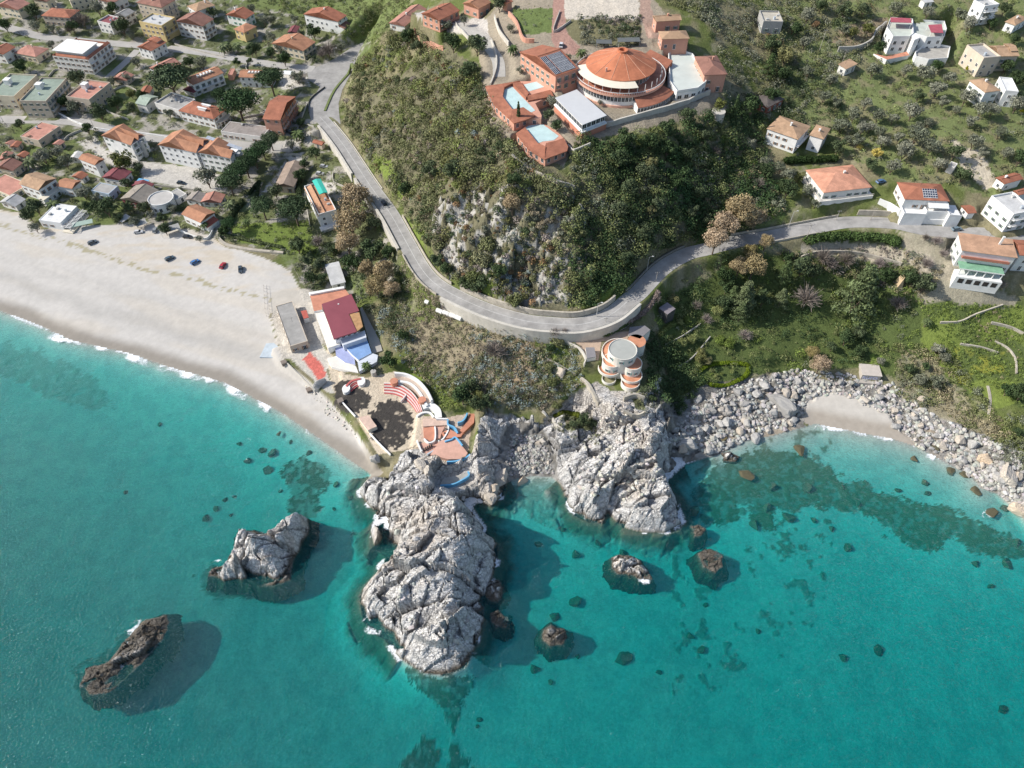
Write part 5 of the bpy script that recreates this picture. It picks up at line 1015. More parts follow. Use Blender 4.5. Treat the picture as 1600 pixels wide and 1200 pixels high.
x, y, g = place(584.5, 586, 0); b = MB(); b.tube((x, y, 4), (x, y, 7.5), 1.1, 1.1, 18); b.build('tank_wall', CONC); tag(bpy.data.objects['tank_wall'], 'round concrete tank in front of the blue restaurant terrace', 'tank'); bpy.data.objects['tank_wall'].name = 'water_tank'
b = MB(); p = P5([(435,50),(550,45),(555,130),(510,190),(480,130)], 8.5); 
r, L, o = prismhouse('red_hut', 'small red-roofed hut between the grey beach building and the restaurant', 'hut', P5([(280,345),(315,338),(330,385),(298,392)], 7), 7, 4.6, TW, mat('red_sheet', (.50,.13,.10)))
# amphitheatre
ao = (*P5([(810, 980)], 5.3)[0], 5.2); am = empty('amphitheatre', ao, 0, 'open-air seaside amphitheatre with curved red and white rows of seats', 'amphitheatre')
inn = [(800,858),(870,866),(930,893),(975,935),(1002,975)]; out = [(800,788),(890,795),(965,838),(1015,900),(1040,960)]
RS, WS = mat('red_seat_paint', (.50, .13, .12), .2, .5), mat('white_seat_paint', (.72, .66, .62), .12, .5)
SI = smoothline(inn, 5); SO = smoothline(out, 5)
def P5w(A, z): x, y = pix2w(400 + A[:, 0] / 4, 400 + A[:, 1] / 4, z); return np.stack([x, y], 1)
WI = P5w(SI, 5.5); WO = P5w(SO, 7.8); NR = 8
for k in range(NR):
    a = WI + (WO - WI) * (k / NR) - np.array(ao[:2]); c = WI + (WO - WI) * ((k + 1) / NR) - np.array(ao[:2]); z1 = .25 + k * .3
    b = MB(); vs = [(*p, -.6) for p in a] + [(*p, -.6) for p in c] + [(*p, z1) for p in c] + [(*p, z1) for p in a]; m = len(a)
    fs = []
    for i in range(m - 1): fs += [(i, i + 1, m + i + 1, m + i), (m + i, m + i + 1, 2 * m + i + 1, 2 * m + i), (2 * m + i, 2 * m + i + 1, 3 * m + i + 1, 3 * m + i), (3 * m + i, 3 * m + i + 1, i + 1, i)]
    fs += [(0, m, 2 * m, 3 * m), (m - 1, 4 * m - 1, 3 * m - 1, 2 * m - 1)]; b.add(vs, fs); b.build('seat_row', RS if k % 2 == 0 else WS, am)
def awall(name, pts, z0, z1, th, m, n=6, root=None, o=None, q=Q5):
    root = root if root is not None else am; o = o or ao; P = smoothline(zz(*q, *pts), n) if len(pts) > 2 else np.array(zz(*q, *pts)); x, y = pix2w(P[:, 0], P[:, 1], z1); b = MB(); b.ribbon([(a - o[0], c - o[1]) for a, c in zip(x, y)], -th / 2, th / 2, z0 - o[2], z1 - o[2]); return b.build(name, m, root)
awall('inner_wall', [(880,780),(960,795),(1020,850),(1068,935)], 5, 8.3, .9, TW); awall('outer_wall', [(865,728),(940,738),(1010,775),(1065,835),(1098,900)], 5, 9.6, .8, TW)
awall('promenade_floor', [(905,760),(985,790),(1045,850),(1080,915)], 5, 8.0, 4.2, mat('terrazzo', (.52,.42,.35), .2, .4))
for p in ((862,778),(1037,895)): c = P5([p], 9)[0]; b = MB(); b.tube((c[0] - ao[0], c[1] - ao[1], 0), (c[0] - ao[0], c[1] - ao[1], 3.7), 1.5, 1.5, 18); b.build('round_booth', mat('orange_floor', (.58,.26,.17), .25, .4), am)
awall('white_curve', [(1040,940),(1085,930),(1130,960),(1140,1010)], 5, 7.6, 2.6, TW); awall('ring_wall', [(1005,1000),(1040,978),(1085,978),(1110,1005)], 5, 7.0, .7, TW); awall('aisle', [(948,850),(925,882),(905,905)], 5, 6.5, .4, WS, 2)
st = (*P5([(610, 800)], 5)[0], 5.2); sm = empty('small_grandstand', st, 0, 'small curved red grandstand with round white ends left of the amphitheatre', 'grandstand')
for k in range(5):
    t = k / 5; f_ = lambda a, c: (a[0] + (c[0] - a[0]) * t, a[1] + (c[1] - a[1]) * t)
    awall('seat_row', [f_((590,842), (556,806)), f_((628,812), (590,772)), f_((672,800), (650,757))], 4.8, 5.6 + .3 * k, .75, RS if k % 2 == 0 else mat('pink_seat', (.60,.36,.32)), 5, sm, st)
for p in ((563,828),(658,782)): c = P5([p], 6.5)[0]; b = MB(); b.prism(arc(c[0] - st[0], c[1] - st[1], 1.5, 0, 360, 20, 2.1)[:-1], -1, 1.35); b.build('round_end', TW, sm)
# stepped terraces above the headland
QU = ((620, 560), 8); QH = ((500, 600), 4); to = (*PP([(480, 950)], 6.5, QU)[0], 6.3); tt = empty('seaside_terraces', to, 0, 'stepped orange and pink terraces with white and sky-blue walls above the rocks', 'terraces')
OF = mat('orange_floor', (.58,.26,.17), .25, .4); PF = mat('pink_floor', (.60,.36,.28), .22, .4); BW = wallm('sky_blue_wall', (.15, .42, .66))
def tp(name, q, pts, z, m, z0=4.5): W = PP(pts, z, q); b = MB(); b.prism(loc(W, to), z0 - 6.3, z - 6.3); return b.build(name, m, tt)
tp('terrace', QU, [(330,870),(475,850),(482,920),(470,1010),(400,1040),(340,1000)], 6.9, OF); tp('terrace', QU, [(320,752),(630,757),(642,832),(330,850)], 7.1, mat('pale_pink_floor', (.64,.47,.38))); tp('terrace', QU, [(655,880),(745,930),(830,930),(800,980),(600,1000),(560,930)], 7.3, OF)
tp('terrace', QU, [(484,860),(600,850),(560,930),(540,1000),(484,990)], 7.0, PF); tp('terrace', QU, [(280,1060),(520,1040),(545,1100),(380,1190),(300,1150)], 6.6, PF); tp('terrace', QH, [(755,352),(850,336),(922,430),(900,468),(800,470),(690,440)], 7.6, PF, 3); tp('terrace', QU, [(900,690),(975,690),(965,800),(835,925),(790,900),(880,790)], 7.5, OF); tp('terrace', QH, [(752,628),(770,590),(900,562),(925,545),(932,572),(835,622)], 6.0, mat('grey_terrace', (.42,.40,.36)), 1)
for q, pts, z, m in ((QU, [(340,1000),(400,1050),(470,1020),(482,930),(475,850)], 7.6, TW), (QU, [(250,1020),(300,1140),(320,1150)], 7.4, TW), (QU, [(380,1195),(460,1150),(550,1100)], 7.5, wallm('grey_blue_wall', (.45,.52,.58))), (QU, [(640,760),(640,820),(720,860),(760,930)], 8.0, BW), (QU, [(760,800),(820,780),(860,730),(880,680)], 8.4, BW),
                     (QU, [(600,1035),(680,1010),(735,985),(820,1085)], 8.2, BW), (QH, [(792,484),(850,480),(905,462),(937,438)], 8.0, BW), (QH, [(752,632),(830,625),(885,600),(930,570),(925,545)], 7.0, BW), (QU, [(520,1030),(580,1000),(640,900),(640,830)], 7.6, TW), (QU, [(490,750),(635,752)], 8.0, TW)): awall('terrace_wall', pts, 3.5, z, .5, m, 5, tt, to, q)
for k in range(9):  # small dark blocks standing in for the shadows of arched openings
    t = k / 8; c = PP([(340 + 190 * t, 1140 - 110 * t)] if k < 5 else [(540 + (k - 5) * 30, 1030 - (k - 5) * 45)], 7.2, QU)[0]; b = MB(); b.box(c[0] - to[0] - .25, c[0] - to[0] + .25, c[1] - to[1] - .25, c[1] - to[1] + .25, .2, 1.5); b.build('shadow_block', IRON, tt)
prismhouse('kiosk', 'pink-roofed beach kiosk between the sand and the dark-blotched paved floor', 'kiosk', P5([(640,1010),(705,995),(755,1065),(700,1090)], 7), 7, 4.4, CREAMW if False else wallm('cream_slab', (.72,.66,.54)), mat('pale_pink_floor', (.64,.47,.38)))
# white hillside villa
wz = 60; vo2 = (*PP([(900, 220)], 66, Q8)[0], 58.6); wv = empty('white_villa', vo2, 0, 'large white villa with crimson roof canopies and walled terraces, upper right', 'villa')
def vp(name, pts, z0, z1, mw, mt=None, lip=0, wins=0):
    W = orient(PP(pts, z1, Q8)); b = MB(); b.prism(loc(W, vo2), z0 - 58.6, z1 - 58.6, 0, 1); q = b.build(name, [mw, mt or mw], wv)
    if lip: b = MB(); b.ribbon(loc(W, vo2), 0, .25, z1 - 58.62, z1 - 58.6 + lip, closed=True); b.build('parapet', mw, q)
    if wins:
        for i in front_edges(W): [ewin(wv, vo2, W[i], W[(i + 1) % len(W)], zz_, max(1, int(math.dist(W[i], W[(i + 1) % len(W)]) / 3.4)), 1.3, 1.5) for zz_ in wins]
PG = mat('pale_green_deck', (.52,.56,.50), .15, .3)
vp('main_block', [(738,180),(762,118),(900,128),(905,218),(880,238),(778,238)], 54, 66.2, WM, PG, .9, (60.4, 63.3)); vp('right_block', [(900,132),(1098,142),(1112,190),(1098,238),(990,242),(908,218)], 54, 65.4, WM, PG, .9, (60.2, 62.9)); vp('stair_tower', [(895,215),(925,205),(950,235),(915,250)], 54, 66.8, WM)
vp('front_terrace', [(660,335),(742,352),(878,320),(882,345),(742,372)], 54, 60.4, WM, OF); vp('side_terrace', [(915,335),(960,300),(1080,290),(1135,300),(1120,372),(1000,382),(920,362)], 54, 61, WM, mat('grey_terrace', (.42,.40,.36)), .9)
vp('canopy', [(765,108),(893,114),(898,142),(768,138)], 69.0, 69.15, mat('crimson_tiles', (.42,.10,.13))); vp('canopy', [(1002,155),(1086,150),(1096,206),(1020,202)], 67.9, 68.05, mat('crimson_tiles', (.42,.10,.13)))
for p, z in (((768,138),69),((898,142),69),((893,114),69),((1020,202),67.9),((1096,206),67.9),((1002,155),67.9)): c = PP([p], z, Q8)[0]; b = MB(); b.tube((c[0] - vo2[0], c[1] - vo2[1], 6), (c[0] - vo2[0], c[1] - vo2[1], z - 58.6), .12); b.build('canopy_post', WM, wv)
# graffiti hut on the cobbles
x, y, g = place(1357, 585, 0); gh = empty('concrete_hut', (x, y, g - .3), R_(-6), 'small concrete hut with blue-white graffiti on its seaward wall above the pebble shore', 'hut')
b = MB(); b.box(-3.6, 3.6, -2.6, 3.0, -2, 2.5); b.build('wall', mat('raw_concrete', (.47,.43,.38), .15, .5), gh); b = MB(); b.box(-3.8, 3.8, -2.8, 3.2, 2.5, 2.75); b.build('roof', mat('pale_roof', (.55,.50,.44), .12, .5), gh); b = MB(); b.box(3.62, 3.66, -1.6, 1.4, .2, 2.1); b.build('opening', DARKM, gh)
cu = bpy.data.curves.new('graffiti', 'FONT'); cu.body = 'RUFO'; cu.size = 2.1; cu.extrude = .02; cu.offset = .05; cu.align_x = 'CENTER'; tmp = bpy.data.objects.new('t', cu); C.objects.link(tmp); bpy.context.view_layer.update(); gm = bpy.data.meshes.new_from_object(tmp); bpy.data.objects.remove(tmp); gm.materials.clear(); gm.materials.append(mat('graffiti_paint', (.66,.68,.86), .1))
go = link('graffiti', gm, gh, (-.3, -2.64, .45)); go.rotation_euler = (R_(90), 0, 0); go.scale = (1.05, 1, 1)
b = MB(); b.box(-5.2, 4.6, -4.4, -2.7, -2, -.1); b.build('plinth', mat('raw_concrete', (.47,.43,.38), .15, .5), gh)

# ---------------------------------------------------------------- walls
STONE = mat('stone_wall', (.46, .42, .35), .3, .5, .95, .5, fine=2.5); PALEW = mat('pale_wall', (.55, .52, .46), .2, .3, .95, .3, fine=1.5)
def seg(line, i, j, off, z0, z1, th, label, cat='wall', m=STONE, name='retaining_wall', rail=False):
    L = line[i:j]; c = [(p[0], p[1]) for p in L]; o = (c[0][0], c[0][1], float(L[0, 2])); c = [(a - o[0], b_ - o[1]) for a, b_ in c]; z = L[:, 2] - o[2]
    b = MB(); b.ribbon(c, off, off + th, z + z0, z + z1, 0); q = b.build(name, m, None, o); tag(q, label, cat); return q
seg(main_w, 4, 18, -5.3, -6, .8, 1.1, 'tall pale retaining wall below the road beside the palm garden', m=PALEW); seg(main_w, 18, 32, -5.3, -6, .8, 1.1, 'pale retaining wall of the road beside the turquoise-roofed house', m=PALEW)
seg(main_w, 32, 43, -4.35, -4, .8, .4, 'low crumbling parapet beside the big tan tamarisk trees'); seg(main_w, 43, 76, -5.3, -7.5, .8, 1.1, 'long pale retaining wall under the road bend above the dry slope', m=PALEW)
seg(main_w, 4, 22, 4.0, -.5, .5, .3, 'low white kerb wall on the hill side of the descending road', m=PALEW, name='kerb_wall'); seg(main_w, 26, 43, 3.95, -1, 1.4, .4, 'stone wall on the hill side of the straight road below the tamarisks'); seg(main_w, 44, 74, 3.95, -1, 2.6, .7, 'stone retaining wall at the foot of the rocky hill along the bend'); seg(main_w, 76, 92, 3.95, -1, .9, .35, 'low dark kerb wall along the shaded inner bend', m=mat('dark_wall', (.24,.23,.21)), name='kerb_wall')
seg(main_w, 100, 116, 3.95, -1, 1.0, .35, 'low wall and fence base along the coast road under the salmon-roofed villa', name='kerb_wall'); seg(main_w, 118, 130, 4.3, -1, 2.6, .5, 'ribbed stone wall along the coast road below the white terraces')
seg(main_w, 104, 112, -4.3, -3, .9, .3, 'low wall above the round clipped hedge on the coast road', name='kerb_wall')
def pwall(pts, h, th, label, m=STONE, name='wall', up=None, q=None, cat='wall', n=4, zb=-2.0):
    if q: pts = zz(*q, *pts)
    S = smoothline(pts, n) if len(pts) > 2 else smoothline(pts, 4); W = [place(a, b_, h) for a, b_ in S[:, :2]]; o = W[0]; c = [(w_[0] - o[0], w_[1] - o[1]) for w_ in W]
    z = np.array([w_[2] - o[2] for w_ in W]); z = np.convolve(np.pad(z, 1, 'edge'), [.25, .5, .25], 'valid'); b = MB(); b.ribbon(c, -th / 2, th / 2, z + zb, z + h); r = b.build(name, m, None, o); tag(r, label, cat); return r
pwall([(390,765),(600,705),(850,635),(1040,560)], 2.2, .7, 'long pale wall supporting the walkway in front of the round hotel', PALEW, q=QB); pwall([(800,960),(900,1040),(1000,1090),(1165,1150),(1190,1165)], 2.0, .8, 'curved stone wall ending in a buttress below the terracotta buildings', q=QA)
pwall([(1150,900),(1190,930),(1290,890)], 2.5, .5, 'pale wall of the small garden beside the glass pavilion', PALEW, q=QA); pwall([(670,240),(700,330),(700,420),(665,520)], 1.0, .6, 'white wall beside the hotel access lane', PALEW, q=QA); pwall([(190,170),(215,235),(370,285)], 2.0, .6, 'pink terrace wall below the terracotta house on the brow', wcolour(PINKW), q=QA)
pwall([(700,440),(830,505),(900,560),(1180,575)], 2.4, .6, 'bright white terrace wall of the solar-panel villa', TW, q=Q9); pwall([(445,290),(560,285),(650,240),(680,180),(745,130)], 2.6, .6, 'grey concrete wall along the lane to the large white villa', CONC, q=Q8)
pwall([(210,800),(300,770),(450,765),(600,780),(840,840)], 1.6, .5, 'pale terrace wall below the clipped hedge', q=Q9); pwall([(1080,210),(1200,205),(1300,160),(1470,100)], .9, .5, 'stone terrace wall below the green-terraced villa', q=Q7); pwall([(1400,210),(1520,240),(1600,280)], 1.0, .6, 'upper dry-stone terrace wall at the right edge', q=Q7)
pwall([(1205,345),(1330,365),(1440,400)], .8, .5, 'dry-stone terrace wall above the yellow flowers', q=Q7); pwall([(1420,330),(1500,370),(1550,440),(1555,530)], .7, .5, 'curving dry-stone wall right of the yellow flowers', q=Q7); pwall([(1375,610),(1390,690),(1380,790)], .3, .9, 'thin pale footpath kerb running down to the boulders', q=Q7)
pwall([(1040,490),(1130,430),(1240,300)], .9, .35, 'lower straight terrace wall in the villa garden', CONC, q=QV); pwall([(960,350),(1060,300),(1180,220)], .9, .35, 'upper straight terrace wall in the villa garden', CONC, q=QV)
pwall([(320,275),(340,330),(420,370),(460,430),(450,470)], 1.6, .5, 'curved white courtyard wall left of the round villa', PALEW, q=QV); pwall([(190,765),(250,820),(315,885)], .8, .8, 'thin pale stairway wall down the rocks of the bay', PALEW, q=QV); pwall([(430,560),(480,600),(545,715)], 1.2, 1.0, 'stone stair wall running down the cliff below the round villa', q=QV)
pwall([(700,680),(770,660),(830,680)], 2.5, .6, 'round-fronted stone terrace wall under the cliff villa', q=QV); pwall([(700,760),(770,790),(835,770)], 1.6, .6, 'second lower stone terrace wall under the cliff villa', q=QV); pwall([(220,440),(300,480),(400,540)], .8, .4, 'old terrace wall on the scrub slope left of the villa', q=QV)
pwall([(165,640),(330,800),(370,860)], .7, .4, 'low seawall in front of the red-painted promenade', PALEW, q=Q5, name='seawall'); pwall([(520,890),(620,1000)], .9, .4, 'pale blue-white seawall beside the small grandstand', TW, q=Q5, name='seawall'); pwall([(710,1105),(760,1160),(840,1240)], .9, .4, 'pale seawall beside the dark-blotched paved floor', TW, q=Q5, name='seawall')
pwall([(1090,815),(1180,860),(1290,885),(1340,800)], 1.2, .3, 'white yard wall of the orange-roofed beach house', TW, q=Q2); pwall([(365,640),(370,690),(430,730),(600,760),(770,775)], .9, 1.4, 'rough stone bank between the pine garden and the sand', q=Q4); pwall([(360,700),(480,760),(620,800),(900,830),(1090,860)], 1.1, .3, 'white garden wall along the middle street', TW, q=((0,0),4))
pwall([(930,700),(935,620),(1030,540)], .8, .3, 'dark fence wall curving round the junction island', IRON, q=Q3); pwall([(1030,690),(1090,560),(1200,430),(1290,310)], .5, 1.2, 'long planted median kerb between the two lanes', mat('kerb_moss', (.16,.20,.07)), q=Q3, name='median'); pwall([(520,210),(640,190),(780,215),(960,265)], 1.0, .3, 'garden wall beneath the orange-tan roofed house', PALEW, q=((250,130),4))
pwall([(1180,520),(1010,400),(890,310),(800,120),(770,50)], 1.0, .5, 'curved pink-topped wall round the hilltop garden', wcolour(PINKW), q=((600,-90),4)) if False else None
pwall([(780,70),(830,130),(870,230),(940,240)], 2.0, .7, 'curved pale wall beside the hilltop garden', wcolour(PINKW), q=QA); pwall([(690,90),(720,180),(780,260)], 2.2, .5, 'pale stone wall right of the hilltop lane', PALEW, q=QA); pwall([(440,130),(530,230)], 1.6, .5, 'pale garden wall right of the terracotta house', PALEW, q=QA)
pwall([(880,600),(930,610),(990,640)], 1.5, .4, 'front wall of the narrow garden beside the cypress', wcolour(PINKW), q=QA)
# ---------------------------------------------------------------- where nothing may grow
OCC = np.zeros(GX.shape, bool)
def occ(pts, grow=0.0):
    xs = [p[0] for p in pts]; ys = [p[1] for p in pts]
    i0, i1 = np.searchsorted(gx, [min(xs) - 3, max(xs) + 3]); j0, j1 = np.searchsorted(gy, [min(ys) - 3, max(ys) + 3])
    X = GX[j0:j1, i0:i1]; Y = GY[j0:j1, i0:i1]
    if X.size: OCC[j0:j1, i0:i1] |= inpoly(X, Y, pts) | (segdist(X, Y, list(pts) + [pts[0]])[0] < grow)
for d in HS: occ(d['fp'], .8)
for p in (hp, PAV, DECK, COURT, JW, AMPHI, UPT, PROM, PP(WV[0], 60), PP(POOL_A, 60), PP(POOL_B, 58), P5([(330,225),(560,170),(780,590),(700,700),(440,600)], 5.2)): occ(p, 1.0)
for l, hw in ((main_w, 5.2), (tA, 4.6), (tB, 4.2), (tC, 3), (tH, 3.4)): OCC |= segdist(GX, GY, [tuple(q[:2]) for q in l])[0] < hw
for pl in ([(218,252),(310,262),(352,276),(345,300),(300,296),(222,282)], [(890,-20),(995,-20),(995,28),(895,30)], zz(*QA, (640,60),(770,60),(790,400),(670,520),(660,330)), [(865,0),(885,0),(905,85),(870,85)]): occ(PP(pl, 62 if pl[0][0] > 600 else 6), .5)
OCC |= ~land | (ZG < .5) | bm_
def occ_at(x, y): return OCC[np.clip(np.searchsorted(gy, y) - 1, 0, len(gy) - 2), np.clip(np.searchsorted(gx, x) - 1, 0, len(gx) - 2)]
def place_v(px, py, steps=420):
    u = (px - 800) / F; v = (600 - py) / F; den = SP - v * CP; X = np.zeros(len(px)); Y = np.zeros(len(px)); done = np.zeros(len(px), bool); pq = None; pt = None
    for zt in np.linspace(110, -2, steps):
        t = (H - zt) / den; x = u * t; y = (CP + v * SP) * t; hit = (zt <= Zv(x, y)) & ~done; X[hit] = x[hit]; Y[hit] = y[hit]; done |= hit
        if done.all(): break
    return X, Y, Zv(X, Y), done
def sample(poly, n):
    xs = [p[0] for p in poly]; ys = [p[1] for p in poly]; px = rng.uniform(min(xs), max(xs), n * 4); py = rng.uniform(min(ys), max(ys), n * 4); m = inpoly(px, py, poly); return px[m][:n], py[m][:n]
# ---------------------------------------------------------------- foliage meshes
def leaves(C_, Rr, cols, m, size, up=.25, flat=1.0):
    """leaf clumps on the shells of blobs: centres C_ (k,3), radii Rr (k,3), colours (k,3), m leaves each"""
    k = len(C_); idx = np.repeat(np.arange(k), m); n = len(idx); d = rng.normal(size=(n, 3)); d[:, 2] = d[:, 2] + up; d /= np.linalg.norm(d, axis=1)[:, None]
    rad = rng.uniform(.62, 1.06, n)[:, None]; P = C_[idx] + d * Rr[idx] * rad
    nn = d + rng.normal(size=(n, 3)) * .55; nn /= np.linalg.norm(nn, axis=1)[:, None]; a = np.cross(nn, rng.normal(size=(n, 3))); a /= np.linalg.norm(a, axis=1)[:, None]; b_ = np.cross(nn, a)
    s = (size if np.isscalar(size) else size[idx])[..., None] * rng.uniform(.6, 1.25, (n, 1)) if not np.isscalar(size) else size * rng.uniform(.6, 1.25, (n, 1))
    V = np.stack([P - a * s, P - b_ * s * .7, P + a * s, P + b_ * s * .7], 1).reshape(-1, 3); Fc = np.arange(4 * n).reshape(-1, 4)
    c = cols[idx] * rng.uniform(.72, 1.3, (n, 1)); return V, Fc, c
def col3(c): return np.array(c, float)
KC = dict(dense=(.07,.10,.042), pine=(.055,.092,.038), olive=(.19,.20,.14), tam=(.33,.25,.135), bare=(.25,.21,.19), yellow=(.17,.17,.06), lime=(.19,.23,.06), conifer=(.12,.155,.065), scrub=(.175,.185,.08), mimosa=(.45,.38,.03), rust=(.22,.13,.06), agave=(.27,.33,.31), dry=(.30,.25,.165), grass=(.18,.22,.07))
TM = {}
def tmpl(kind, v):
    """crown and trunk meshes for a plant of radius 1 (scaled per copy)"""
    if (kind, v) in TM: return TM[kind, v]
    base = col3(KC[kind if kind in KC else 'dense']); r_ = random.Random(hash((len(kind), v)) & 999 + v)
    cc = []; rr = []
    if kind == 'pine':
        for i in range(11): a = i * 2.4; q = .62 * math.sqrt(i / 10); cc.append((q * math.cos(a), q * math.sin(a), .30 * (1 - q * q) + .05)); rr.append((.42, .42, .26))
        m, s = 420, .045
    elif kind == 'conifer':
        for i in range(26): t = i / 26; a = i * 2.4; q = (1 - t) * .72; cc.append((q * math.cos(a), q * math.sin(a), -.7 + t * 2.2)); rr.append((.38 - .15 * t, .38 - .15 * t, .17))
        m, s = 130, .055
    elif kind == 'cypress':
        for i in range(9): t = i / 9; cc.append((0, 0, -1 + 4.2 * t)); rr.append((1.0 * (1 - t * .75), 1.0 * (1 - t * .75), .6))
        m, s = 120, .16
    elif kind == 'bare': cc = [(0, 0, 0)]; rr = [(1, 1, .9)]; m, s = 10, .05
    else:
        nl = 12 if kind != 'tam' else 18
        for i in range(nl):
            a = i * 2.4 + r_.random(); q = .62 * math.sqrt((i + .3) / nl); cc.append((q * math.cos(a), q * math.sin(a), r_.uniform(-.25, .42) + .25 * (1 - q))); u = r_.uniform(.30, .46); rr.append((u, u, u * .85))
        m, s = (150, .075) if kind != 'olive' else (105, .075)
        if kind == 'tam': m, s = 260, .045
    cc = np.array(cc); rr = np.array(rr); lob = rng.uniform(.72, 1.28, (len(cc), 1)); cols = base[None] * lob
    V, Fc, c = leaves(cc, rr, cols, m, s)
    mi = np.zeros(len(Fc))
    if kind == 'bare':
        n = 520; d = rng.normal(size=(n, 3)); d[:, 2] = np.abs(d[:, 2]) + .15; d /= np.linalg.norm(d, axis=1)[:, None]; p0 = d * rng.uniform(.05, .65, (n, 1)) * [1, 1, .9]; d2 = d + rng.normal(size=(n, 3)) * .35; p1 = p0 + d2 * rng.uniform(.25, .5, (n, 1)); sd_ = np.cross(d2, rng.normal(size=(n, 3))); sd_ /= np.linalg.norm(sd_, axis=1)[:, None]; w0 = .016
        V = np.stack([p0 - sd_ * w0, p0 + sd_ * w0, p1 + sd_ * w0 * .5, p1 - sd_ * w0 * .5], 1).reshape(-1, 3); V[:, 2] -= .35; Fc = np.arange(4 * n).reshape(-1, 4); c = base[None] * rng.uniform(.7, 1.3, (n, 1))
    crown = npmesh('crown', V, Fc, [FOL], False, c)
    b = MB(); b.tube((0, 0, -3.0), (0, 0, -.55), .085, .06, 6); 
    for i in range(4): a = i * 1.7 + v; b.tube((0, 0, -.7), (.45 * math.cos(a), .45 * math.sin(a), -.02), .045, .02, 5)
    trunk = b.mesh('trunk', [mat('bark', (.16, .12, .09), .3, 2.0)])
    TM[kind, v] = (crown, trunk); return TM[kind, v]
def palm_mesh():
    if 'palm' in TM: return TM['palm']
    vs = []; fs = []; cs = []
    for k in range(26):
        a = k * 2.4; el = .9 - 1.3 * (k / 26); pr = None
        for j in range(6):
            t = j / 5; r = 1.0 * t; z = math.sin(el) * t * 1.0 - .75 * t * t; wd = .16 * math.sin(math.pi * min(1, t * .9 + .12)); p = np.array([r * math.cos(a), r * math.sin(a), z]); sdv = np.array([-math.sin(a), math.cos(a), 0]) * wd
            o = len(vs); vs += [p - sdv - [0, 0, .05], p, p + sdv - [0, 0, .05]]
            if pr is not None: fs += [(pr, pr + 1, o + 1, o), (pr + 1, pr + 2, o + 2, o + 1)]; cs += [np.array((.10, .13, .05)) * rng.uniform(.7, 1.4)] * 2
            pr = o
    crown = npmesh('crown', np.array(vs), np.array(fs), [FOL], False, np.array(cs)); b = MB(); b.tube((0, 0, -3), (0, 0, 0), .10, .08, 7); trunk = b.mesh('trunk', [mat('bark', (.16, .12, .09), .3, 2.0)]); TM['palm'] = (crown, trunk); return TM['palm']
LM = [(128,75,'white slab apartment block'),(95,20,'red hip-roofed beige house'),(48,80,'low cream pink-roofed house'),(25,130,'green roof terraces'),(140,145,'flat pink roof terrace'),(235,72,'white house at the upper bend'),(255,105,'long pink-roofed low house'),(245,30,'yellow three-storey block'),(310,38,'cream brown-roofed apartments'),(380,38,'yellow orange-roofed house'),(510,32,'long red-roofed white house'),
 (457,68,'orange-tan roofed house'),(317,122,'left skylight-roofed house'),(393,112,'right skylight-roofed house'),(440,165,'narrow terracotta building'),(310,178,'house with white dormers'),(195,215,'short terrace block'),(310,235,'long terrace block'),(137,250,'tall narrow house by the car park'),(55,285,'big white beach villa'),(105,285,'small white orange-roofed house'),(185,275,'crimson-roofed shed'),(215,302,'wide weathered beach building'),
 (88,335,'pergola beach house'),(307,335,'walled orange beach house'),(290,270,'car park'),(500,310,'turquoise canopy'),(448,270,'garden restaurant'),(60,205,'old pink terrace house'),(15,260,'palm-side old house'),(560,345,'tan tamarisk trees'),(530,480,'crimson restaurant roof'),(500,130,'road junction'),(620,20,'terracotta house on the brow'),(690,50,'hilltop lane'),(840,40,'hilltop garden'),(840,95,'solar-panel hotel wing'),(970,100,'round hotel'),(905,170,'glass pavilion'),
 (830,220,'pale blue terraces'),(1090,110,'pale roof deck'),(1050,45,'pink tan-roofed houses'),(1240,215,'tan-roofed wooded villa'),(1310,280,'salmon-pink roof'),(1445,305,'solar-panel villa'),(1560,330,'grey-roofed white house'),(1545,400,'green-terraced villa'),(1430,60,'white crimson-canopied villa'),(1550,90,'beige flat-roofed block'),(1545,145,'white tan-roofed pair'),(1590,270,'small red roof by the sandy track'),(1200,40,'unfinished concrete house'),(1200,155,'dark pyramid roof'),
 (975,560,'round cliff villa'),(1080,520,'villa garden walls'),(1170,400,'coast road bend'),(1330,370,'clipped roadside hedge'),(1357,580,'graffiti hut'),(1500,560,'yellow flower terraces'),(640,640,'amphitheatre'),(760,500,'long road retaining wall'),(610,655,'dark-blotched paved floor'),(1280,640,'pebble cove'),(1520,250,'sandy track'),(1310,95,'white transformer hut'),(1130,190,'round planted turret')]
KN = dict(dense='dark evergreen tree', pine='umbrella pine', olive='grey-green olive tree', tam='tan feathery tamarisk', bare='leafless grey-purple tree', yellow='olive-yellow bushy tree', lime='bright green bush', conifer='tall green conifer', scrub='olive-green shrub', mimosa='yellow blossoming bush', rust='russet bush', cypress='slender dark cypress', palm='palm with spreading fronds')
KCAT = dict(dense='tree', pine='pine tree', olive='olive tree', tam='tamarisk tree', bare='bare tree', yellow='tree', lime='bush', conifer='conifer', scrub='shrub', mimosa='bush', rust='bush', cypress='cypress', palm='palm tree')
KOB = dict(dense='evergreen_tree', pine='umbrella_pine', olive='olive_tree', tam='tamarisk_tree', bare='bare_tree', yellow='bushy_tree', lime='bush', conifer='conifer', scrub='shrub', mimosa='blossoming_bush', rust='russet_bush', cypress='cypress_tree', palm='palm_tree')
ORD = ['', 'second ', 'third ', 'fourth ', 'fifth ', 'sixth ', 'seventh ', 'eighth ', 'ninth ', 'tenth ']
TREES = []
def T(kind, q, *pts):
    for p in pts: TREES.append((kind, q[0][0] + p[0] / q[1], q[0][1] + p[1] / q[1], p[2] / q[1]))
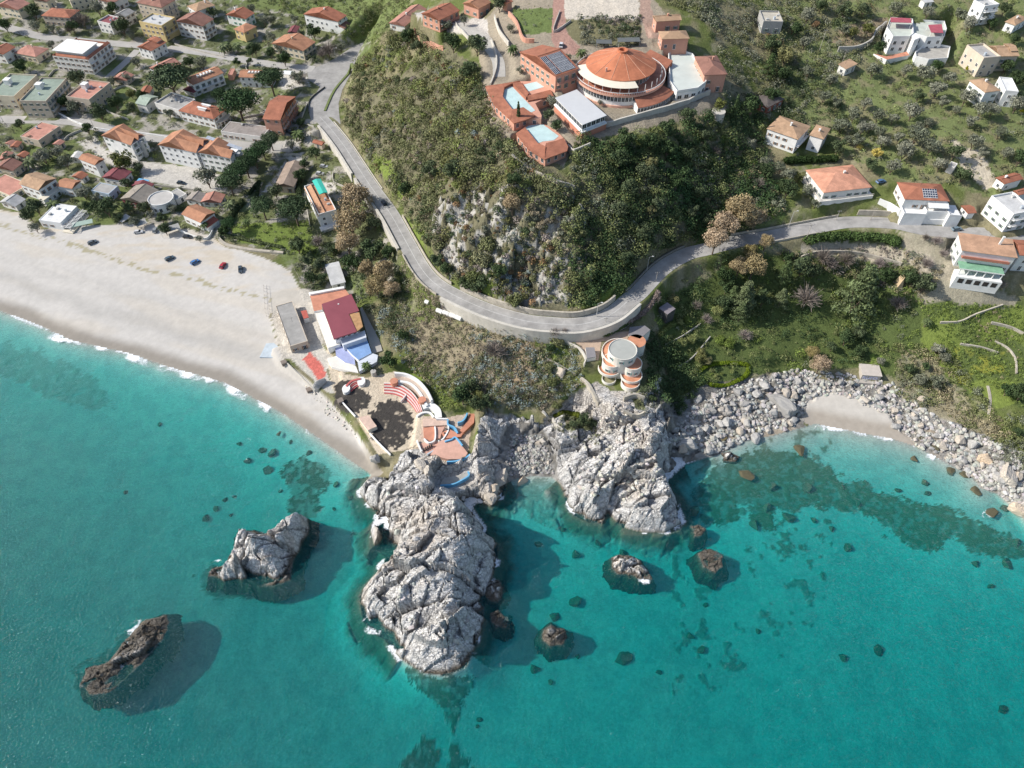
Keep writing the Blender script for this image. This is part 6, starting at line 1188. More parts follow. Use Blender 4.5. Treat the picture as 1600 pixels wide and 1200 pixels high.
T('dense', Q1, (210,80,55),(30,160,45),(450,165,45),(700,60,50),(760,170,62),(130,415,48),(480,490,62),(620,705,62),(1180,390,45),(545,808,42),(400,640,50),(1325,80,42),(120,780,38),(865,1050,40),(720,640,55),(820,680,40),(30,540,30),(1570,320,40),(880,600,35))
T('olive', Q1, (220,165,40),(320,180,35),(610,55,50),(820,225,30),(320,280,32),(470,672,52),(700,510,35),(785,490,35),(850,390,35),(1260,400,48),(1055,710,38),(270,985,58),(360,955,50),(405,1010,55),(200,870,30),(60,880,32),(60,990,40),(1290,1110,80),(560,870,25))
T('bare', Q1, (510,115,65),(430,180,40)); T('yellow', Q1, (760,1010,78),(820,590,35)); T('palm', Q1, (180,1000,50),(290,955,45),(1395,285,42),(1475,280,40)); T('pine', Q1, (1065,510,125),(1370,590,45))
T('pine', Q3, (490,660,118),(690,505,88),(690,880,62),(640,935,66),(590,985,70),(535,1040,75),(480,1095,80),(435,1150,78)); T('olive', Q3, (860,485,48),(700,240,40),(650,130,38),(840,120,30),(570,60,35),(1130,300,38),(905,1020,38),(820,910,36),(700,130,36),(745,310,35)); T('bare', Q3, (1050,300,65),(1010,330,40))
T('dense', Q3, (590,305,50),(690,335,42),(775,370,50),(960,200,52),(970,960,48),(885,1100,46),(480,390,30),(560,385,25),(880,770,30)); T('palm', Q3, (860,830,45),(410,270,30))
T('pine', Q4, (640,500,80),(840,520,98),(430,600,45)); T('dense', Q4, (720,400,55),(870,300,48),(890,235,40),(1340,600,50),(1330,765,85),(1200,850,75),(860,740,62),(920,830,50),(1000,860,50),(940,940,52),(1430,780,55),(1010,940,40),(1080,760,50),(400,640,40)); T('palm', Q4, (430,470,50),(540,580,30))
T('tam', Q4, (1220,450,118),(1190,590,115),(1170,720,90),(1400,900,85),(1350,985,85),(1445,1010,70),(1290,880,60)); T('bare', Q4, (985,700,48)); T('olive', Q4, (680,460,35),(1440,860,40))
T('dense', Q2, (225,700,60),(180,745,52),(565,695,52),(660,700,75),(740,765,40),(800,695,52),(790,545,38),(900,705,45),(1010,765,40),(1030,835,45)); T('olive', Q2, (520,610,50),(940,745,32),(845,790,42),(1055,690,32),(1085,705,32),(220,825,42),(1245,895,28),(600,640,40),(1240,600,30)); T('palm', Q2, (325,670,48),(1275,800,32),(715,680,30))
T('cypress', QA, (840,770,22)); T('palm', QA, (805,295,42),(1235,320,42)); T('olive', QA, (390,165,38),(850,440,30),(500,130,35),(790,180,30),(1150,360,30),(1350,645,22),(1050,640,45)); T('dense', QA, (150,230,58),(200,295,45),(430,270,65),(580,280,75),(530,450,70),(1080,790,40),(1030,720,45),(720,30,50)); T('bare', QA, (560,410,40))
T('olive', Q8, (660,440,58),(860,445,45),(975,470,68),(1060,560,62),(1130,495,52),(1240,610,60),(395,500,48),(250,450,42),(350,610,48),(425,640,42),(610,650,45),(540,720,52),(460,790,62),(590,808,48),(690,730,52),(785,745,45),(905,700,65),(930,850,72),(720,890,52),(855,950,72),(1020,920,62),(560,880,50),(1335,690,60),(1405,690,48),(1270,760,46),(1450,830,46),(1290,890,58),(1100,640,42),(1560,655,60),(780,1045,55),(1080,1030,55),(1345,100,45),(1260,150,50),(1200,95,50),(1000,80,42),(800,60,50),(480,190,45),(230,270,42),(250,100,50),(1340,960,42),(1490,960,45),(640,800,40),(940,790,40),(1000,770,35),(700,830,42),(820,860,42),(500,880,36),(1180,690,30))
T('dense', Q8, (945,600,45),(1170,955,58),(700,300,42),(480,70,60),(180,190,50),(1560,500,62),(1220,1100,62),(1580,990,62),(330,40,45),(640,1030,50),(1050,420,45),(1330,380,30),(600,60,50),(1490,420,50),(1480,60,45),(1400,150,40),(20,600,60),(100,470,60),(30,280,60),(1540,250,40)); T('conifer', Q8, (10,420,55)); T('yellow', Q8, (110,355,62),(620,190,45),(530,200,42)); T('mimosa', Q8, (680,960,38),(575,925,24),(1590,690,20),(1250,430,20)); T('rust', Q8, (300,160,30))
T('dense', Q6, (230,260,55),(100,240,65),(60,360,65),(210,430,65),(330,180,55),(440,110,55),(540,220,50),(330,300,55),(120,520,60),(440,330,50),(270,600,50),(740,560,30),(1000,520,62),(380,480,50),(60,640,55),(340,820,50),(500,540,50),(90,900,50),(200,760,55),(470,640,45),(800,60,70),(880,420,50),(560,690,40)); T('olive', Q6, (1000,440,50),(870,370,35),(790,265,35),(960,400,40),(1110,530,40),(1150,600,35)); T('cypress', Q6, (692,130,22))
T('tam', Q6, (740,640,110),(650,720,90),(820,680,70),(600,800,85),(880,810,50),(810,950,85),(730,950,70),(790,860,45)); T('bare', Q6, (1110,1110,88),(600,300,40),(840,480,40),(1200,890,60),(1330,900,60)); T('yellow', Q6, (620,50,42),(240,640,38),(1055,450,42),(240,380,42)); T('conifer', Q6, (760,1120,75),(980,990,60),(960,1130,50),(1390,1110,135)); T('dense', Q6, (650,1000,60),(660,1060,55),(1080,960,70),(1140,980,50),(860,1130,60),(640,1150,60),(1540,1000,50),(1000,900,40))
T('dense', Q7, (490,320,62),(560,285,50),(580,395,50),(400,370,40),(1590,660,75),(1500,640,55),(1560,900,40),(880,510,40),(985,490,32)); T('tam', Q7, (330,480,72),(280,400,50)); T('olive', Q7, (1060,385,48),(1100,440,40),(950,580,48),(1050,590,55),(700,460,30)); T('dense', Q9, (880,940,70),(980,980,75),(640,960,60),(1200,570,24),(440,120,60)); T('bare', Q9, (1060,700,42),(990,680,30),(1100,780,36),(1450,970,50),(820,1090,60),(1000,840,50),(400,840,55),(700,840,50)); T('palm', Q7, (1000,205,35))
T('lime', QV, (1050,220,30),(1095,195,30),(1130,320,38),(1060,345,38),(1300,330,40),(1360,350,45),(1290,150,45)); T('yellow', QV, (1180,440,45),(1225,460,35),(1180,400,32),(1010,70,42)); T('lime', QV, (1275,550,20),(1313,538,14),(1378,525,22)); T('conifer', QV, (1440,90,85),(1430,160,60),(1380,60,60)); T('bare', QV, (1155,105,42),(1220,190,42),(1460,290,50),(900,60,40),(270,275,42),(330,270,35)); T('dense', QV, (830,640,40),(880,690,34),(450,830,52),(385,855,34),(505,850,36),(240,380,36),(330,690,26)); T('scrub', QV, (230,500,40),(250,600,45),(280,740,38),(400,400,30),(290,345,45))
T('dense', Q5, (830,655,66),(1290,880,80),(1380,930,65),(1440,920,60),(1350,820,60),(920,500,45),(1470,120,30),(1190,90,50),(1380,190,70)); T('yellow', Q5, (1240,850,50),(1400,880,45)); T('bare', Q5, (1490,580,85),(1555,450,28),(1175,315,25)); T('palm', Q5, (690,680,38)); T('dense', ((550,250),3.553), (440,60,60),(300,170,50),(640,690,50),(470,560,50),(820,620,55),(560,60,60),(900,110,50)); T('scrub', ((550,250),3.553), (760,480,70),(720,560,60),(1270,410,45),(680,660,60),(900,790,55),(420,450,45)); T('tam', ((550,250),3.553), (890,240,62))
TI = []
for kind, px, py, rp_ in TREES:
    hr = dict(pine=2.2, tam=1.2, cypress=1.0, palm=2.0, conifer=1.2, bare=.9, lime=.5, scrub=.5, mimosa=.6, rust=.6).get(kind, .95)
    x, y, g = place(px, py, 2.0); R0 = rp_ / ppm(x, y, g + 2)
    if kind in ('pine', 'palm'): hc = max(R0 * (1.1 if R0 > 4 else 1.6), 4) if kind == 'pine' else max(3.5, R0 * 1.2)
    else: hc = R0 * hr
    hc = min(hc, 9); x, y, g = place(px, py, hc); TI.append([kind, x, y, g, R0, hc, px, py])
seen = {}; order = []
for i, t in enumerate(TI):
    k = min(LM, key=lambda l: math.hypot(l[0] - t[6], (l[1] - t[7]) * 1.2)); dx, dy = t[6] - k[0], t[7] - k[1]
    dr = ('right of' if dx > 0 else 'left of') if abs(dx) > abs(dy) * 1.1 else ('below' if dy > 0 else 'above')
    seen.setdefault((KN[t[0]], dr, k[2]), []).append((math.hypot(dx, dy), i))
LAB = {}
for (kn, dr, ref), L in seen.items():
    L.sort()
    for r_i, (dd_, i) in enumerate(L): LAB[i] = (kn + ' ' + dr + ' the ' + ref) if len(L) == 1 else '%s %s the %s, %snearest' % (kn, dr, ref, ORD[r_i])
for i, (kind, x, y, g, R0, hc, px, py) in enumerate(TI):
    root = empty(KOB[kind], (x, y, g), rng.uniform(0, 6.28), LAB[i], KCAT[kind], {'pine': 'umbrella pines', 'olive': 'olive trees on the slopes and in gardens', 'dense': 'dark evergreen trees', 'tam': 'tan tamarisk trees', 'bare': 'leafless trees', 'palm': 'palm trees'}.get(kind, 'garden shrubs and small trees'))
    cr, tr = palm_mesh() if kind == 'palm' else tmpl(kind, i % 3)
    R0 *= 1.15 if kind == 'pine' else 1; zs = R0 * (2.0 if kind == 'cypress' else 1); c = link('crown', cr, root, (0, 0, hc)); c.scale = (R0 * rng.uniform(.92, 1.08), R0 * rng.uniform(.92, 1.08), zs)
    if kind not in ('lime', 'scrub'): t_ = link('trunk', tr, root, (0, 0, hc)); t_.scale = (R0 * .8, R0 * .8, max(hc / 2.2, R0 * .5) if kind in ('pine', 'palm') else zs)
# ---------------------------------------------------------------- scrub, grass tufts: uncountable
def scrubmass(name, label, areas, m=70, leafs=.34):
    Cs = []; Rs = []; Ks = []; Sz = []
    for poly, n, kinds, r0, r1 in areas:
        px, py = sample(poly, n); x, y, z, ok = place_v(px, py); ok &= ~occ_at(x, y); x, y, z = x[ok], y[ok], z[ok]; k = len(x)
        cl = fbm(x / 11, y / 11, 301); names = [kk for kk, w_ in kinds]; wts = np.array([w_ for kk, w_ in kinds], float); cum = np.cumsum(wts) / wts.sum()
        pick = np.searchsorted(cum, np.clip((cl - .25) / .5 * .6 + rng.uniform(0, .4, k), 0, .999)); base = np.array([KC[q] for q in names])[pick]
        R0 = (r0 * .7 + (r1 * 1.25 - r0 * .7) * rng.random(k) ** 2.0) * (.6 + .8 * fbm(x / 6, y / 6, 303)); Cs.append(np.stack([x, y, z + R0 * .35], 1)); Rs.append(np.stack([R0, R0, R0 * .8], 1)); Ks.append(base * rng.uniform(.7, 1.3, (k, 1))); Sz.append(np.clip(R0 * .2, .12, leafs))
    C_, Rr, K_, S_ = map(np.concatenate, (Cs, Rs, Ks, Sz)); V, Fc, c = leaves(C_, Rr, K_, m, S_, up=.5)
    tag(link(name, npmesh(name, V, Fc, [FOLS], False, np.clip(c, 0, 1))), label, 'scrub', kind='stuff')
HL = [(600,62),(660,60),(700,100),(750,130),(780,200),(830,262),(895,300),(880,420),(860,480),(760,462),(690,425),(600,290),(560,240),(535,180),(555,105)]
HR = [(895,300),(905,215),(960,225),(1110,180),(1190,165),(1200,260),(1230,330),(1100,372),(1000,440),(950,480),(870,485),(880,420)]
scrubmass('hillside_scrub', 'dense mixed scrub covering the sunlit side of the hill', [([(600,62),(660,60),(700,100),(750,130),(780,200),(830,262),(895,300),(880,330),(800,310),(700,300),(680,330),(690,400),(640,350),(600,290),(560,240),(535,180),(555,105)], 1250, [('dense',1.5),('scrub',3),('lime',.7),('yellow',1.5),('olive',1)], 1.3, 3.8), ([(690,300),(900,300),(915,480),(800,470),(700,430)], 170, [('scrub',2),('yellow',1),('dense',1),('olive',1)], .9, 2.3), ([(690,300),(900,300),(920,480),(800,470),(700,430)], 560, [('dry',2),('olive',2),('scrub',1),('agave',1)], .4, 1.1), (HL, 500, [('dry',2),('bare',1),('rust',1),('agave',1)], .8, 1.6)], 130)
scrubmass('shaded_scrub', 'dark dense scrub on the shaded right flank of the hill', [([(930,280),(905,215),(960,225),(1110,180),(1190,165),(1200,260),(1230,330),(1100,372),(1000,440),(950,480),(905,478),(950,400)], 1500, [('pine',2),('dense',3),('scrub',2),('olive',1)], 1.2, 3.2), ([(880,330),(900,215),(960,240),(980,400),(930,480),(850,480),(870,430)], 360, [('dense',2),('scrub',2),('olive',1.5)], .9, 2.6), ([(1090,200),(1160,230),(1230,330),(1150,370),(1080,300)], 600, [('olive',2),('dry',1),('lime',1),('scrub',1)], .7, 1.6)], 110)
scrubmass('dry_slope_scrub', 'dry grass, agaves and low scrub on the slope below the road', [([(640,480),(700,500),(800,520),(905,522),(915,600),(850,640),(780,640),(700,620),(640,590),(600,500),(620,460)], 2600, [('dry',3),('scrub',1.2),('agave',1),('grass',1.5)], .35, 1.1), ([(680,600),(740,620),(850,640),(860,560),(800,520)], 420, [('scrub',2),('agave',1),('dense',1),('dry',2)], .8, 1.8), ([(625,400),(660,440),(720,492),(700,510),(650,480),(628,440)], 300, [('dry',2),('scrub',1.5),('olive',1),('agave',.6)], .4, 1.3), ([(600,440),(640,460),(650,520),(620,550),(590,520)], 220, [('olive',1),('scrub',1),('agave',1)], .8, 1.6), ([(640,540),(700,600),(720,640),(690,640),(640,590)], 400, [('grass',2),('lime',1)], .3, .7),
   ([(985,608),(1040,600),(1040,640),(1000,650)], 60, [('scrub',1),('olive',1)], .5, 1.2), ([(850,640),(930,660),(940,700),(900,690),(860,670)], 50, [('scrub',2),('olive',1),('dry',1)], .4, 1.1)], 46, .24)
scrubmass('garden_ground_cover', 'mixed shrubs and undergrowth on the shaded garden slope above the cove', [([(1020,480),(1110,400),(1200,380),(1260,400),(1420,410),(1440,560),(1330,575),(1180,585),(1090,605),(1040,570)], 800, [('dense',3),('scrub',2),('lime',1),('olive',1)], .7, 2.0), ([(1010,520),(1060,540),(1100,600),(1060,650),(1010,600)], 420, [('dense',3),('pine',1)], 1.0, 2.2), ([(1400,540),(1480,545),(1570,660),(1600,720),(1560,700),(1480,650),(1400,620)], 500, [('olive',2),('scrub',2),('dry',2)], .6, 1.6), ([(1430,470),(1600,480),(1600,640),(1480,560)], 900, [('grass',3),('lime',2),('dry',1)], .3, .8), ([(1200,400),(1400,385),(1480,420),(1440,470),(1300,430)], 380, [('bare',2),('olive',1),('dry',2)], .5, 1.3), ([(1570,650),(1620,650),(1640,760),(1560,720)], 160, [('olive',1),('scrub',1)], .8, 1.8)], 60, .28)
scrubmass('upland_scrub', 'rough grass and low scrub between the olive trees', [([(1130,-10),(1600,-10),(1600,330),(1490,290),(1380,280),(1290,240),(1190,140)], 1700, [('grass',4),('scrub',3),('olive',2),('dry',1)], .4, 1.3), ([(1100,-10),(1360,-10),(1380,60),(1300,130),(1220,200),(1130,170),(1110,60)], 800, [('dense',2),('olive',2),('scrub',2),('rust',.6)], 1.0, 2.4), ([(1200,60),(1290,110),(1330,200),(1260,210),(1190,160)], 220, [('dense',2),('scrub',1)], 1.0, 2.4), ([(880,25),(1000,28),(1000,75),(900,72),(870,40)], 380, [('olive',2),('dense',1),('bare',1)], .6, 1.6), ([(600,-10),(650,-10),(640,60),(590,60)], 120, [('lime',1),('scrub',2)], .8, 1.6), ([(770,10),(880,0),(860,40),(800,60)], 60, [('olive',1),('lime',1)], .4, .9), ([(1000,-10),(1110,-10),(1130,60),(1090,30)], 200, [('dense',1),('olive',1),('scrub',1)], 1, 2)], 56, .3)
scrubmass('town_greenery', 'hedges, garden shrubs and rough growth between the houses of the plain', [([(-20,-10),(600,-10),(575,60),(480,110),(480,180),(520,240),(560,290),(640,440),(560,470),(480,460),(440,400),(330,370),(200,355),(60,325),(-20,310)], 3000, [('dense',3),('olive',2),('scrub',2),('lime',1),('dry',.8)], .5, 1.7), ([(410,0),(640,-10),(640,40),(560,75),(500,60)], 380, [('lime',2),('scrub',2),('dense',1)], .8, 2.0), ([(460,370),(560,380),(640,440),(620,520),(560,480),(480,460)], 350, [('dense',3),('olive',1),('scrub',1)], .8, 2.0), ([(530,130),(600,260),(570,270),(515,190)], 160, [('scrub',2),('dry',1),('lime',1)], .5, 1.3)], 62, .3)
# hedges
def hedge(pts, wd, h, label, colr=(.06,.10,.025), q=None, o_z=0):
    if q: pts = zz(*q, *pts)
    S = smoothline(pts, 6); W = np.array([place(a, b_, h * .8) for a, b_ in S[:, :2]]); L = np.hypot(*np.diff(W[:, :2], axis=0).T).sum(); n = max(6, int(L / (wd * .45))); t = np.linspace(0, len(W) - 1.001, n); i = t.astype(int); f = (t - i)[:, None]; P = W[i] * (1 - f) + W[i + 1] * f
    C_ = P + np.stack([rng.normal(0, wd * .06, n), rng.normal(0, wd * .06, n), np.full(n, h * .45)], 1); V, Fc, c = leaves(C_ - P[0], np.stack([np.full(n, wd * .6), np.full(n, wd * .6), np.full(n, h * .58)], 1), np.array(colr)[None] * rng.uniform(.8, 1.25, (n, 1)), 300, .15 + .06 * wd, up=.4)
    tag(link('hedge', npmesh('hedge', V, Fc, [FOL], False, c), None, P[0]), label, 'hedge')
hedge([(255,690),(380,665),(500,660),(640,665),(760,680),(810,695)], 4.2, 3.2, 'thick rounded clipped hedge below the coast road', q=Q9); hedge([(120,190),(250,185),(420,180)], 3.0, 2.6, 'dark hedge between the tan-roofed villa and the salmon-roofed villa', (.04,.06,.02), Q9)
hedge([(430,270),(560,285),(640,260),(740,200)], 1.8, 1.6, 'dark hedge along the road above the round villa', q=QV); hedge([(730,200),(800,160),(860,100),(910,20)], 2.2, 1.8, 'brown leafless hedge along the outer side of the shaded bend', (.22,.17,.14), QV); hedge([(925,290),(970,240),(1015,215)], 1.8, 1.4, 'short straight clipped hedge in the villa garden', (.11,.15,.03), QV)
hedge([(1240,600),(1330,605),(1440,560),(1475,520),(1465,475),(1330,465),(1230,480),(1150,530)], 1.5, 1.0, 'looping low lime-green hedge round the lowest garden lawn', (.16,.20,.02), QV); hedge([(270,790),(330,775),(410,790)], 1.8, 1.0, 'yellow-green hedge arc above the dark cliff bushes', (.15,.16,.03), QV); hedge([(380,640),(440,540),(510,450)], 2.6, 2.6, 'tall dark hedge between the pine garden and the beach houses', (.05,.075,.025), Q4)
hedge([(400,660),(520,690),(640,715),(760,740)], 1.5, 1.2, 'low hedge along the seaward edge of the pine garden', (.09,.12,.04), Q4); hedge([(820,300),(850,240),(870,420)], 2.4, 2.8, 'dark hedge right of the garden restaurant', (.045,.065,.025), Q4) ; hedge([(560,400),(620,330),(600,420)], 1.6, 1.6, 'hedge below the row of umbrella pines', (.045,.065,.025), Q4)

# ---------------------------------------------------------------- rocks
def rockmesh(name, seed, sub=2, cuts=11, m=None, cols=None):
    r_ = random.Random(seed); bm = bmesh.new(); bmesh.ops.create_icosphere(bm, subdivisions=sub, radius=1.0)
    for k in range(cuts):
        n = Vector((r_.gauss(0, 1), r_.gauss(0, 1), r_.gauss(0, .8))).normalized(); dd_ = r_.uniform(.42, .72)
        for v in bm.verts:
            e = v.co.dot(n) - dd_
            if e > 0: v.co -= n * e
    for v in bm.verts: v.co += Vector((r_.uniform(-1, 1), r_.uniform(-1, 1), r_.uniform(-1, 1))) * .035
    me = bpy.data.meshes.new(name); bm.to_mesh(me); bm.free()
    if m: me.materials.append(m)
    return me
def granite(name, c, wet=False):
    m, n, b = nodes(name); p = N(n, 'ShaderNodeTexCoord').outputs['Object']; oi = N(n, 'ShaderNodeObjectInfo').outputs['Random']
    a = mixc(n, tuple(x * .72 for x in c), tuple(min(1, x * 1.2) for x in c), ramp(n, noise(n, p, 2.0, 6, .7), .3, .7)); a = mixc(n, a, (c[0] * 1.15, c[1] * .98, c[2] * .78), ramp(n, oi, .6, 1, 0, .8)); a = mixc(n, a, tuple(x * .6 for x in c), ramp(n, oi, 0, .4, .6, 0))
    n.links.new(a, b.inputs['Base Color']); b.inputs['Roughness'].default_value = .4 if wet else .9; return m
GR = granite('boulder_granite', (.40,.39,.37)); GRP = granite('pale_boulder', (.50,.45,.385)); GRW = granite('weedy_rock', (.10,.09,.05))
BT = [rockmesh('boulder', 100 + i, 3, 22, GR) for i in range(7)]; BTP = [rockmesh('boulder', 200 + i, 4, 30, GRP) for i in range(3)]; BTW = [rockmesh('sunken_rock', 300 + i, 3, 12, GRW) for i in range(4)]
BL = dict(cove='grey granite boulder in the jumbled rock shore of the right cove', dark='shaded grey boulder on the rubble shore under the round villa cliff', bay='grey boulder in the shaded little bay between the two headlands', edge='boulder on the rocky shore at the lower right edge')
def boulder(x, y, z, s, label, grp, mesh=None, name='boulder', cat='boulder', sink=.25, sq=None, rz=None):
    me = mesh or BT[int(rng.integers(len(BT)))]; o = link(name, me, None, (x, y, z + s * (.6 - sink) - .2)); k = sq or (rng.uniform(.8, 1.25), rng.uniform(.75, 1.1), rng.uniform(.6, .9)); o.scale = (s * k[0], s * k[1], s * k[2]); o.rotation_euler = (rng.uniform(-.3, .3), rng.uniform(-.3, .3), rng.uniform(0, 6.28) if rz is None else rz); tag(o, label, cat, grp); return o
for key, poly, n, s0, s1 in (('cove', [(1180,640),(1250,590),(1330,600),(1400,610),(1440,660),(1500,690),(1560,730),(1540,770),(1480,720),(1420,690),(1380,650),(1300,612),(1255,640),(1240,670)], 95, .8, 2.0), ('dark', [(1040,700),(1075,650),(1130,610),(1200,600),(1230,640),(1200,680),(1120,705),(1060,730)], 80, .9, 2.4), ('bay', [(790,745),(800,690),(850,690),(862,735)], 34, .6, 1.5), ('edge', [(1500,690),(1600,730),(1610,850),(1590,780),(1520,745)], 46, .9, 2.6)):
    px, py = sample(poly, n); x, y, z, ok = place_v(px, py)
    for a, b_, c_, k_ in zip(x, y, z, ok):
        if k_: boulder(a, b_, c_, s0 * .8 + (s1 * 1.35 - s0 * .8) * rng.random() ** 3, BL[key], 'boulders: ' + key)
for px, py, s, lab, me_, sq in ((1226,630,9.6,'huge grey leaning slab boulder at the left end of the small sandy cove',BT[0],(.62,1.35,.7)),(1240,655,3.6,'lower broken block against the huge leaning slab',BT[1],None),(1441,622,2.9,'big pale orange-tinted block above the cove stones',BTP[0],None),(1329,618,1.7,'lone pale boulder on the cove sand',BTP[1],None),(1403,652,1.8,'pale cracked block in the rubble right of the cove sand',BTP[2],None),(1378,608,2.4,'pale long block behind the cove sand',BTP[0],(1.6,.7,.6)),(1092,622,4.2,'large rounded boulder at the foot of the dark garden cliff',BT[3],None),(1112,640,3.4,'broad flat block in the shaded rubble',BT[4],None),(1120,628,3.0,'long narrow standing slab in the shaded rubble',BT[5],(.5,1.5,.6)),(1128,660,3.1,'split grey boulder near the shaded waterline',BT[6],None),(1106,668,2.8,'grey boulder left of the split one in the shaded rubble',BT[2],None),(1075,690,5.5,'massive shaded block below the villa cliff at the waterline',BT[1],(.8,1.4,.7)),
      (1540,715,5.2,'big rounded pale outcrop boulder at the right shore',BTP[1],None),(1580,740,7.5,'very large smooth pale outcrop on the right shore',BTP[2],(1.2,1,.6)),(1597,795,5.5,'tall pale rock cut by the right edge of the shore',BTP[0],(.7,1.3,.8)),(816,752,3.4,'tall pale rock finger standing in the shaded bay',BTP[1],(.6,1.3,.9)),(782,745,5.5,'brown rounded outcrop in the water beside the main headland',BTP[2],(.8,1.2,.8)),(768,775,4.6,'lower ribbed outcrop beside the main headland',BTP[0],(.8,1.1,.7)),(772,760,3.0,'small outcrop block between the ribbed rocks',BTP[1],None),(585,715,3.6,'blue-grey rock at the end of the beach touching the waves',BT[2],None),(655,722,4.8,'pointed tan boulder between the dark floor and the headland',BTP[0],(.7,1.2,.8)),(668,735,4.0,'pale boulder at the top of the headland below the pointed one',BTP[1],None),(497,598,5.4,'dark craggy rock beside the red-painted promenade',BT[5],(.7,1.1,.8)),(875,578,4.5,'grey rounded outcrop behind the courtyard wall of the round villa',BT[4],None)):
    x, y, g = place(px, py, s * .3); boulder(x, y, g, s * .82, lab, 'named boulders', me_, sq=sq, sink=.45, rz=.5 if lab.startswith('huge') else None)
# cobbles: thousands, one object
CO = [rockmesh('c', 400 + i, 1, 6) for i in range(5)]; CV = []; CF = []
for me_ in CO:
    v = np.zeros(len(me_.vertices) * 3); me_.vertices.foreach_get('co', v); CV.append(v.reshape(-1, 3)); f = np.zeros(len(me_.loops), np.int32); me_.loops.foreach_get('vertex_index', f); CF.append(f.reshape(-1, 3)); bpy.data.meshes.remove(me_)
def cobbles(name, label, areas):
    V = []; Fc = []; K = []; off = 0
    for poly, n, s0, s1, base in areas:
        px, py = sample(poly, n); x, y, z, ok = place_v(px, py)
        for a, b_, c_ in zip(x[ok], y[ok], z[ok]):
            if c_ < .1: continue
            i = int(rng.integers(5)); s = s0 + (s1 - s0) * rng.random() ** 2; t = rng.uniform(0, 6.28); v = CV[i] * [s * rng.uniform(.8, 1.4), s, s * .7]; v = np.stack([v[:, 0] * math.cos(t) - v[:, 1] * math.sin(t) + a, v[:, 0] * math.sin(t) + v[:, 1] * math.cos(t) + b_, v[:, 2] + c_ + s * .15], 1)
            V.append(v); Fc.append(CF[i] + off); off += len(v); K.append(np.repeat((np.array(base) * rng.uniform(.7, 1.3) * rng.uniform(.94, 1.06, 3))[None], len(CF[i]), 0))
    tag(link(name, npmesh(name, np.concatenate(V), np.concatenate(Fc), [FOLS], False, np.clip(np.concatenate(K), 0, 1))), label, 'stones', kind='stuff')
cobbles('shore_cobbles', 'loose grey and tan stones covering the rocky shores and coves', [([(1040,690),(1080,640),(1130,605),(1240,578),(1330,585),(1400,600),(1450,645),(1600,710),(1610,840),(1540,780),(1430,695),(1390,650),(1310,615),(1262,625),(1240,672),(1110,710)], 3300, .3, 1.3, (.40,.385,.36)), ([(788,745),(798,680),(850,680),(866,740)], 700, .25, .8, (.36,.35,.33)), ([(445,560),(500,640),(560,690),(545,650),(480,600)], 110, .2, .7, (.52,.48,.42)), ([(930,640),(1000,640),(1040,760),(960,800),(900,760)], 260, .3, 1.1, (.50,.47,.42)), ([(600,760),(720,760),(760,900),(740,1000),(640,1020),(590,920)], 70, .3, 1.3, (.50,.48,.45))])
# sea stacks
def stack(name, label, cat, poly, peaks, slope=1.3, wetz=1.6, seed=0, brown=False):
    wx, wy = pix2w([p[0] for p in poly], [p[1] for p in poly], 0.0); o = (float(wx.mean()), float(wy.mean())); s_ = .30
    X, Y = np.meshgrid(np.arange(wx.min() - 7, wx.max() + 7, s_), np.arange(wy.min() - 7, wy.max() + 7, s_)); W = list(zip(wx.tolist(), wy.tolist())); X2 = X + 2.4 * (fbm(X / 4, Y / 4, 500 + seed) - .5); Y2 = Y + 2.4 * (fbm(X / 4, Y / 4, 510 + seed) - .5)
    d, _ = segdist(X2, Y2, W + [W[0]]); ins = inpoly(X2, Y2, W); sdn = np.where(ins, d, -d)
    pk = np.zeros(X.shape); ws = np.full(X.shape, 1e-6)
    for px, py, h in peaks: qx, qy = pix2w(px, py, h); r = np.hypot(X - float(qx), Y - float(qy)) + 1.2; pk += h / r ** 2.4; ws += 1 / r ** 2.4
    pk = pk / ws; hi = float(max(p[2] for p in peaks)); fz = 1.0 if hi > 8 else 1.8; bk_, be_ = blocks(X * fz + 40 * seed, Y * fz + 17 * seed, 1.0)
    Z = np.minimum(pk, np.maximum(sdn, 0) * slope) + np.where(sdn > 0, bk_ * min(1.1, .22 + hi / 9) * sstep(-.5, 2.5, sdn) , 0); Z = np.where(sdn > 0, Z, sdn * 2.6 + bk_ * .5 * sstep(0, 2, -sdn) - .05)
    nn = fbm(X / 3, Y / 3, 520 + seed); c = np.zeros(X.shape + (3,)) + np.array((.70,.685,.66)); c = soft(c, (.56,.47,.38), sstep(.52,.68,nn) * .5); c = soft(c, (.14,.13,.12), (1 - sstep(.01,.07,be_)) * .7); c = soft(c, (.095,.078,.055), (1 - sstep(wetz * .5, wetz * 1.3, Z + 1.2 * (nn - .5))) * .9); c = soft(c, (.055,.055,.03), (Z < -.2) * .9)
    ny, nx = X.shape; idx = np.arange(nx * ny).reshape(ny, nx); Fc = np.stack([idx[:-1, :-1], idx[:-1, 1:], idx[1:, 1:], idx[1:, :-1]], -1).reshape(-1, 4); Fc = Fc[(sdn.ravel()[Fc] > -2.6).all(1)]
    me = npmesh(name, np.stack([X - o[0], Y - o[1], Z], -1).reshape(-1, 3), Fc, [bpy.data.materials['ground']], False, np.clip(c, 0, 1).reshape(-1, 3)); rkattr(me, np.ones(X.shape)); tag(link(name, me, None, (*o, 0)), label, cat)
stack('sea_rock', 'large pale grey sea rock with two summits left of the main headland', 'sea rock', [(352,880),(368,850),(372,830),(400,828),(422,838),(440,822),(470,806),(485,812),(483,835),(468,858),(455,880),(458,905),(430,915),(400,912),(380,905),(350,905),(325,900),(330,888)], [(388,835,15),(405,850,12),(375,870,7),(440,845,7),(470,820,8),(478,825,7),(430,890,6),(445,895,7),(400,895,5),(340,893,1.5),(455,860,4)], 1.9, 1.3, 1)
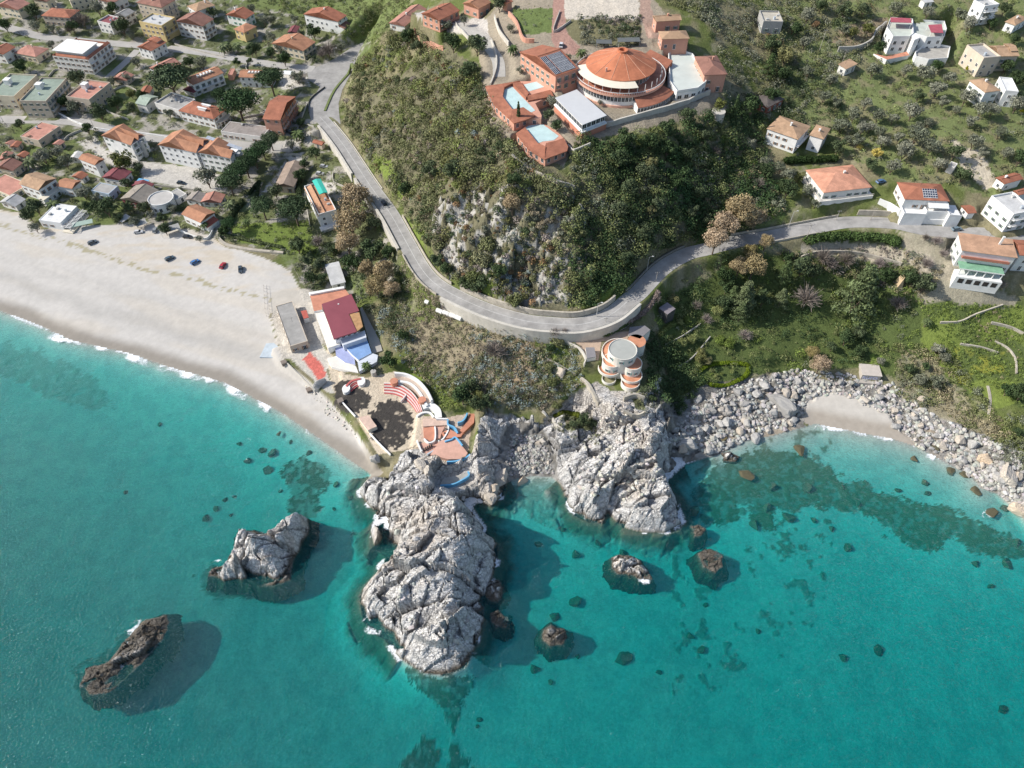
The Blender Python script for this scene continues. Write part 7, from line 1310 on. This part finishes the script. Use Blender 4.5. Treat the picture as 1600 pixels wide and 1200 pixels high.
stack('sea_rock', 'low dark reef rock awash with foam, lower left', 'reef', [(218,972),(262,960),(262,985),(242,1015),(208,1050),(175,1080),(140,1088),(122,1068),(135,1045),(170,1035),(198,1000)], [(222,990,1.5),(240,985,.9),(235,1005,1.1),(182,1045,1.2),(205,1022,1.0),(150,1065,.7),(250,970,.3)], .4, 3.2, 2); stack('sea_rock', 'small craggy white-topped rock right of the main headland', 'sea rock', [(953,870),(968,865),(985,870),(1003,874),(1010,890),(1020,905),(1010,908),(985,900),(965,898),(955,888)], [(965,872,4.5),(985,875,4.2),(1000,880,4.6),(1005,895,2.5),(970,890,2)], 1.5, 1.0, 3)
stack('sea_rock', 'small brown weedy rock breaking the surface, lower centre right', 'sea rock', [(848,980),(862,974),(880,980),(884,995),(876,1008),(860,1010),(848,1000)], [(862,985,1.9),(872,990,1.6),(860,1000,1.2)], .8, 2.6, 4); stack('sea_rock', 'small reddish rock just off the tip of the second headland', 'sea rock', [(1080,822),(1092,818),(1102,826),(1098,836),(1086,838)], [(1092,826,1.7)], .8, 2.2, 5)
stack('sea_rock', 'round weed-covered rock just under the water right of the second headland', 'sunken rock', [(1090,866),(1108,855),(1128,866),(1132,885),(1118,896),(1098,888)], [(1110,872,.35),(1118,885,.2)], .3, 4, 6); stack('sea_rock', 'brown rock at the right foot of the main headland', 'sea rock', [(770,955),(782,952),(792,965),(788,980),(772,982),(765,970)], [(780,966,2.2)], .9, 2.2, 7); stack('sea_rock', 'ribbed brown rock beside the main headland, above the round brown one', 'sea rock', [(762,910),(778,905),(786,920),(782,940),(768,940),(758,925)], [(772,920,3)], 1.1, 1.6, 8)
for px, py, h, poly in ((1138,714,2.2,[(1128,710),(1142,704),(1154,712),(1150,722),(1134,724)]),): stack('sea_rock', 'pale rock with a white wash off the shaded rubble shore', 'sea rock', poly, [(px, py, h)], 1, 1, 9)
SK = [(385,713,8),(425,704,8),(437,681,6),(408,699,7),(372,688,5),(415,728,8),(483,707,6),(454,690,4),(313,797,9),(330,782,5),(345,770,6),(360,765,4),(353,793,4),(525,755,5),(548,778,6),(520,790,4),(900,860,10),(902,932,11),(868,955,10),(842,845,7),(880,823,6),(935,845,7),(975,858,9),(960,908,6),(1083,983,7),(1103,1005,8),(1035,1039,6),(978,1018,14),(1192,977,6),(1330,849,8),(1328,1018,8),(1383,1007,10),(1528,877,8),(1577,878,10),(1555,910,7),(1582,1100,8),(1303,820,6),(1236,806,10),(1275,808,7),(1165,745,12),(1247,705,12),(1262,760,9),(1200,790,10),(1085,797,10),(1180,815,10),(1405,765,6),(1445,755,8),(1450,770,6),(1425,720,8),(1548,805,12),(1520,770,10),(1505,745,9),(1460,705,7),(1435,690,6),(1482,738,9),(1570,795,9),(835,1035,10),(862,1055,5),(905,1016,5),(748,1115,5),(185,755,5),(245,655,4),(745,1125,4),(1108,935,5),(1210,760,9),(1130,690,6),(1590,845,9),(1112,905,5),(1590,690,5),(930,795,4),(1180,680,7),(435,760,4),(1345,785,6),(1318,760,5)]
for i, (px, py, r) in enumerate(SK):
    x, y = (float(a) for a in pix2w(px, py, -1.5)); g = Zat(x, y); s = r / ppm(x, y, g) * 1.15
    awash = (px, py) in ((437,681),(1548,805),(1520,770),(1165,745),(1425,720),(1435,690),(1247,705)); z = g if not awash else g * .25
    o = link('sunken_rock', BTW[i % 4], None, (x, y, max(z, g) + s * .1)); o.scale = (s, s * rng.uniform(.7, 1.1), min(s * .7, max(.5, -z * .9))); o.rotation_euler = (0, 0, rng.uniform(0, 6.28))
    k = 'left of the main headland' if px < 600 else ('between and below the headlands' if px < 1060 else ('in the shallow right cove' if py < 830 else 'in the open turquoise water at lower right')); tag(o, 'dark weedy rock under the water ' + k, 'sunken rock', 'sunken rocks ' + k)

# ---------------------------------------------------------------- vehicles
TYRE = mat('tyre', (.03,.03,.03)); LAMPM = mat('lamp_glass', (.6,.6,.6), rough=.3); CARS = {}
def car(px, py, hd, colr, label, kind='car', q=None, grp='cars parked by the beach', z=None):
    if q: px, py = zz(*q, (px, py))[0]
    x, y, g = place(px, py, .5); root = empty('parked_car' if kind != 'van' else 'parked_van', (x, y, g + .02), R_(hd), label, kind if kind != 'suv' else 'car', grp); hh = .2 if kind == 'suv' else (.45 if kind == 'van' else 0)
    m = mat('paint_%.2f%.2f%.2f' % colr, colr, .04, .3, .3, spec=.6); prof = [(-2.1,.35),(-2.15,.75),(-2.0,.95+hh*.3),(1.0,.95+hh*.3),(2.0,.78+hh*.3),(2.12,.6),(2.1,.35)]; b = MB(); n = len(prof)
    b.add([(a, -.86, c) for a, c in prof] + [(a, .86, c) for a, c in prof], [tuple(range(n)), tuple(range(n, 2 * n))[::-1]] + [(i, n + i, n + (i + 1) % n, (i + 1) % n) for i in range(n)]); body = b.build('body', m, root)
    top = [(-1.9,.93+hh*.3,.80),(-1.45,1.40+hh,.66),(.35,1.42+hh,.66),(1.1,.93+hh*.3,.80)]; b = MB(); b.add([(a, -w_, c) for a, c, w_ in top] + [(a, w_, c) for a, c, w_ in top], [(0,1,2,3),(7,6,5,4),(0,4,5,1),(2,6,7,3),(3,7,4,0)]); b.build('windows', GLASS, root)
    b = MB(); b.box(-1.48, .38, -.67, .67, 1.39 + hh, 1.46 + hh); b.build('roof', m, root)
    for a in (-1.35, 1.35):
        for s in (-1, 1): b = MB(); b.tube((a, s * .70, .33), (a, s * .90, .33), .33, n=12); b.build('wheel', TYRE, root)
    for s in (-1, 1): b = MB(); b.box(2.05, 2.14, s * .62 - .14, s * .62 + .14, .58, .72); b.build('headlight', LAMPM, root)
car(578, 915, 38, (.10,.12,.14), 'dark grey car alone at the left of the sand track', q=Q2); car(1060, 1015, 40, (.07,.11,.14), 'dark teal-grey car left of the blue one on the sand', q=Q2); car(1218, 1038, 48, (.06,.18,.42), 'bright blue car parked on the sand', q=Q2); car(1392, 1060, 80, (.42,.03,.04), 'red car parked on the sand', q=Q2); car(1503, 1085, -75, (.05,.07,.09), 'dark blue-black car right of the red one on the sand', q=Q2, kind='suv')
car(1172, 880, -8, (.03,.03,.03), 'black car below the walled orange beach house', q=Q2); car(866, 850, 10, (.62,.63,.64), 'silver-white car beside the beach shelters', q=Q2); car(972, 838, 90, (.25,.27,.28), 'grey car half hidden beside the beach shelters', q=Q2); car(1132, 543, -12, (.03,.045,.06), 'dark car alone in the pale car park', q=Q2, grp='cars in yards and car parks')
car(1025, 240, -8, (.45,.46,.47), 'silver car in the yard above the turquoise canopy', q=Q4, grp='cars in yards and car parks'); car(1000, 285, -10, (.55,.55,.54), 'pale pickup-like car in the yard above the turquoise canopy, lower one', q=Q4, grp='cars in yards and car parks'); car(1400, 468, 118, (.02,.02,.025), 'black car driving along the coast road', q=Q4, grp='cars on the road'); car(1108, 285, 80, (.70,.71,.72), 'white van on the red-brown hotel drive', 'van', q=QA, grp='cars in yards and car parks')
car(705, 335, 20, (.08,.16,.30), 'blue car beside the solar-panel villa', q=Q9, grp='cars in yards and car parks'); car(1495, 358, 8, (.16,.22,.26), 'dark car by the roadside above the green-terraced villa', q=((0,0),1), grp='cars on the road'); car(800, 822, -8, (.05,.06,.07), 'dark car under the palm beside the road wall', q=Q3, grp='cars in yards and car parks')
# ---------------------------------------------------------------- poles, lamps, beach things
GALV = mat('galvanised', (.50,.50,.48), .1, rough=.5); WOODP = mat('pole_wood', (.42,.38,.33), .2)
def pole(px, py, h, label, kind='lamp', q=None, base=True):
    if q: px, py = zz(*q, (px, py))[0]
    x, y, g = place(px, py, 0)
    root = empty('street_lamp' if kind == 'lamp' else 'utility_pole', (x, y, g), 0, label, 'street lamp' if kind == 'lamp' else 'utility pole', 'street lamps' if kind == 'lamp' else 'utility poles'); b = MB(); b.tube((0, 0, -.3), (0, 0, h), .13, .08, 8); b.build('pole', GALV if kind == 'lamp' else WOODP, root)
    if kind == 'lamp': b = MB(); b.tube((0, 0, h - .1), (1.3, .2, h + .2), .05); b.build('arm', GALV, root); b = MB(); b.box(1.1, 1.8, .05, .4, h + .1, h + .28); b.build('lamp_head', mat('lamp_white', (.75,.75,.73)), root)
    else: b = MB(); b.box(-.8, .8, -.06, .06, h - .6, h - .45); b.build('crossarm', WOODP, root); [MB().tube((a, 0, h - .45), (a, 0, h - .2), .06).build('insulator', LAMPM, root) for a in (-.7, 0, .7)]
    return (x, y, g + h)
pole(528, 180, 7, 'street lamp on the inner verge of the shaded bend', q=QV); pole(578, 265, 7, 'grey pole in front of the hedge above the round villa', 'pole', QV); pole(215, 970, 7, 'street lamp on the dark inner side of the coast road, left one', q=Q6); pole(265, 1030, 5, 'short pole outside the dark bend', 'pole', Q6)
a1 = pole(1003, 725, 7.5, 'tall lamp post beside the coast road at the lane gate', q=Q6); a2 = pole(1097, 800, 8, 'leaning-looking pole on the seaward kerb of the coast road', 'pole', Q6); pole(1265, 690, 5, 'short pole beside the driveway below the salmon roof', 'pole', Q6)
a3 = pole(320, 320, 10, 'tall pale pole left of the white villa lane', 'pole', Q8); a4 = pole(450, 430, 9, 'tall pole beside the transformer hut', 'pole', Q8); a5 = pole(465, 92, 8, 'pale pole at the top of the right slope', 'pole', Q8); a6 = pole(600, 820, 8, 'pole at the street beside the short terrace block', 'pole', Q1); a7 = pole(375, 890, 8, 'pole in the garden below the side street', 'pole', Q1); pole(90, 258, 7, 'lamp post at the top left street', q=Q1); pole(375, 235, 7, 'lamp post left of the white slab apartment block', q=Q1); pole(370, 1170, 7, 'pole beside the dark olive tree of the car park', 'pole', Q1)
pole(640, 575, 6, 'pole at the gateway below the salmon roof', 'pole', Q9); pole(780, 520, 7, 'grey pole in front of the solar-panel villa', 'pole', Q9); pole(1100, 375, 7, 'lamp post on the verge of the descending road', q=Q3); pole(30, 775, 7, 'lamp post at the left edge of the middle street', q=Q1)
def wire(p, q_, label):
    b = MB(); P = Vector(p); Q_ = Vector(q_); pr = P
    for k in range(1, 9): t = k / 8; c = P.lerp(Q_, t); c.z -= 1.6 * 4 * t * (1 - t) * .6; b.tube(pr, c, .035, n=4); pr = c
    tag(b.build('overhead_cable', IRON), label, 'cable')
wire(a3, a4, 'sagging cable between the two poles left of the white villa'); wire(a1, a2, 'cable crossing the coast road near the lane gate'); wire(a6, a7, 'cable from the street pole down to the garden pole'); wire(a5, a3, 'cable from the top slope pole to the tall pale pole')
# white tanks under the road wall
for i, (px, py) in enumerate(((1148,345),(1188,358),(1228,373),(1266,388))):
    x, y, g = place(*zz(*Q5, (px, py))[0], .8); x2, y2, g2 = place(*zz(*Q5, (px + 36, py + 14))[0], .8); dx, dy = x2 - x, y2 - y; l = math.hypot(dx, dy); b = MB(); b.tube((-1.35, 0, .9), (1.35, 0, .9), .95, n=16); o = b.build('white_tank', mat('white_plastic', (.75,.75,.72), .05), None, (x, y, g), math.atan2(dy, dx)); tag(o, 'white cylindrical tank in the row under the road wall, ' + ['leftmost of four', 'second from left', 'third from left', 'rightmost of four'][i], 'tank', 'white tanks under the road wall')
x, y, g = place(*zz(*Q5, (1070,290))[0], .6); b = MB(); b.tube((-.9, 0, .8), (.9, 0, .8), .85, n=16); tag(b.build('white_tank', mat('white_plastic', (.75,.75,.72), .05), None, (x, y, g), -.5), 'single short white tank left of the row of four', 'tank')
# beach shelters, pool, canopies
def canopy(px, py, w_, d_, h, rz, m, label, q, name='canopy', cat='canopy'):
    x, y, g = place(*zz(*q, (px, py))[0], h); r = empty(name, (x, y, g), R_(rz), label, cat); b = MB(); b.add([(-w_/2,-d_/2,h),(w_/2,-d_/2,h),(w_/2,d_/2,h+.35),(-w_/2,d_/2,h+.35),(-w_/2,-d_/2,h-.08),(w_/2,-d_/2,h-.08),(w_/2,d_/2,h+.27),(-w_/2,d_/2,h+.27)], [(0,1,2,3),(7,6,5,4),(0,4,5,1),(1,5,6,2),(2,6,7,3),(3,7,4,0)]); b.build('roof', m, r)
    for a in (-.46, .46):
        for c in (-.46, .46): b = MB(); b.tube((a * w_, c * d_, -.5), (a * w_, c * d_, h), .06, n=6); b.build('post', GALV, r)
LGM = mat('light_sheet', (.60,.58,.55), .1, .4, rough=.6); canopy(775, 765, 4, 5, 2.4, -35, LGM, 'pale beach shelter with low walls among the shrubs, left one', Q2); canopy(880, 792, 5, 4, 2.4, 35, mat('grey_sheet', (.36,.36,.34), .2, .4), 'grey net shelter with cars beside it, behind the beach', Q2); canopy(1060, 830, 9, 4, 2.4, 30, mat('grey_sheet', (.36,.36,.34), .2, .4), 'long grey car shelter left of the walled orange beach house', Q2); canopy(515, 795, 9, 3, 2.3, 22, mat('green_sheet', (.36,.46,.40), .12, .4), 'long pale green shelter right of the pergola beach house', Q2); canopy(890, 535, 6, 3.6, 2.2, -15, mat('blue_tarp', (.16,.42,.66), .1, .4), 'bright blue tarpaulin canopy beside the crimson-roofed shed', Q2)
canopy(800, 455, 6, 3.5, 2.6, -12, mat('white_sheet', (.72,.74,.74), .06, .4), 'white canopy beside the junction below the right skylight-roofed house', Q3); canopy(870, 480, 8, 7, 2.6, -8, mat('bramble_roof', (.20,.18,.15), .4, .8), 'dark brushwood-covered shelter at the junction corner', Q3); canopy(530, 250, 10, 3.4, 2.6, 3, mat('dark_sheet', (.13,.14,.14), .15, .4), 'long dark-roofed glass pergola behind the round hotel, right one', QB); canopy(375, 262, 7, 3.2, 2.6, -3, mat('dark_sheet', (.13,.14,.14), .15, .4), 'dark-roofed pergola behind the round hotel, left one', QB); canopy(400, 1080 - 800, 4, 3, 2, 0, LGM, 'small pale shelter in the palm yard at the left', ((0, 100), 4))
canopy(820, 310, 10, 4.2, 4.5, 5, mat('deck_grey', (.46,.46,.44), .1), 'grey raised terrace roof behind the pale roof deck', QB)
# round white building
x, y, g = place(*zz(*Q2, (1005, 640))[0], 4.6); r = empty('round_white_building', (x, y, g), 0, 'round white building with flat roof behind the beach', 'building'); b = MB(); b.prism(arc(0, 0, 6.0, 0, 360, 40)[:-1], -3, 4.6, 0, 1); b.build('wall', [TW, mat('flat_grey', (.50,.48,.45), .15, .3)], r); b = MB(); b.ribbon(arc(0, 0, 6.0, 0, 360, 40)[:-1], 0, .3, 4.3, 5.0, closed=True); b.build('parapet', TW, r)
for a in (200, 230, 255, 280, 310, 335): link('window', window_mesh(1.3, 1.8, None), r, (6.02 * math.cos(R_(a)), 6.02 * math.sin(R_(a)), 1), R_(a + 90))
# round planted turret on the cliff edge
x, y, g = place(*zz(*QB, (1082, 735))[0], 0); r = empty('round_turret', (x, y, g), 0, 'round pale stone planter turret at the cliff edge right of the hotel', 'planter'); b = MB(); b.tube((0, 0, -3), (0, 0, 3.0), 2.6, 2.9, 24); b.build('wall', PALEW, r)
# timber walkway frame and fence on the sand
def stake_fence(pts, label, q, h=1.0, name='beach_fence'):
    S = smoothline(zz(*q, *pts), 4); W = [place(a, b_, 0) for a, b_ in S[:, :2]]; o = W[0]; r = empty(name, o, 0, label, 'fence'); pr = None; R1 = MB()
    for i, p in enumerate(W):
        l = (p[0] - o[0], p[1] - o[1], p[2] - o[2]); MB().tube((l[0], l[1], l[2] - .3), (l[0], l[1], l[2] + h), .06, n=5).build('post', WOODP, r)
        if pr: R1.tube((pr[0], pr[1], pr[2] + h - .1), (l[0], l[1], l[2] + h - .1), .04, n=4)
        pr = l
    R1.build('rail', WOODP, r)
stake_fence([(50,190),(55,270),(68,380),(130,375)], 'thin timber fence running down the sand left of the grey beach building', Q5); stake_fence([(70,190),(80,290),(90,370)], 'second timber fence beside the beach walkway', Q5)
stake_fence([(225,60),(270,140),(310,205)], 'dark wire fence at the edge of the beach shrubs', Q5, 1.4)
x, y, g = place(*zz(*Q5, (95, 600))[0], 0); b = MB(); b.prism([(-4,-3),(3.5,-3.4),(4,2),(1,5),(-3,4.6)], -.4, .25); tag(b.build('faded_platform', mat('faded_blue', (.50,.57,.62), .2, .5), None, (x, y, g)), 'faded pale blue concrete platform on the sand beside the seawall', 'platform')
for (px, py), lab in (((175,668),'dark small concrete box at the seawall, upper one'),((333,838),'dark small concrete box at the seawall, lower one'),((528,908),'brown box at the seawall near the grandstand')):
    x, y, g = place(*zz(*Q5, (px, py))[0], .5); b = MB(); b.box(-1, 1, -.9, .9, -.5, 1.1); b.box(-1.1, 1.1, -1, 1, 1.1, 1.22); tag(b.build('concrete_box', mat('brown_concrete', (.24,.20,.17), .2), None, (x, y, g), .5), lab, 'box')
x, y, g = place(1405, 447, 1); r = empty('tall_tan_shelter', (x, y, g), 0, 'narrow tan A-frame structure in the garden left of the dark bushes', 'structure'); b = MB(); b.add([(-1.4,-1,-1),(1.4,-1,-1),(1.4,3,-1),(-1.4,3,-1),(0,-.6,6),(0,2,6)], [(0,1,4),(3,5,2),(0,4,5,3),(1,2,5,4)]); b.build('frame', mat('tan_render', (.58,.44,.28)), r)

# guard rail round the bend, plot walls in the town
seg(main_w, 44, 76, -4.1, .62, .92, .07, 'thin steel guard rail along the outer side of the road bend', 'guard rail', GALV, 'guard_rail')
for pts, q, lab in (([(0,255),(60,268),(150,262)], Q1, 'garden wall along the top left street'), ([(300,475),(345,430),(420,440)], Q1, 'wall behind the green roof terraces'), ([(700,560),(780,530),(850,560)], Q1, 'garden wall right of the flat pink roof terrace'), ([(1090,270),(1230,310),(1400,350)], Q1, 'street wall below the cream brown-roofed apartments'), ([(590,640),(690,700),(800,740)], Q1, 'garden wall below the flat pink roof terrace, along the street'), ([(400,870),(430,840),(510,805)], Q1, 'curved wall beside the side street lawn'),
    ([(0,1010),(90,1010),(110,980)], Q1, 'wall of the old palm-side house'), ([(640,1075),(700,1100),(780,1110)], Q1, 'wall below the crimson-roofed shed'), ([(545,385),(540,430),(620,470)], Q3, 'wall right of the left skylight-roofed house'), ([(390,760),(500,780),(640,790)], Q3, 'wall above the long low grey-roofed building'), ([(920,640),(890,720),(860,800)], Q3, 'wall between the narrow terracotta building and the road'), ([(700,950),(740,960),(870,960)], Q3, 'wall of the garden restaurant forecourt'),
    ([(640,330),(610,400),(600,450)], Q4, 'blue-grey fence wall left of the garden restaurant'), ([(925,350),(905,420),(935,600)], Q4, 'wall left of the turquoise-canopied house'), ([(1080,270),(1085,330),(1150,360)], Q4, 'pale wall above the turquoise-canopied house'), ([(0,1180),(60,1120),(110,1150)], Q1, 'wall left of the big white beach villa'), ([(850,1150),(960,1150),(1210,1180)], Q1, 'low wall on the seaward side of the car park'), ([(170,120),(60,190),(100,60)], ((850, 0), 4), 'low wall on the red-brown hotel drive')):
    pwall(pts, 1.1, .25, lab, PALEW, q=q, name='garden_wall')
for d in HS:
    if d['roof'] == 'flat' and d['w'] > 8:
        pass
